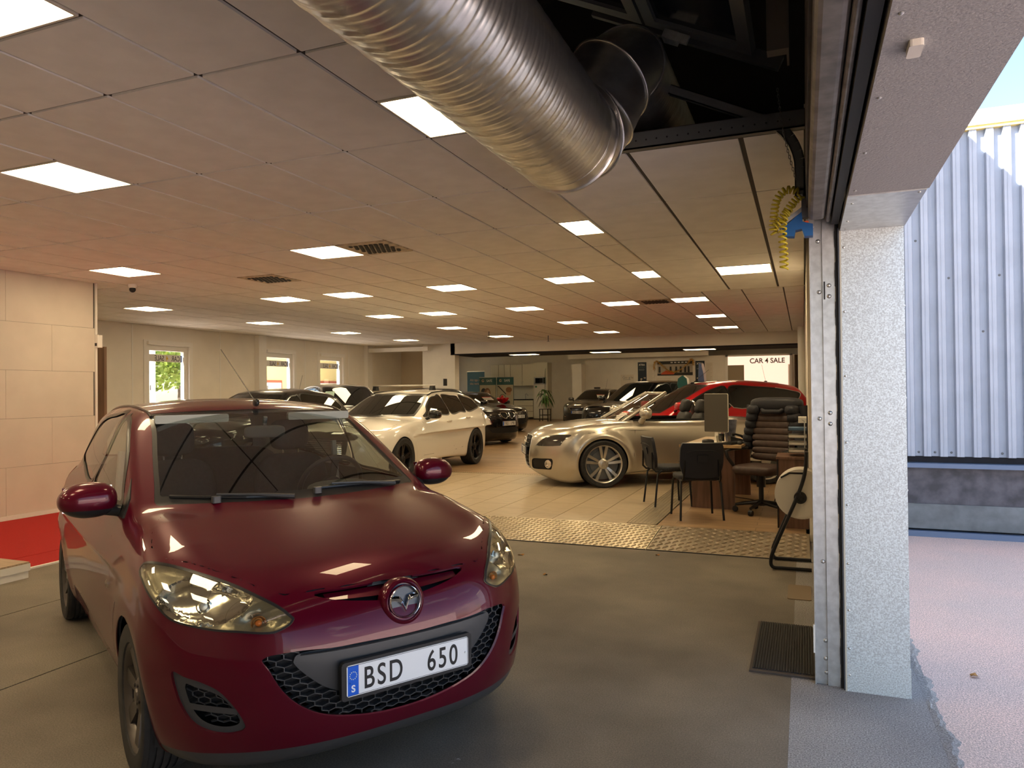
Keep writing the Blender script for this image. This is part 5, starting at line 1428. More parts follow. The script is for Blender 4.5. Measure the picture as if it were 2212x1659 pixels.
def rings(root, x, z, R, n, m_, y0=0., dy=None, tilt=0.):
    for i in range(n):
        c = y0 + (i-(n-1)/2)*R*1.42
        MB().tube([(x+.004*(i % 2), c + R*math.cos(t), z + R*math.sin(t)) for t in [2*math.pi*k/24 for k in range(25)]], R*.13, 6, cap=False).build('badge_ring', m_, root, smooth=60)
def slats(root, F, z0, z1, y0, y1, n, m_, name='grille_slat', off=-.012, r=.008):
    for i in range(n):
        z = z0 + (z1-z0)*(i+.5)/n; ys = np.linspace(y0, y1, 9); xs_ = fx(F, ys, np.full(9, z))
        MB().tube([(x+off, y, z) for x, y in zip(xs_, ys)], r, 6).build(name, m_, root)
def note(root, M, w_, h_, nm='price_sheet'):
    s = MB().box(-w_/2, w_/2, -h_/2, h_/2, 0, .002, M).build(nm, mat('paper', (.75, .70, .64), .6), root)
    MB().box(-w_/2, w_/2, h_/2-.035, h_/2, .002, .0025, M).build('red_heading', mat('print_red', (.6, .05, .03), .6), s)
    for i in range(4): MB().box(-w_/2+.02, w_/2-.04-.02*(i % 2), h_/2-.075-i*.04, h_/2-.06-i*.04, .002, .0024, M).build('print_line', mat('print_grey', (.35, .33, .33), .7), s)
mVOID = mat('grille_void', (.006, .006, .007), .7); mLAMPD = mat('lamp_glass_dark', (.05, .048, .045), .06, .3, coat=1)
mLAMPC = mat('lamp_glass_bright', (.45, .43, .38), .12, .7, coat=1); mBLKP = paint('black_paint', (.006, .006, .007), .2, .25)
mSILV = paint('silver_paint', (.52, .49, .43), .85, .30); mWHTP = mat('white_car_paint', (.74, .72, .66), .35, 0, coat=1., coat_rough=.02)
mREDP = paint('red_paint', (.42, .004, .010), .35, .3); mGRYP = paint('grey_brown_paint', (.13, .115, .095), .75, .32); mLGRY = paint('pale_grey_paint', (.42, .41, .39), .7, .32)
mBLKRIM = mat('black_rim', (.012, .012, .013), .3, .4); mSILRIM = mat('silver_rim', (.55, .53, .49), .28, .9); mBEIGEP = paint('warm_grey_paint', (.30, .28, .24), .5, .3)

# silver roadster with the hood down
def roadster():
    p = gen(4.34, 1.842, 1.40, 2.468, 1.05, (.82, .985), .05, -.9, ((-1.6, .9), (-1.3, 1.2)), hood_z=.74, belt=.96, arch=.372, az=.345, nose=(.46, 2.5), deck=.95)
    p['open'] = [(.80, -.3), (.80, .50), (.72, .60), (.4, .665), (-.2, .68), (-.66, .66), (-.76, .56), (-.78, -.3)]
    p['top'] = [(2.30, .56), (2.17, .725), (2.06, .80), (1.85, .875), (1.5, .935), (1.15, .97), (.82, .985), (.3, .985), (-.5, .995), (-1.0, 1.0), (-1.5, .965), (-1.9, .90), (-2.2, .80)]
    p['front'] = [(.1, 2.02), (.2, 2.10), (.35, 2.155), (.5, 2.17), (.64, 2.155), (.76, 2.10), (.9, 1.96)]; p['kf'] = .09; p['arch_z'] = .345
    p['flare'] = .045; p['crown'] = [(2., .07), (1.2, .035), (0, .03), (-2., .06)]
    p['plan'] = [(2.2, .87), (1.12, .893), (.5, .872), (-.4, .880), (-1.35, .90), (-1.75, .86), (-2.2, .74)]; p['arch'] = .372
    HLp = [(-1.698, .597, 1), (-1.604, .678), (-1.497, .739), (-1.34, .773), (-1.20, .778), (-1.069, .778, 1), (-1.158, .727), (-1.216, .681), (-1.257, .618, 1), (-1.45, .605)]
    GRp = [(-.30, .735), (0, .745), (.30, .735), (.335, .66), (.335, .58), (.29, .42), (.22, .26), (0, .25), (-.22, .26), (-.29, .42), (-.335, .58), (-.335, .66)]
    root, F = build_car('roadster_car', 'silver open roadster parked behind the office desk', None, p, (-2.145, 11.664, FZ), math.atan2(-.459, -.889), mSILV, res=.021, wheels=('big', .347, .245), rim_mat=mSILRIM,
        feats=[('headlight', HLp, 66, mLAMPD, .002), ('grille', GRp, 0, mVOID, -.02, False), ('fog_grille', [(-1.574, .397), (-1.369, .416), (-1.20, .421), (-1.178, .40), (-1.177, .36), (-1.21, .265), (-1.24, .255), (-1.389, .252), (-1.58, .246), (-1.61, .28)], 58, mVOID, -.015)],
        lines=[([(-.62, .97), (-.64, .80), (-.66, .42), (-.62, .36), (.63, .36), (.74, .44), (.78, .97)], 90, False), ([(-1.5, .80), (-1.3, .80), (-1.0, .84), (-.62, .825)], 90, False), ([(-.64, .825), (.74, .85), (1.3, .86)], 90, False), ([(-1.60, .60), (-1.46, .60), (-1.46, .30)], 90, False)],
        mirrors=None, panels=[('door', [(-.62, .97), (-.64, .80), (-.66, .42), (-.62, .36), (.63, .36), (.74, .44), (.78, .97), (0, 1.02)], 90)], inner=mat('roadster_cabin', (.02, .02, .021), .8), hood=[(2.07, -.3), (2.04, .28), (1.88, .52), (1.65, .68), (1.40, .735), (.95, .72), (.86, .60), (.84, -.3)])
    # windscreen and frame
    def ws(u, v): # u across -1..1, v 0..1 up
        yb, yt = .685, .535; y = u*(yb+(yt-yb)*v); c = 1-(y/.75)**2*.8
        return Vector((.72 + .13*c - v*(.72), y, .965 + v*.395 + .01*c))
    n, m = 16, 10; v = [ws(-1+2*i/n, j/m) for j in range(m+1) for i in range(n+1)]
    w_ = MB().raw(v, [(j*(n+1)+i, j*(n+1)+i+1, (j+1)*(n+1)+i+1, (j+1)*(n+1)+i) for j in range(m) for i in range(n)]).build('windscreen', mGLASSC, root, smooth=60)
    for sg in (1, -1): MB().tube([ws(sg*1.02, -.05), ws(sg*1.02, .5), ws(sg*1.02, .97), ws(sg*.97, 1.02)], .03, 8).build('windscreen_pillar', mSILV, root, smooth=60)
    MB().tube([ws(-1+2*i/12, 1.0) for i in range(13)], .026, 8).build('windscreen_header', mSILV, root, smooth=60)
    MB().tube([ws(-1+2*i/12, -.02) for i in range(13)], .018, 6).build('cowl_trim', mTRIMB, root, smooth=60)
    MB().box(.10, .13, -.11, .11, 1.20, 1.25).tube([(.12, 0, 1.25), (.17, 0, 1.32)], .012, 6).build('interior_mirror', mTRIMB, root)
    mS2 = mat('roadster_leather', (.022, .022, .023), .55)
    for sg in (1, -1):
        B = Matrix.Translation((-.35, sg*.36, .50)) @ Matrix.Rotation(-.25, 4, 'Y')
        superball((.24, 0, -.05), (.27, .25, .10), .55, M=B).build('seat_cushion', mS2, root, smooth=60); superball((-.06, 0, .28), (.09, .24, .32), .5, M=B).build('seat_back', mS2, root, smooth=60)
        superball((-.03, 0, .68), (.075, .125, .115), .65, M=B).build('headrest', mS2, root, smooth=60)
        for w2, mm, nm in ((.0, mCHROME, 'roll_hoop'),):
            MB().tube([(-.72, sg*(.36-.16), .92), (-.70, sg*(.36-.165), 1.06), (-.66, sg*(.36-.12), 1.20), (-.645, sg*.36, 1.235), (-.66, sg*(.36+.12), 1.20), (-.70, sg*(.36+.165), 1.06), (-.72, sg*(.36+.16), .92)], .022, 8).build(nm, mm, root, smooth=60)
        superball((-.70, sg*.36, 1.06), (.035, .14, .14), .6).build('hoop_pad', mTRIMB, root, smooth=60)
        y = sg*.965; k = superball((.50, y, 1.08), (.085, .125, .085), .8).build('mirror_housing', mSILV, root, smooth=60)
        MB().box(.545, .588, y-.115, y+.115, 1.055, 1.061).build('mirror_indicator', mTRIMB, k); MB().tube([(.52, y-sg*.03, 1.02), (.54, sg*.86, .95)], .035, 8, rr=[.04, .05]).build('mirror_stalk', mSILV, k, smooth=60)
        MB().tube([(1.955 if True else 0, sg*.605, .45)] + [], .01, 6) if False else None
        fy = sg*.674; fxx = float(fx(F, [.674], [.34])[0]); MB().lathe([(.058, -.02), (.062, .012), (.050, .014), (.046, -.005), (.0005, -.006)], 24, Matrix.Translation((fxx+.004, fy, .34)) @ Matrix.Rotation(sg*.75, 4, 'Z'), 'X').build('fog_lamp', mCHROME, root, smooth=50)
    S_ = Matrix.Translation((.30, .36, .93)) @ Matrix.Rotation(-1.15, 4, 'Y')
    MB().tube([S_ @ Vector((.18*math.cos(t), .18*math.sin(t), 0)) for t in [2*math.pi*i/32 for i in range(33)]], .016, 8, cap=False).build('steering_wheel', mTRIMB, root, smooth=60)
    MB().prism([(.42, .60), (.42, .86), (.50, .92), (.72, .93), (.80, .90), (.80, .60)], -.66, .66, 1).build('dashboard', mTRIMB, root)
    slats(root, F, .28, .72, -.24, .24, 7, mTRIMB)
    yv = [tuple(q) for q in closed_curve(GRp, 3)]; yv.append(yv[0])
    MB().tube([(float(fx(F, [y], [z])[0])+.002, y, z) for y, z in yv], .010, 6).build('grille_frame', mGALVS, root, smooth=60)
    rings(root, float(fx(F, [0], [.665])[0])+.008, .665, .045, 4, mCHROME)
    number_plate(root, F, .515, 'UEB 672', off=.022)
    y = float(fside(F, [1.0], [.80])[0])
    fp = Matrix.Translation((.62, .18, .98)) @ Matrix.Rotation(-.05, 4, 'Z') @ frame_mtx((0, 0, 0), (0, 1, 0), (-.8, 0, .6)); note(root, fp, .30, .24)
    fp = Matrix.Translation((.78, .42, 1.0)) @ frame_mtx((0, 0, 0), (0, 1, 0), (-.82, 0, .57)); note(root, fp, .34, .34)
    MB().tube([(.95, .45, .965), (.90, .0, .985), (.93, -.35, .97)], .010, 6).build('wiper', mTRIMB, root)
    for sg in (1, -1): MB().box(-.72, .62, sg*.70-.012, sg*.70+.012, .95, .985).build('door_cap', mTRIMB, root)
roadster()

# white estate
def estate():
    H, cz, belt = 1.475, 1.0, .98
    p = gen(4.936, 1.88, H, 2.941, .875, (.98, cz), .16, -1.75, ((-2.36, 1.0), (-1.92, 1.36)), hood_z=.80, belt=belt, arch=.375, az=.345, nose=(.40, 3.0), roof_w=.60, deck=1.03)
    root, F = build_car('estate_car', 'white estate car with black wheels and one roof bar', None, p, (-6.89, 11.63, FZ), math.radians(-88), mWHTP, res=.024, wheels=('black5', .352, .245), rim_mat=mBLKRIM,
        side_windows=gwin(.98, .16, -1.75, H, belt, 2.02, None, .36, .07, 3), screen=gscreen(cz, H, .70, .60), rear_screen=grear(1.06, 1.36, .62, .52),
        feats=[('headlight', [(-1.60, .72), (-1.62, .80), (-1.80, .83), (-1.98, .80), (-1.97, .74), (-1.80, .70)], 55, mLAMPD, .003), ('grille', [(-.38, .74), (.38, .74), (.42, .62), (.34, .44), (-.34, .44), (-.42, .62)], 0, mVOID, -.02, False), ('bumper_intake', [(-.95, .46), (-1.20, .47), (-1.45, .44), (-1.42, .30), (-1.15, .27), (-.93, .33)], 30, mVOID, -.02),
               ('tail_lamp', [(2.18, 1.10), (2.30, 1.08), (2.42, .92), (2.40, .72), (2.30, .74), (2.28, .95), (2.16, 1.04)], 90, mREDL, .003, True, -.5)],
        lines=[([(-.82, .97), (-.86, .7), (-.86, .28)], 90, False), ([(.36, 1.0), (.36, .5), (.40, .28)], 90, False), ([(1.32, 1.05), (1.20, .8), (1.04, .6)], 90, False), ([(-.86, .36), (.4, .36), (.95, .40)], 90, False), ([(2.40, 0), (2.36, .5), (2.1, .72), (1.6, .78), (1.1, .74), (.98, .66)], 0, True)],
        mirrors=(.62, 1.01, 1.04), mirror_mat=mBLKP, rails=(.05, -1.9, .59, mTRIMB), handles=((-.12, .90), (-1.02, .93)), inner=True,
        panels=[('front_door', [(-.82, .97), (-.86, .28), (.40, .28), (.36, 1.0), (0, 1.)], 90), ('rear_door', [(.36, 1.0), (.40, .28), (.95, .32), (1.32, 1.05), (.8, 1.03)], 90)], hood=[(2.40, -.3), (2.36, .5), (2.1, .74), (1.6, .80), (1.1, .76), (.98, .68), (.96, -.3)])
    z = 1.545
    bar = superball((-.15, 0, z), (.035, .66, .014), .45).build('roof_bar', mALU, root, smooth=60)
    for sg in (1, -1): MB().prism([(-.22, 1.455), (-.08, 1.455), (-.11, 1.535), (-.19, 1.535)], sg*.59-.035, sg*.59+.035, 1).build('bar_foot', mTRIMB, bar)
    for sg in (1, -1): MB().tube([(2.16, sg*.70, .77), (2.25, sg*.55, .77)], .01, 6).build('daylight_strip', mWHITE, root)
    slats(root, F, .46, .72, -.33, .33, 9, mCHROME, r=.004)
estate()

def common(name, label, p, loc, deg, pm, H, cz, belt, end, rf, rr, cx, **k):
    d = dict(res=.034, wheels=('plain', .325, .215), rim_mat=mSILRIM)
    d.update(k)
    if 'side_windows' not in d: d['side_windows'] = gwin(cx, rf, rr, H, belt, end, None, .30, .06, 2)
    if 'screen' not in d: d['screen'] = gscreen(cz, H, .68, .58)
    return build_car(name, label, None, p, (loc[0], loc[1], FZ), math.radians(deg), pm, **d)

# black saloon with kidney grille
p = gen(4.75, 1.86, 1.56, 2.85, .85, (.95, 1.04), .15, -1.5, ((-2.2, 1.02), (-1.75, 1.42)), hood_z=.90, belt=1.02, deck=1.05)
KID = [(.045, .80), (.055, .855), (.18, .87), (.275, .85), (.265, .775), (.18, .715), (.08, .715)]
rt, F = common('saloon_car', 'black car with twin kidney grille and number plate YRS 190', p, (-9.55, 18.65), -18, mBLKP, 1.56, 1.04, 1.02, 1.85, .15, -1.5, .95, text_no='YRS 190', plate_z=.575,
    feats=[('kidney_grille', KID, 0, mVOID, -.012), ('headlight', [(-.42, .80), (-.44, .86), (-.60, .88), (-.80, .87), (-.86, .83), (-.70, .79), (-.50, .78)][::-1] and [(-1.20, .84), (-1.10, .88), (-.95, .885), (-.88, .85), (-.95, .80), (-1.12, .79)], 40, mLAMPD, .003), ('air_intake', [(-.55, .46), (0, .48), (.55, .46), (.50, .34), (0, .32), (-.50, .34)], 0, mVOID, -.015, False)], mirrors=(.60, 1.0, 1.10), antenna=None)
for sg in (1, -1): MB().tube([(float(fx(F, [abs(y)], [z])[0])+.006, sg*y, z) for y, z in [tuple(q) for q in closed_curve(KID, 3)] + [KID[0]]], .012, 6).build('kidney_frame', mCHROME, rt, smooth=60)
MB().rbox(-.03, .03, -.06, .06, 1.60, 1.80, .02, 2).build('roof_marker', mBLACK, rt)
# black hatch with red bow and four ring badge
p = gen(4.35, 1.80, 1.43, 2.60, .86, (.90, .98), .10, -1.2, ((-2.0, .98), (-1.5, 1.32)), hood_z=.80, belt=.96)
GA = [(-.42, .72), (.42, .72), (.47, .62), (.40, .32), (-.40, .32), (-.47, .62)]
rt, F = common('saloon_car', 'black car with four ring badge and a red gift bow on its bonnet', p, (-11.15, 24.35), -24, mBLKP, 1.43, .98, .96, 1.62, .10, -1.2, .90, text_no='KLN 535', plate_z=.55,
    feats=[('grille', GA, 0, mVOID, -.012, False), ('headlight', [(-1.18, .72), (-1.08, .77), (-.92, .77), (-.86, .72), (-.92, .66), (-1.08, .65)], 38, mLAMPC, .003)], mirrors=(.56, .97, 1.03), rails=(.1, -1.3, .56, mALU))
MB().tube([(float(fx(F, [y], [z])[0])+.004, y, z) for y, z in GA + GA[:1]], .012, 6).build('grille_frame', mCHROME, rt, smooth=60)
slats(rt, F, .58, .72, -.40, .40, 3, mCHROME, r=.005); rings(rt, float(fx(F, [0], [.66])[0])+.012, .655, .055, 4, mCHROME)
note(rt, Matrix.Translation((.62, -.05, 1.17)) @ frame_mtx((0, 0, 0), (0, 1, 0), (-.85, 0, .5)), .45, .22)
bw = thing('gift_bow', 'large shiny red gift bow on the bonnet of the black car', 'bow', (0, 0, 0))
ca, sa = math.cos(math.radians(-24)), math.sin(math.radians(-24)); bz = float(ftop(F, [1.25], [.1])[0])
bw.location = (-11.15 + ca*1.25 - sa*.1, 24.35 + sa*1.25 + ca*.1, FZ + bz + .03)
mBOW = mat('bow_ribbon', (.55, .006, .010), .3)
for i in range(9):
    a = 2*math.pi*i/8; R = Matrix.Rotation(a, 4, 'Z') @ Matrix.Rotation(-.5 if i < 8 else -1.4, 4, 'Y')
    MB().tube([R @ Vector(q) for q in ((.02, 0, 0), (.16, -.04, .03), (.24, 0, .06), (.16, .04, .10), (.02, 0, .06))], .04, 6, rr=[.02, .045, .05, .045, .02]).build('bow_loop', mBOW, bw, smooth=60)
MB().lathe([(.06, -.002), (.07, .05), (.03, .10)], 12).build('bow_knot', mBOW, bw, smooth=60)
# grey brown crossover
p = gen(4.16, 1.74, 1.50, 2.54, .84, (.92, 1.02), .18, -1.3, ((-1.95, 1.0), (-1.6, 1.36)), hood_z=.86, belt=1.0, arch=.35)
GP = [(-.36, .70), (-.30, .76), (.30, .76), (.36, .70), (.26, .62), (-.26, .62)]
rt, F = common('crossover_car', 'grey brown crossover car with number plate JXC 550', p, (-8.12, 29.95), -98, mGRYP, 1.50, 1.02, 1.0, 1.62, .18, -1.3, .92, text_no='JXC 550', plate_z=.56, rails=(.15, -1.4, .56, mALU),
    feats=[('grille', GP, 0, mVOID, -.012, False), ('headlight', [(-1.15, .86), (-1.02, .90), (-.86, .84), (-.82, .76), (-.92, .73), (-1.08, .77)], 38, mLAMPC, .003), ('lower_bumper', [(-.90, .50), (0, .52), (.90, .50), (.90, .20), (0, .18), (-.90, .20)], 0, mPLAST, -.004, False)], mirrors=(.58, .96, 1.07), antenna=(-.9, 0, .5, .5))
MB().tube([(float(fx(F, [y], [z])[0])+.004, y, z) for y, z in GP + GP[:1]], .010, 6).build('grille_frame', mCHROME, rt, smooth=60); slats(rt, F, .63, .75, -.26, .26, 3, mCHROME, r=.004)
note(rt, Matrix.Translation((.62, .30, 1.19)) @ frame_mtx((0, 0, 0), (0, 1, 0), (-.85, 0, .5)), .5, .24)
for y in (-.60, .60): MB().lathe([(.05, 0), (.05, .012), (.03, .016)], 16, Matrix.Translation((float(fx(F, [y], [.42])[0]), y, .42)), 'X').build('fog_lamp', mCHROME, rt, smooth=40)
MB().rbox(-.05, .10, -.12, .12, 1.49, 1.56, .02, 2).build('roof_marker', mBLACK, rt)
# red crossover behind the roadster
H = 1.59; p = gen(4.40, 1.84, H, 2.65, .88, (1.10, .99), .10, -1.55, ((-2.08, 1.06), (-1.82, 1.46)), hood_z=.78, belt=1.02, deck=1.08, arch=.36)
SW = [[(-.66, 1.06), (-.45, 1.18), (-.15, 1.34), (.10, 1.44), (.34, 1.465), (.34, 1.09), (-.2, 1.065)], [(.40, 1.47), (.90, 1.47), (1.30, 1.44), (1.62, 1.385), (1.78, 1.33), (1.68, 1.20), (1.62, 1.165), (1.2, 1.125), (.40, 1.09)]]
rt, F = common('crossover_car', 'bright red crossover car standing behind the silver roadster', p, (-1.92, 14.1), 209, mREDP, H, .99, 1.02, 1.78, .10, -1.55, 1.10, side_windows=SW, res=.028, mirrors=(.66, 1.0, 1.13), lines=[([(1.58, 1.45), (1.80, 1.25), (1.92, 1.12), (1.92, .8)], 90, False), ([(1.86, 1.16), (2.1, 1.10)], 90, False)], antenna=(.05, 0, .42, .9),
    feats=[('headlight', [(-1.6, .82), (-1.66, .92), (-1.86, .93), (-2.0, .86), (-1.9, .80)], 60, mLAMPD, .003), ('tail_lamp', [(1.90, 1.12), (2.06, 1.12), (2.12, .95), (2.02, .90), (1.90, 1.02)], 90, mREDL, .003, True, -.5)])
MB().tube([(q[0]*-1, .0, 0) for q in ()], .01) if False else None
xs_ = [(u, z) for u, z in closed_curve(SW[1], 4)]
for sg in (1, -1): MB().tube([(-u, sg*(float(fside(F, [-u], [z])[0])+.004), z) for u, z in xs_[8:34]], .007, 5).build('window_chrome', mALU, rt, smooth=60)
# dark estate behind the red car, with two roof signs
H = 1.62; p = gen(4.60, 1.84, H, 2.70, .88, (1.05, 1.02), .15, -1.7, ((-2.2, 1.06), (-1.9, 1.46)), hood_z=.80, belt=1.04, deck=1.08)
rt, F = common('crossover_car', 'black car with pale roof rails behind the red crossover', p, (-2.25, 16.75), 211, mBLKP, H, 1.02, 1.04, 1.85, .15, -1.7, 1.05, rails=(.2, -1.8, .60, mALU), mirrors=(.66, 1.0, 1.13))
def roof_sign(loc, pts, m_, label, back):
    t = thing('roof_sign', label, 'sign', loc, .6)
    MB().prism(pts, -.012, .012, 1).build('sign_face', m_, t); MB().prism([(q[0]*.9+.10, q[1]) for q in pts], .05, .07, 1).build('sign_back', back, t)
    MB().box(-.10, .22, -.03, .09, -.02, .0).build('sign_foot', mBLACK, t)
mTEAL = mat('sign_teal', (.02, .10, .10), .4); mBLS = mat('sign_blue', (.06, .09, .20), .4)
ca, sa = math.cos(math.radians(211)), math.sin(math.radians(211))
def oncar(x, y): return (-2.25 + ca*x - sa*y, 16.75 + sa*x + ca*y, FZ + float(ftop(F, [x], [abs(y)])[0]) + .02)
roof_sign(oncar(.45, .1), [(.0, 0), (.16, .0), (.20, .12), (.18, .26), (.08, .33), (-.02, .26), (-.04, .12)], mTEAL, 'round teal and white sign standing on the black car roof', mWHITE)
roof_sign(oncar(.0, .2), [(-.04, 0), (.10, 0), (.08, .18), (.02, .40), (-.02, .40)], mBLS, 'tall blue and pale triangular sign standing on the black car roof', mat('sign_pink', (.5, .42, .45), .5))
# black van-like car beside the crossover
H = 1.70; p = gen(4.3, 1.80, H, 2.6, .8, (1.15, 1.08), .35, -1.7, ((-2.05, 1.06), (-1.9, 1.52)), hood_z=.95, belt=1.05, deck=1.1, roof_w=.66)
common('compact_van', 'black upright van in front of the wall posters', p, (-4.3, 21.2), -121, mBLKP, H, 1.08, 1.05, 1.8, .35, -1.7, 1.15, mirrors=(.80, 1.0, 1.18), res=.04)
# small red car with pale roof
H = 1.62; p = gen(3.75, 1.70, H, 2.47, .72, (.85, 1.08), .25, -1.45, ((-1.8, 1.05), (-1.62, 1.45)), hood_z=.90, belt=1.05, deck=1.08, roof_w=.62)
rt, F = common('small_car', 'small red car with pale roof behind the red crossover', p, (-2.0, 19.55), 178, mREDP, H, 1.08, 1.05, 1.55, .25, -1.45, .85, res=.035, antenna=(-1.1, 0, .45, -.2),
    feats=[], side_windows=gwin(.85, .25, -1.45, H, 1.05, 1.52, 1.30, .30, .02, 2))
xs_ = np.linspace(.3, -1.66, 16); b = MB(); v = []
for x in xs_:
    for y in np.linspace(-.60, .60, 9): v.append((x, y, 0))
zz = ftop(F, [q[0] for q in v], [abs(q[1]) for q in v]); v = [(q[0], q[1], z+.006) for q, z in zip(v, zz)]
b.raw(v + [(q[0], q[1], q[2]-.03) for q in v], [(i*9+j, i*9+j+1, (i+1)*9+j+1, (i+1)*9+j) for i in range(15) for j in range(8)] + [(144+i*9+j, 144+(i+1)*9+j, 144+(i+1)*9+j+1, 144+i*9+j+1) for i in range(15) for j in range(8)]); b.build('pale_roof', mBEIGEP, rt, smooth=60)
# pale grey tall car by the windows
H = 1.66; p = gen(4.63, 1.88, H, 2.77, .87, (1.0, 1.08), .20, -1.7, ((-2.2, 1.06), (-1.85, 1.48)), hood_z=.92, belt=1.06, deck=1.1)
rt, F = common('crossover_car', 'pale grey tall car with a mint note in its windscreen', p, (-10.6, 15.2), -38, mLGRY, H, 1.08, 1.06, 1.85, .20, -1.7, 1.0, rails=(.2, -1.8, .60, mALU), mirrors=(.65, 1.03, 1.15), res=.03)
y, z = -.42, 1.40; x = float(fx(F, [y], [z])[0])
MB().rbox(-.16, .16, -.11, .11, 0, .003, .05, 4, 2, Matrix.Translation((x+.006, y, z)) @ frame_mtx((0, 0, 0), (0, 1, 0), (-.83, 0, .56))).build('mint_note', mat('mint_paper', (.42, .66, .55), .6), rt)
# black car between the burgundy hatchback and the windows
H = 1.52; p = gen(4.35, 1.79, H, 2.62, .86, (.95, 1.0), .10, -1.35, ((-2.0, .98), (-1.6, 1.38)), hood_z=.84, belt=.99)
common('hatchback_car', 'black hatchback mostly hidden behind the burgundy car', p, (-9.2, 10.6), -88, mBLKP, H, 1.0, .99, 1.6, .10, -1.35, .95, res=.03, antenna=(-1.15, 0, .32, .35))
# ================================================================ office corner
mCHF = mat('chair_black_fabric', (.020, .021, .024), .85, var=.25, vscale=80); mCHB = mat('chair_back_shell', (.012, .014, .022), .5); mCHL = mat('chair_tube', (.010, .010, .011), .4, .3)
def visitor_chair(loc, rz, label):
    t = thing('visitor_chair', label, 'chair', loc, rz, None)
    # faces +y ; seat 0.46 high
    superball((0, .02, .455), (.235, .225, .035), .45, 24, 10).build('seat', mCHF, t, smooth=60)
    B = Matrix.Translation((0, -.25, .66)) @ Matrix.Rotation(.16, 4, 'X')
    b = MB(); n = 12; v = []
    for z in range(n+1):
        zz = -.175 + .36*z/n; wx = .235 - .045*max(0, (-zz-.02)/.16)**2 - .02*max(0, (zz-.1)/.08)**2
        for x in range(n+1):
            xx = wx*(-1+2*x/n); v.append(B @ Vector((xx, -.022 + .35*xx*xx*.9, zz + (.03*(1-(xx/.24)**2) if z == 0 else 0)*-1)))
    k = len(v); v2 = [p + (B.to_3x3() @ Vector((0, .036, 0))) for p in v]
    f = [(z*(n+1)+x, z*(n+1)+x+1, (z+1)*(n+1)+x+1, (z+1)*(n+1)+x) for z in range(n) for x in range(n)]
    ed = [(0, i) for i in range(0)]
    rim = []
    for i in range(n):
        for a, c in ((i, i+1), (n*(n+1)+i+1, n*(n+1)+i), ((i+1)*(n+1), i*(n+1)), (i*(n+1)+n, (i+1)*(n+1)+n)): rim.append((a, c, c+k, a+k))
    back = MB().raw(v + v2, f + [tuple(q+k for q in r[::-1]) for r in f] + rim).build('backrest', mCHB, t, smooth=40)
    MB().tube([B @ Vector((-.17, -.030, .09)), B @ Vector((-.09, -.044, .115)), B @ Vector((.09, -.044, .115)), B @ Vector((.17, -.030, .09))], .004, 5).build('shell_rib', mCHB, back)
    MB().box(-.05, .05, -.036, -.028, -.02, .06, B).build('shell_boss', mCHB, back)
    for sx in (-1, 1):
        MB().tube([(sx*.235, .215, .0), (sx*.215, .19, .40), (sx*.205, .16, .435), (sx*.2, .0, .437)], .0125, 8).build('leg', mCHL, t, smooth=60)
        MB().tube([(sx*.235, -.245, .0), (sx*.215, -.20, .40), (sx*.21, -.15, .437), (sx*.2, .0, .437)], .0125, 8).build('leg', mCHL, t, smooth=60)
        MB().tube([(sx*.2, -.02, .43), (sx*.205, -.22, .43), (sx*.20, -.262, .47), (sx*.185, -.262, .66)], .012, 8).build('back_upright', mCHL, t, smooth=60)
    MB().tube([(-.2, .1, .425), (.2, .1, .425)], .010, 6).tube([(-.2, -.12, .425), (.2, -.12, .425)], .010, 6).build('seat_bar', mCHL, t)
    return t
visitor_chair((-1.13, 8.30, FZ), math.radians(22), 'black visitor chair with its plastic back shell turned to the gate')
visitor_chair((-1.58, 9.12, FZ), math.radians(-62), 'black visitor chair seen from the side beside the desk corner')
# desk
mOAK = mat('desk_top', (.42, .28, .14), .35, var=.18, vscale=4, stretch=(2, 16, 2)); mWAL = mat('desk_walnut', (.14, .075, .05), .45, var=.3, vscale=3, stretch=(9, 9, .7))
dk = thing('office_desk', 'walnut office desk with pale oak top facing the visitor chairs', 'desk', (0, 0, FZ))
dM = Matrix.Translation((-.98, 9.55, 0)) @ Matrix.Rotation(math.radians(-4), 4, 'Z')
MB().box(-.36, .34, -.72, .85, .735, .762, dM).build('desk_top', mOAK, dk)
MB().box(-.25, .25, -.60, -.572, 0, .735, dM).build('end_panel', mWAL, dk)
MB().box(-.25, .25, .70, .728, 0, .735, dM).build('end_panel', mWAL, dk)
MB().box(-.06, -.035, -.572, .70, .25, .735, dM).build('modesty_panel', mWAL, dk)
MB().box(-.37, .35, -.73, -.72, .733, .763, dM).build('edge_band', mOAK, dk)
DZ = FZ+.762
def on(x, y, z=0.): p = dM @ Vector((x, y, 0)); return (p.x, p.y, DZ+z)
mn = thing('monitor', 'grey backed computer monitor on a white stand on the desk', 'monitor', on(-.02, -.22), math.radians(-12))
mGB = mat('monitor_back', (.075, .068, .055), .5); 
MB().rbox(-.145, .145, -.02, .02, .13, .60, .012, 2, 1).build('screen_back', mGB, mn); MB().rbox(-.150, .150, -.006, .010, .125, .605, .014, 2, 1).build('screen_bezel', mFRAME, mn)
MB().box(-.02, .02, -.01, .01, .01, .14).build('stand_column', mWHITE, mn); MB().rbox(-.10, .10, -.08, .08, 0, .012, .02, 2).build('stand_foot', mWHITE, mn)
kb = thing('keyboard', 'black keyboard on the desk near the office chair', 'keyboard', on(.21, -.42), math.radians(72))
MB().rbox(-.21, .21, -.07, .07, 0, .018, .01, 2).build('keyboard_case', mBLACK, kb)
b = MB()
for i in range(14):
    for j in range(5): b.box(-.195+.028*i, -.195+.028*i+.023, -.058+.024*j, -.058+.024*j+.019, .018, .025)
b.build('keycaps', mTRIMB, kb)['kind'] = 'stuff'
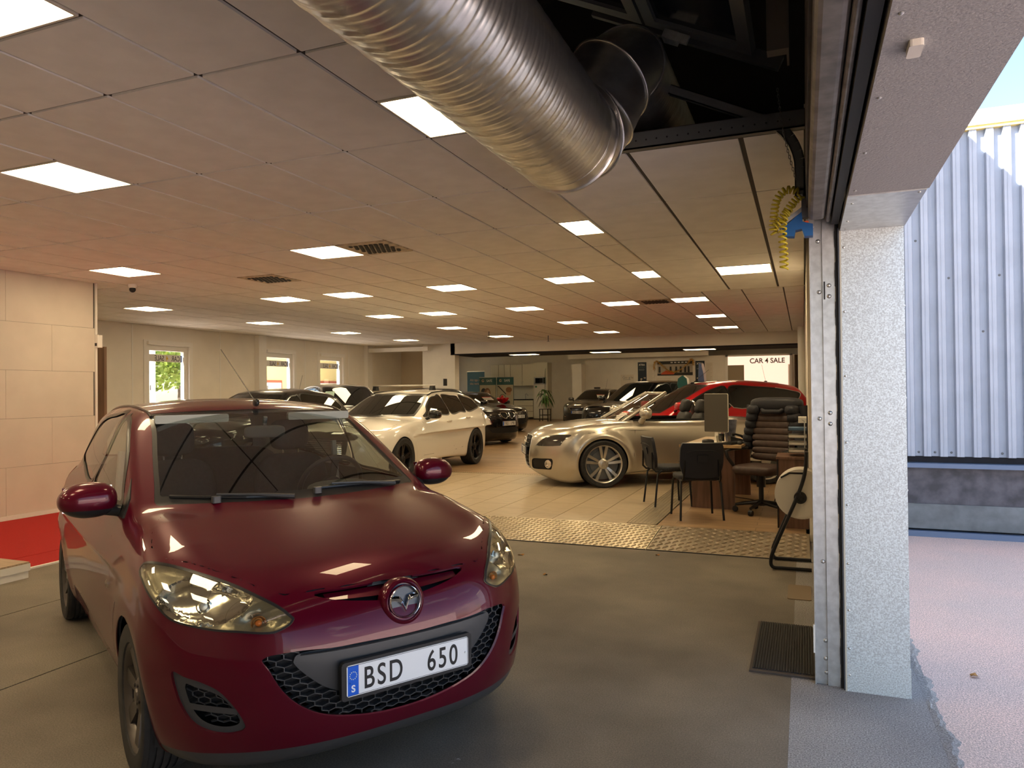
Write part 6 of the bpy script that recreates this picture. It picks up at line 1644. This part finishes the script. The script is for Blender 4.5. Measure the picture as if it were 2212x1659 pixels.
ms = thing('computer_mouse', 'small black mouse lying at the desk edge', 'mouse', on(.30, -.50), 0); superball((0, 0, .017), (.03, .05, .017), .8).build('mouse_shell', mBLACK, ms, smooth=60)
cpw = props(MB().lathe([(.028, 0), (.038, .10), (.036, .10), (.027, .004), (.0005, .004)], 20).build('drinking_glass', glass_mat('tumbler_glass', (.8, .8, .78)), None, smooth=40, loc=on(.06, -.50)), 'small clear glass on the desk', 'glass')
ph = thing('desk_phone', 'black desk telephone beside the monitor', 'telephone', on(.20, -.08), .3)
MB().prism([(-.09, 0), (.09, 0), (.09, .03), (-.09, .075)], -.08, .08, 1).build('phone_base', mBLACK, ph)
MB().tube([(-.07, -.055, .09), (-.03, -.055, .10), (.03, -.055, .085), (.08, -.055, .06)], .02, 8, rr=[.024, .014, .014, .024]).build('handset', mTRIMB, ph, smooth=60)
pc = thing('pen_cup', 'black pen cup with pens on the desk', 'pen cup', on(.02, -.10)); MB().lathe([(.035, 0), (.035, .10), (.032, .10), (.032, .005), (.0005, .005)], 16).build('cup', mBLACK, pc, smooth=40)
for i in range(4): MB().tube([(.01*math.cos(i*1.7), .01*math.sin(i*1.7), .02), (.028*math.cos(i*1.7), .028*math.sin(i*1.7), .16)], .004, 6).build('pen', mat('pen_%d' % i, [(.1, .1, .1), (.05, .1, .3), (.6, .6, .55), (.4, .05, .05)][i], .4), pc)
pb = thing('tall_cup', 'tall printed paper cup behind the monitor', 'cup', on(.10, .05)); 
MB().lathe([(.055, 0), (.085, .27), (.08, .27), (.052, .006), (.0005, .006)], 20).build('cup_body', mat('cup_print', (.22, .23, .30), .5, var=.7, vscale=9, col2=(.06, .065, .09)), pb, smooth=40)
pp = props(MB().box(-.10, .10, -.145, .145, 0, .004).build('paper_stack', mat('paper', (.75, .70, .64), .6), None, loc=on(-.20, -.45), rot=(0, 0, .2)), 'white paper sheets on the desk below the monitor', 'paper')
bx_ = props(superball((0, 0, .03), (.07, .05, .03), .6).build('stapler', mBLACK, None, smooth=50, loc=on(-.06, -.56), rot=(0, 0, .6)), 'black stapler near the desk edge', 'stapler')
# executive chair with jacket
mBRL = mat('brown_leather', (.050, .030, .024), .5, var=.2, vscale=20)
oc = thing('office_chair', 'brown ribbed office armchair on castors behind the desk', 'chair', (-.47, 8.80, FZ), math.radians(155))
superball((0, .02, .50), (.27, .26, .06), .55).build('seat', mBRL, oc, smooth=60)
bk = MB(); B = Matrix.Translation((0, -.27, .58)) @ Matrix.Rotation(.14, 4, 'X')
for i in range(9): superball((0, 0, .04 + .075*i), (.265-.004*abs(i-4), .055, .045), .5, 20, 8, B).build('back_rib', mBRL, oc, smooth=60)
MB().rbox(-.24, .24, -.06, -.03, .0, .70, .05, 3, 1, B).build('back_shell', mTRIMB, oc)
for sx in (-1, 1):
    MB().tube([(sx*.28, -.20, .72), (sx*.33, .05, .72), (sx*.33, .20, .70), (sx*.31, .18, .62), (sx*.26, .08, .48)], .02, 8).build('armrest', mTRIMB, oc, smooth=60)
MB().lathe([(.028, .10), (.028, .30), (.05, .30), (.05, .44)], 14).build('gas_column', mTRIMB, oc, smooth=40)
for i in range(5):
    a = 2*math.pi*i/5+.4; e = Vector((.29*math.cos(a), .29*math.sin(a), .085))
    MB().tube([(0, 0, .13), e], .02, 8, rr=[.028, .016]).build('base_arm', mTRIMB, oc, smooth=60)
    MB().lathe([(.030, -.022), (.034, -.012), (.034, .012), (.030, .022)], 14, Matrix.Translation((e.x, e.y, .034)) @ Matrix.Rotation(a, 4, 'Z'), 'Y').build('castor', mTRIMB, oc, smooth=40)
# jacket hung over the chair back
mJK = mat('quilted_jacket', (.012, .013, .020), .6, bump=.2, bscale=40)
jk = thing('quilted_jacket', 'dark quilted jacket hung over the office chair back', 'jacket', (-.47, 8.80, FZ), math.radians(155))
rj = random.Random(3)
superball((0, -.395, 1.235), (.31, .13, .085), .6, M=None).build('jacket_shoulder', mJK, jk, smooth=60)
for sx in (-1, 1):
    for i in range(6):
        superball((sx*(.235 + .022*i), -.31 - .012*i, 1.17-.085*i), (.075, .10, .06), .7, 14, 8, None).build('quilt_roll', mJK, jk, smooth=60)
    MB().tube([(sx*.31, -.40, 1.22), (sx*.34, -.40, .95), (sx*.33, -.38, .72)], .06, 10, rr=[.07, .065, .05]).build('sleeve', mJK, jk, smooth=60)
for i in range(6): superball((0, -.46, 1.17-.10*i), (.30, .05, .062), .6, 18, 8).build('quilt_roll', mJK, jk, smooth=60)
MB().tube([(-.16, -.33, 1.20), (-.10, -.27, 1.15), (.10, -.27, 1.15), (.16, -.33, 1.20)], .03, 8).build('collar', mJK, jk, smooth=60)
# side cabinet, trays
cb = thing('side_cabinet', 'walnut side cabinet beside the right wall', 'cabinet', (0, 0, FZ))
MB().box(-.265, .03, 7.92, 8.40, 0, .70).build('cabinet_body', mWAL, cb); MB().box(-.275, .03, 7.90, 8.42, .70, .725).build('cabinet_top', mWAL, cb)
MB().box(-.268, -.255, 7.905, 7.92, 0, .70).build('cabinet_edge', mTRIMB, cb)
tr = thing('letter_trays', 'stacked clear letter trays full of papers on the cabinet', 'letter tray', (0, 0, FZ+.725))
for i in range(4):
    z = .035 + .075*i
    MB().box(-.16, .02, 8.0, 8.32, z, z+.006).box(-.16, -.152, 8.0, 8.32, z, z+.05).build('tray', glass_mat('smoke_plastic', (.55, .55, .52)), tr)
    MB().box(-.155, .018, 8.01, 8.30, z+.006, z+.030).build('papers', mat('paper', (.75, .70, .64), .6) if i < 3 else mat('blue_folder', (.08, .16, .28), .5), tr)
MB().tube([(.0, 7.99, 0), (.0, 7.99, .36), (-.03, 7.99, .38), (.02, 7.99, .38)], .006, 6).build('tray_frame', mGALVS, tr)
MB().box(-.06, .02, 8.05, 8.25, .34, .40).build('white_box', mWHITE, tr)
# banner-reel stand: round white drum on a bent black tube frame
dr = thing('drum_stand', 'round white drum on a bent black tube floor stand by the gate', 'paper dispenser', (0, 0, 0))
mTB = mat('stand_tube', (.010, .011, .014), .4, .3)
P1 = Vector((-.27, 6.42, .013)); 
for dy in (0., .36):
    MB().tube(smooth_path([(.04, 6.42+dy, .018), (-.18, 6.42+dy, .018), (-.262, 6.42+dy, .024), (-.272, 6.42+dy, .09), (-.235, 6.42+dy, .20), (-.06, 6.42+dy, .62), (.0, 6.42+dy, .82), (.012, 6.42+dy, .98)], 5), .015, 8).build('tube_leg', mTB, dr, smooth=60)
MB().tube([(-.272, 6.42, .09), (-.272, 6.78, .09)], .015, 8).tube([(.012, 6.42, .95), (.012, 6.78, .95)], .012, 8).build('cross_tube', mTB, dr, smooth=60)
MB().lathe([(.205, 6.47), (.205, 6.72), (.19, 6.73), (.19, 6.46)], 48, Matrix.Translation((-.035, 0, .625)), 'Y', closed=False).build('white_drum', mat('drum_white', (.72, .68, .60), .5), dr, smooth=40)
MB().lathe([(.05, 6.44), (.05, 6.465), (.02, 6.43)], 24, Matrix.Translation((-.04, 0, .60)), 'Y').lathe([(.02, 6.40), (.02, 6.46)], 14, Matrix.Translation((-.055, 0, .63)), 'Y').build('drum_hub', mBLACK, dr, smooth=40)
MB().tube([(-.19, 6.455, .76), (-.12, 6.455, .80), (.01, 6.455, .80)], .008, 6).build('guard_rod', mTB, dr)
# door mat, cardboard, leaves
mt = thing('door_mat', 'black ribbed rubber door mat with brown edges beside the guide rail', 'mat', (0, 0, 0))
MB().box(-.29, .03, 4.06, 4.93, .001, .010).build('mat_base', mat('mat_brown', (.07, .055, .045), .8), mt)
b = MB()
for i in range(22): b.box(-.275+.0138*i, -.275+.0138*i+.009, 4.09, 4.92, .010, .016)
b.build('mat_ribs', mat('mat_black', (.016, .016, .018), .8), mt)['kind'] = 'stuff'
cdb = props(MB().rbox(-.13, .03, 5.55, 5.95, 0.0, .006, .02, 2).build('cardboard_piece', mat('cardboard', (.25, .19, .13), .8)), 'flat brown cardboard piece on the concrete near the drum stand', 'cardboard')
def leaf(x, y, s, a, label):
    mL = mat('dry_leaf', (.42, .20, .05), .7); v = []; r = random.Random(int(x*100))
    for i in range(11):
        t = 2*math.pi*i/11; q = s*(1 if i % 2 else .62)*r.uniform(.85, 1.1); v.append((q*math.cos(t), .7*q*math.sin(t), .006 + .006*math.sin(2*t)))
    n = len(v); top = [(0, 0, .008)] + v; bot = [(p[0], p[1], p[2]-.002) for p in top]
    f = [(0, 1+i, 1+(i+1) % n) for i in range(n)] + [(n+1, n+2+(i+1) % n, n+2+i) for i in range(n)]
    props(MB().raw(top + bot, f).build('fallen_leaf', mL, None, loc=(x, y, 0), rot=(0, 0, a)), label, 'leaf')
leaf(-2.42, 6.22, .035, .4, 'orange dry leaf on the concrete in front of the chequer plate'); leaf(-1.98, 5.62, .028, 1.5, 'small tan dry leaf on the open concrete floor'); leaf(-1.02, 2.62, .022, 2.2, 'tiny brown leaf on the asphalt near the gate'); leaf(-1.25, 6.62, .022, .2, 'pale leaf scrap beside the dull ramp plate')
leaf(.80, 4.4, .03, .8, 'reddish leaf on the pink paving beside the column')
MB
# cable under the desk
props(MB().tube(smooth_path([(-.95, 10.0, FZ+.01), (-.6, 9.7, FZ+.01), (-.75, 9.5, FZ+.01), (-.5, 9.3, FZ+.012), (-.35, 9.45, FZ+.05), (-.33, 9.5, FZ+.35)]), .006, 6).build('floor_cable', mBLACK), 'thin black cable lying on the floor under the desk', 'cable')
# ================================================================ back room
mCAB = mat('cabinet_front', (.82, .78, .66), .35); mCABS = mat('cabinet_gap', (.35, .31, .25), .6)
FY = 34.9
struct(boxes('wall_back', mWALL, [(-17.4, .4, FY+.02, FY+.14, 0, 4.3)]))
struct(boxes('wall_back_left', mWALL, [(-13.45, -13.3, 22.5, 26.3, 0, 4.3), (-17.35, -13.3, 26.3, 26.4, 0, 4.3), (-17.35, -17.2, 26.4, 27.5, 0, 4.3), (-17.35, -17.2, 27.5, 34.25, 0, .6), (-17.35, -17.2, 27.5, 34.25, 3.2, 4.3), (-17.35, -17.2, 34.25, FY, 0, 4.3)]))
w9 = struct(boxes('window_4', mWHITE, [(-17.33, -17.25, 27.5+2.25*i-.05, 27.5+2.25*i+.05, .6, 3.2) for i in range(4)]))
for i in range(3): MB().box(-17.30, -17.29, 27.55+2.25*i, 27.45+2.25*(i+1), .6, 3.2).build('pane', mPANE, w9)
struct(boxes('ceiling', mWHITE, [(-13.45, .4, 22.3, 26.4, 3.62, 3.7), (-17.4, .4, 26.4, FY+.1, 3.62, 3.7)]))
struct(boxes('wall_step', mWALL, [(-10.35, -3.9, 33.0, 33.12, 3.0, 3.62)]))
struct(boxes('wall_poster', mWALL, [(-9.6, .05, 33.3, 33.42, 0, 3.0)])); struct(boxes('wall_return', mWALL, [(-10.05, -9.6, 32.6, 33.42, 0, 2.75)]))
def cabinet(x0, x1, z0, z1, d, label, doors, name='kitchen_cabinet', hz=None):
    t = thing(name, label, 'cabinet', (0, 0, FZ)); MB().box(x0, x1, FY-d, FY, z0, z1).build('carcass', mCABS, t)
    n = len(doors)-1
    for i in range(n):
        a, c = doors[i], doors[i+1]
        dd = MB().box(a+.012, c-.012, FY-d-.02, FY-d, z0+.006, z1-.006).build('door', mCAB, t)
        hx = c-.05 if i % 2 == 0 else a+.05
        if hz: MB().tube([(hx, FY-d-.045, hz), (hx, FY-d-.045, hz+.16)], .008, 6).build('handle', mGALVS, dd)
    return t
cabinet(-15.05, -13.95, 2.0, 2.80, .35, 'cream wall cupboards above the green banners', [-15.05, -14.6, -14.28, -13.95])
cabinet(-13.95, -12.62, 1.70, 2.80, .35, 'taller cream wall cupboard with two bar handles', [-13.95, -13.3, -12.62], hz=1.78)
fr_ = thing('fridge_cabinet', 'tall cream fridge cabinet with built in microwave', 'cabinet', (0, 0, FZ))
MB().box(-12.60, -11.85, FY-.62, FY, .05, 2.84).build('carcass', mCAB, fr_); d_ = MB().box(-12.58, -11.9, FY-.645, FY-.62, 2.14, 2.82).build('door', mCAB, fr_); MB().tube([(-12.5, FY-.67, 2.2), (-12.5, FY-.67, 2.4)], .008, 6).build('handle', mGALVS, d_)
d_ = MB().box(-12.58, -11.9, FY-.645, FY-.62, .12, 1.74).build('fridge_door', mWHITE, fr_); MB().box(-12.60, -11.85, FY-.60, FY-.5, 0, .05).build('plinth', mTRIMB, fr_); MB().lathe([(.05, 0), (.05, .004)], 12, Matrix.Translation((-12.45, FY-.65, 1.64)), 'Y').build('green_magnet', mat('magnet_green', (.05, .25, .15), .5), fr_)
mw = thing('microwave_oven', 'steel microwave oven with dark door in the fridge cabinet', 'microwave', (0, 0, FZ)); MB().box(-12.56, -11.92, FY-.66, FY-.62, 1.76, 2.12).build('case', mGALVS, mw); MB().box(-12.48, -12.08, FY-.675, FY-.66, 1.82, 2.07).build('door_glass', mGLASSD, mw); MB().box(-12.05, -11.94, FY-.675, FY-.66, 1.80, 2.09).build('control_panel', mTRIMB, mw)
bc = thing('base_cabinet', 'cream base cabinet with drawers under the sink', 'cabinet', (0, 0, FZ)); MB().box(-13.95, -12.62, FY-.6, FY, .1, .98).build('carcass', mCABS, bc)
for i, (z0, z1) in enumerate(((.12, .39), (.415, .675), (.70, .96))): d_ = MB().box(-13.94, -12.64, FY-.62, FY-.6, z0, z1).build('drawer', mCAB, bc); MB().tube([(-13.5, FY-.64, z1-.07), (-13.1, FY-.64, z1-.07)], .007, 6).build('handle', mGALVS, d_)
wt_ = thing('worktop', 'dark worktop with sink tap in the kitchenette', 'worktop', (0, 0, FZ)); MB().box(-13.97, -12.61, FY-.64, FY, .98, 1.02).build('slab', mTRIMB, wt_); MB().tube([(-13.2, FY-.2, 1.02), (-13.2, FY-.2, 1.25), (-13.1, FY-.3, 1.3), (-13.0, FY-.35, 1.2)], .015, 8).build('tap', mGALVS, wt_, smooth=60)
bs_ = struct(boxes('trim_5', mWHITE, [(-13.95, -12.62, FY, FY+.01, 1.02, 1.70)]))
# banners
def banner(x0, x1, z1, y, m_, label):
    t = thing('roll_up_banner', label, 'banner', (0, 0, FZ)); MB().box(x0, x1, y-.004, y+.004, .08, z1).build('print_sheet', m_, t); MB().rbox(x0-.02, x1+.02, y-.08, y+.08, 0, .08, .03, 2, 0).build('base_case', mALU, t); MB().box(x0, x1, y-.012, y+.012, z1, z1+.025).build('top_rail', mALU, t); MB().tube([((x0+x1)/2, y+.03, .05), ((x0+x1)/2, y+.03, z1)], .012, 6).build('support_pole', mALU, t); return t
mTEALP = mat('banner_teal', (.020, .085, .085), .5); mBLUEP = mat('banner_blue', (.055, .16, .24), .5); mTXT = mat('print_white', (.75, .74, .70), .6); mTXTO = mat('print_salmon', (.62, .42, .28), .6); mGRYT = mat('print_dim', (.10, .17, .17), .6)
def ftext(t, parent, x, y, z, s, m_, sx=1., w_=0.): return text(t, m_, parent, frame_mtx((x, y, z), (1, 0, 0), (0, 0, 1)), s, .0006, sx, weight=w_)
b1 = banner(-15.75, -14.80, 2.42, 33.2, mBLUEP, 'blue roll up banner with two lines of white text')
ftext('Att äga en bil', b1, -15.60, 33.195, 1.96, .15, mTXTO); ftext('ska vara', b1, -15.60, 33.195, 1.78, .15, mTXTO); ftext('tryggt', b1, -15.05, 33.195, 1.78, .15, mTXT, 1., .004)
mSKIN = mat('print_skin', (.45, .27, .18), .6); mHAIR = mat('print_hair', (.20, .10, .05), .6); mDKP = mat('print_dark', (.03, .03, .03), .6); mBEI = mat('print_beige', (.42, .38, .29), .6)
def flat(parent, pts, y, m_, nm): return MB().prism(pts, y-.0012, y, 1).build(nm, m_, parent)
def ell(cx, cz, rx, rz, n=18): return [(cx+rx*math.cos(2*math.pi*i/n), cz+rz*math.sin(2*math.pi*i/n)) for i in range(n)]
for k, (x0, x1, lab) in enumerate(((-14.72, -13.83, 'teal GOSAFE banner picturing a person with long brown hair'), (-13.79, -12.92, 'teal GOSAFE banner picturing a person in a knitted cap at a wheel'))):
    y = 32.4; t = banner(x0, x1, 2.10, y, mTEALP, lab); yy = y-.004
    flat(t, [(x0+.02, .2), (x1-.02, .2), (x1-.02, 1.74), (x0+.02, 1.74)], yy, mBEI, 'photo_print')
    ftext('G', t, x0+.12, yy-.001, 1.89, .17, mTXTO, 1., .004); ftext('O', t, x0+.25, yy-.001, 1.89, .17, mGRYT); ftext('SAFE', t, x0+.38, yy-.001, 1.89, .17, mTXT, .85)
    MB().box(x0+.30, x0+.72, yy-.0015, yy, 1.815, 1.83).build('print_line', mGRYT, t)
    if k == 0:
        flat(t, ell(x0+.22, 1.42, .13, .17), yy-.0012, mDKP, 'print_seat'); flat(t, ell(x0+.42, 1.34, .17, .26), yy-.0024, mHAIR, 'print_hair'); flat(t, ell(x0+.45, 1.38, .08, .12), yy-.0036, mSKIN, 'print_face'); flat(t, [(x0+.25, .7), (x0+.75, .7), (x0+.66, 1.12), (x0+.38, 1.14)], yy-.0036, mHAIR, 'print_coat')
    else:
        flat(t, [(x0+.03, 1.68), (x0+.09, 1.70), (x0+.50, 1.30), (x0+.46, 1.27)], yy-.0012, mDKP, 'print_pillar'); flat(t, ell(x0+.60, 1.36, .13, .16), yy-.0018, mSKIN, 'print_face'); flat(t, ell(x0+.62, 1.50, .16, .13), yy-.0030, mHAIR, 'print_cap'); flat(t, [(x0+.40, .8), (x0+.80, .8), (x0+.74, 1.25), (x0+.52, 1.22)], yy-.0030, mBEI, 'print_coat')
        MB().tube([(x0+.30+.16*math.cos(q), yy-.002, 1.12+.16*math.sin(q)) for q in [2*math.pi*i/20 for i in range(21)]], .012, 5, cap=False).build('print_wheel', mDKP, t)
# plant on stand
ps = thing('plant_stand', 'black square tube plant stand near the kitchenette', 'stand', (-11.30, 32.3, FZ))
for x in (-.2, .2):
    for y in (-.2, .2): MB().box(x-.015, x+.015, y-.015, y+.015, 0, .56).build('leg', mBLACK, ps)
MB().box(-.22, .22, -.22, .22, .56, .585).box(-.2, .2, -.21, -.19, .28, .31).box(-.2, .2, .19, .21, .28, .31).build('top', mBLACK, ps)
pl = thing('potted_plant', 'leafy green potted plant with drooping leaves on the black stand', 'plant', (-11.30, 32.3, FZ+.585))
MB().lathe([(.12, 0), (.16, .26), (.165, .27), (.15, .27), (.11, .02), (.0005, .02)], 24).build('pot', mWHITE, pl, smooth=40); MB().lathe([(.148, .22), (.148, .245), (.0005, .25)], 20).build('soil', mTRUNK, pl)
MB().tube([(0, 0, .2), (.01, 0, .75)], .03, 8).build('stem', mat('plant_stem', (.10, .12, .03), .6), pl)
mLF = mat('plant_leaf', (.055, .13, .025), .4, var=.35, vscale=6); rp = random.Random(5)
for i in range(34):
    a = rp.uniform(0, 6.28); L_ = rp.uniform(.45, .85); up = rp.uniform(.25, .75) if i < 28 else 1.1; z0 = rp.uniform(.35, .80); w_ = rp.uniform(.035, .055); v = []; n = 8
    if i == 33: up, L_, z0 = 2.4, .75, .8
    for j in range(n+1):
        s = j/n; rr_ = L_*s*(.62 if up < 1.5 else .05); zz = z0 + L_*(up*s - (1.05 if up < 1.5 else .9)*s*s); q = w_*math.sin(math.pi*(.08+.92*s))**.7 + .002
        c = Vector((rr_*math.cos(a), rr_*math.sin(a), zz)); e = Vector((-math.sin(a), math.cos(a), 0))*q
        v += [c-e, c+Vector((0, 0, -.006)), c+e]
    MB().raw(v, [(3*j+k, 3*j+k+1, 3*j+k+4, 3*j+k+3) for j in range(n) for k in range(2)]).build('leaf', mLF, pl, smooth=60)
# posters on the back wall
PY = 33.295
def poster(name, x0, x1, z0, z1, m_, label, cat='poster'):
    t = thing(name, label, cat, (0, 0, 0)); MB().box(x0, x1, PY-.012, PY, z0, z1).build('sheet', m_, t); return t
mPAPW = mat('poster_white', (.74, .68, .58), .6); mNAVY = mat('poster_navy', (.015, .028, .045), .5)
g = poster('review_poster', -7.90, -7.30, 1.25, 2.22, mPAPW, 'white review poster reading Google on the back wall'); yy = PY-.013
xo = -7.82
for ch, cc in zip('Google', ((.30, .30, .32), (.38, .30, .26), (.62, .56, .44), (.30, .30, .32), (.34, .32, .28), (.38, .30, .26))):
    ftext(ch, g, xo, yy, 2.04, .17, mat('g_%s%.2f' % (ch, cc[1]), cc, .6)); xo += {'G': .115, 'o': .09, 'g': .09, 'l': .04, 'e': .08}[ch]
for z in (1.98, 1.40, 1.34): MB().box(-7.80, -7.45, yy-.001, yy, z, z+.018).build('print_line', mat('print_grey', (.35, .33, .33), .7), g)
for x0, w1, w2, w3, lab in ((-7.10, 'XTRA', 'GARANTI', 'GULD', 'dark XTRA poster lettered GULD left of the framed picture'), (-4.50, 'XTRA', 'GARANTI', 'SILVER', 'dark XTRA poster lettered SILVER right of the framed picture')):
    t = poster('warranty_poster', x0, x0+.40, 1.75, 2.78, mNAVY, lab)
    ftext(w1, t, x0+.05, yy, 2.62, .125, mTXT, .85, .003); ftext(w2, t, x0+.05, yy, 2.52, .075, mGRYT, .85); ftext(w3, t, x0+.05, yy, 2.40, .11, mat('print_mute', (.28, .30, .30), .6), .85)
    rq = random.Random(int(-x0*10))
    for i in range(9): flat(t, ell(x0+rq.uniform(.06, .34), rq.uniform(1.80, 2.06), rq.uniform(.03, .06), rq.uniform(.025, .05), 10), yy-.001*i*.3, mat('photo_patch%d' % (i % 3), [(.55, .48, .38), (.35, .22, .14), (.16, .14, .12)][i % 3], .6), 'photo_patch')
    t2 = poster('price_list', x0+.46, x0+.75, 1.85, 2.70, mPAPW, 'pale price list sheet beside the %s poster' % w3)
    for i in range(12): MB().box(x0+.49, x0+.72-.03*(i % 3), yy-.0008, yy, 2.62-.062*i, 2.63-.062*i).build('print_line', mat('print_tan', (.5, .44, .36), .7), t2)
pic = poster('framed_picture', -6.20, -4.62, 2.15, 2.80, mat('photo_sky', (.45, .40, .32), .5), 'wide framed picture of an orange sports car and dark palms')
flat(pic, [(-6.2, 2.66), (-4.62, 2.66), (-4.62, 2.80), (-6.2, 2.80)], yy, mDKP, 'print_band'); flat(pic, [(-6.2, 2.15), (-4.62, 2.15), (-4.62, 2.28), (-6.2, 2.24)], yy-.0005, mDKP, 'print_ground')
flat(pic, [(-6.05, 2.20), (-5.45, 2.20), (-5.42, 2.28), (-5.58, 2.37), (-5.80, 2.38), (-5.98, 2.29)], yy-.002, mat('print_orange', (.60, .10, .03), .5), 'print_car')
for x in (-6.1, -5.6, -5.35, -5.15, -4.95, -4.8): flat(pic, [(x-.05, 2.28), (x+.05, 2.28), (x+.04, 2.55), (x-.04, 2.55)], yy-.001, mDKP, 'print_palm')
for i in range(5): MB().box(-5.6+.16*i, -5.5+.16*i, yy-.003, yy-.002, 2.71, 2.76).build('print_mark', mTXT, pic)
gl = thing('tinsel_garland', 'golden tinsel garland draped over the framed picture', 'garland', (0, 0, 0)); b = MB(); rq = random.Random(2)
gp_ = smooth_path([(-6.32, 0, 2.45), (-6.34, 0, 2.62), (-6.24, 0, 2.80), (-6.05, 0, 2.68), (-5.75, 0, 2.42), (-5.45, 0, 2.30), (-5.15, 0, 2.40), (-4.85, 0, 2.65), (-4.68, 0, 2.86), (-4.60, 0, 2.78), (-4.58, 0, 2.60)], 14)
for q in gp_:
    for _ in range(5):
        c = Vector((q.x+rq.gauss(0, .025), PY-.10+rq.gauss(0, .02), q.z+rq.gauss(0, .025))); a = Vector((rq.gauss(0, 1), rq.gauss(0, 1), rq.gauss(0, 1))).normalized(); e = a.orthogonal().normalized()
        k = len(b.v); b.v += [c+a*.03, c-a*.03, c+e*.02]; b.f.append((k, k+1, k+2))
o_ = b.build('tinsel', mat('gold_tinsel', (.95, .70, .25), .2, .9), gl); o_['kind'] = 'stuff'
MB().tube([(q.x, PY-.10, q.z) for q in gp_], .008, 5).build('string', mat('gold_tinsel', (.95, .70, .25), .2, .9), gl)
pr = poster('paper_notice', -6.25, -5.6, 1.70, 2.05, mPAPW, 'small paper notices pinned below the framed picture'); MB().box(-6.05, -5.75, yy-.001, yy, 1.80, 1.90).build('print_red_mark', mat('print_red', (.6, .05, .03), .6), pr)
# shop window with letters
sw_ = struct(boxes('window_5', mWHITE, [(-3.2, -3.1, PY-.04, PY, .5, 3.0), (-.55, -.45, PY-.04, PY, .5, 3.0), (-3.2, -.45, PY-.04, PY, 2.93, 3.0)]))
mPKW = mat('frosted_window_glow', (.80, .62, .54), .5, emit=(1., .66, .50), es=.55)  # weak pink emission stands in for daylight coming through the pane
MB().box(-3.1, -.55, PY-.02, PY-.005, 2.55, 2.93).build('pane', mPKW, sw_); MB().box(-2.42, -.62, PY-.02, PY-.005, .9, 2.55).build('pane', mPKW, sw_); MB().box(-3.1, -2.42, PY-.03, PY-.005, .6, 2.55).build('grey_panel', mat('panel_taupe', (.34, .28, .19), .6), sw_)
lt2 = thing('window_letters', 'dark raised letters CAR 4 SALE on the bright window', 'letters', (0, 0, 0))
text('CAR 4 SALE', mat('letters_dark', (.12, .11, .09), .5), lt2, frame_mtx((-2.18, PY-.06, 2.62), (1, 0, 0), (0, 0, 1)), .30, .02, .93, weight=.006)
cu = thing('curtain', 'long brown curtain hanging beside the bright window', 'curtain', (0, 0, FZ)); v = []; n = 40
for z in (.02, 2.85): v += [(-.36 + .40*i/n, 32.9 + .04*math.sin(i*1.1), z) for i in range(n+1)]
MB().raw(v + [(q[0], q[1]+.012, q[2]) for q in v], [(i, i+1, n+2+i, n+1+i) for i in range(n)]).build('cloth', mat('curtain_brown', (.14, .09, .055), .8), cu, smooth=60)
MB().tube([(-.40, 32.9, 2.88), (.03, 32.9, 2.88)], .015, 8).build('curtain_rod', mSTEEL, cu)
for i, (x, y) in enumerate(((-11.5, 25), (-10, 28), (-6, 26.5), (-3, 26.5), (-12, 31), (-7, 30.5), (-3, 30.5))): lamp(x, y, 3.60, .6, .6, 'square fill panel lamp added out of sight in the back room ceiling', 'added fill lamps of the back room')  # unseen lamps above the header line, added to brighten the back room
# sprinkler stubs of the main ceiling
for i, (x, y, lab) in enumerate(((-7.4, 16.9, 'short dark sprinkler stub under the far ceiling tiles'), (-6.5, 18.9, 'short dark sprinkler stub close to the header'))):
    t = thing('sprinkler', lab, 'sprinkler', (x, y, CZ)); MB().tube([(0, 0, 0), (0, 0, -.16)], .012, 8).build('drop_pipe', mSTEEL, t); MB().lathe([(.04, -.165), (.04, -.16)], 12).build('deflector', mSTEEL, t)
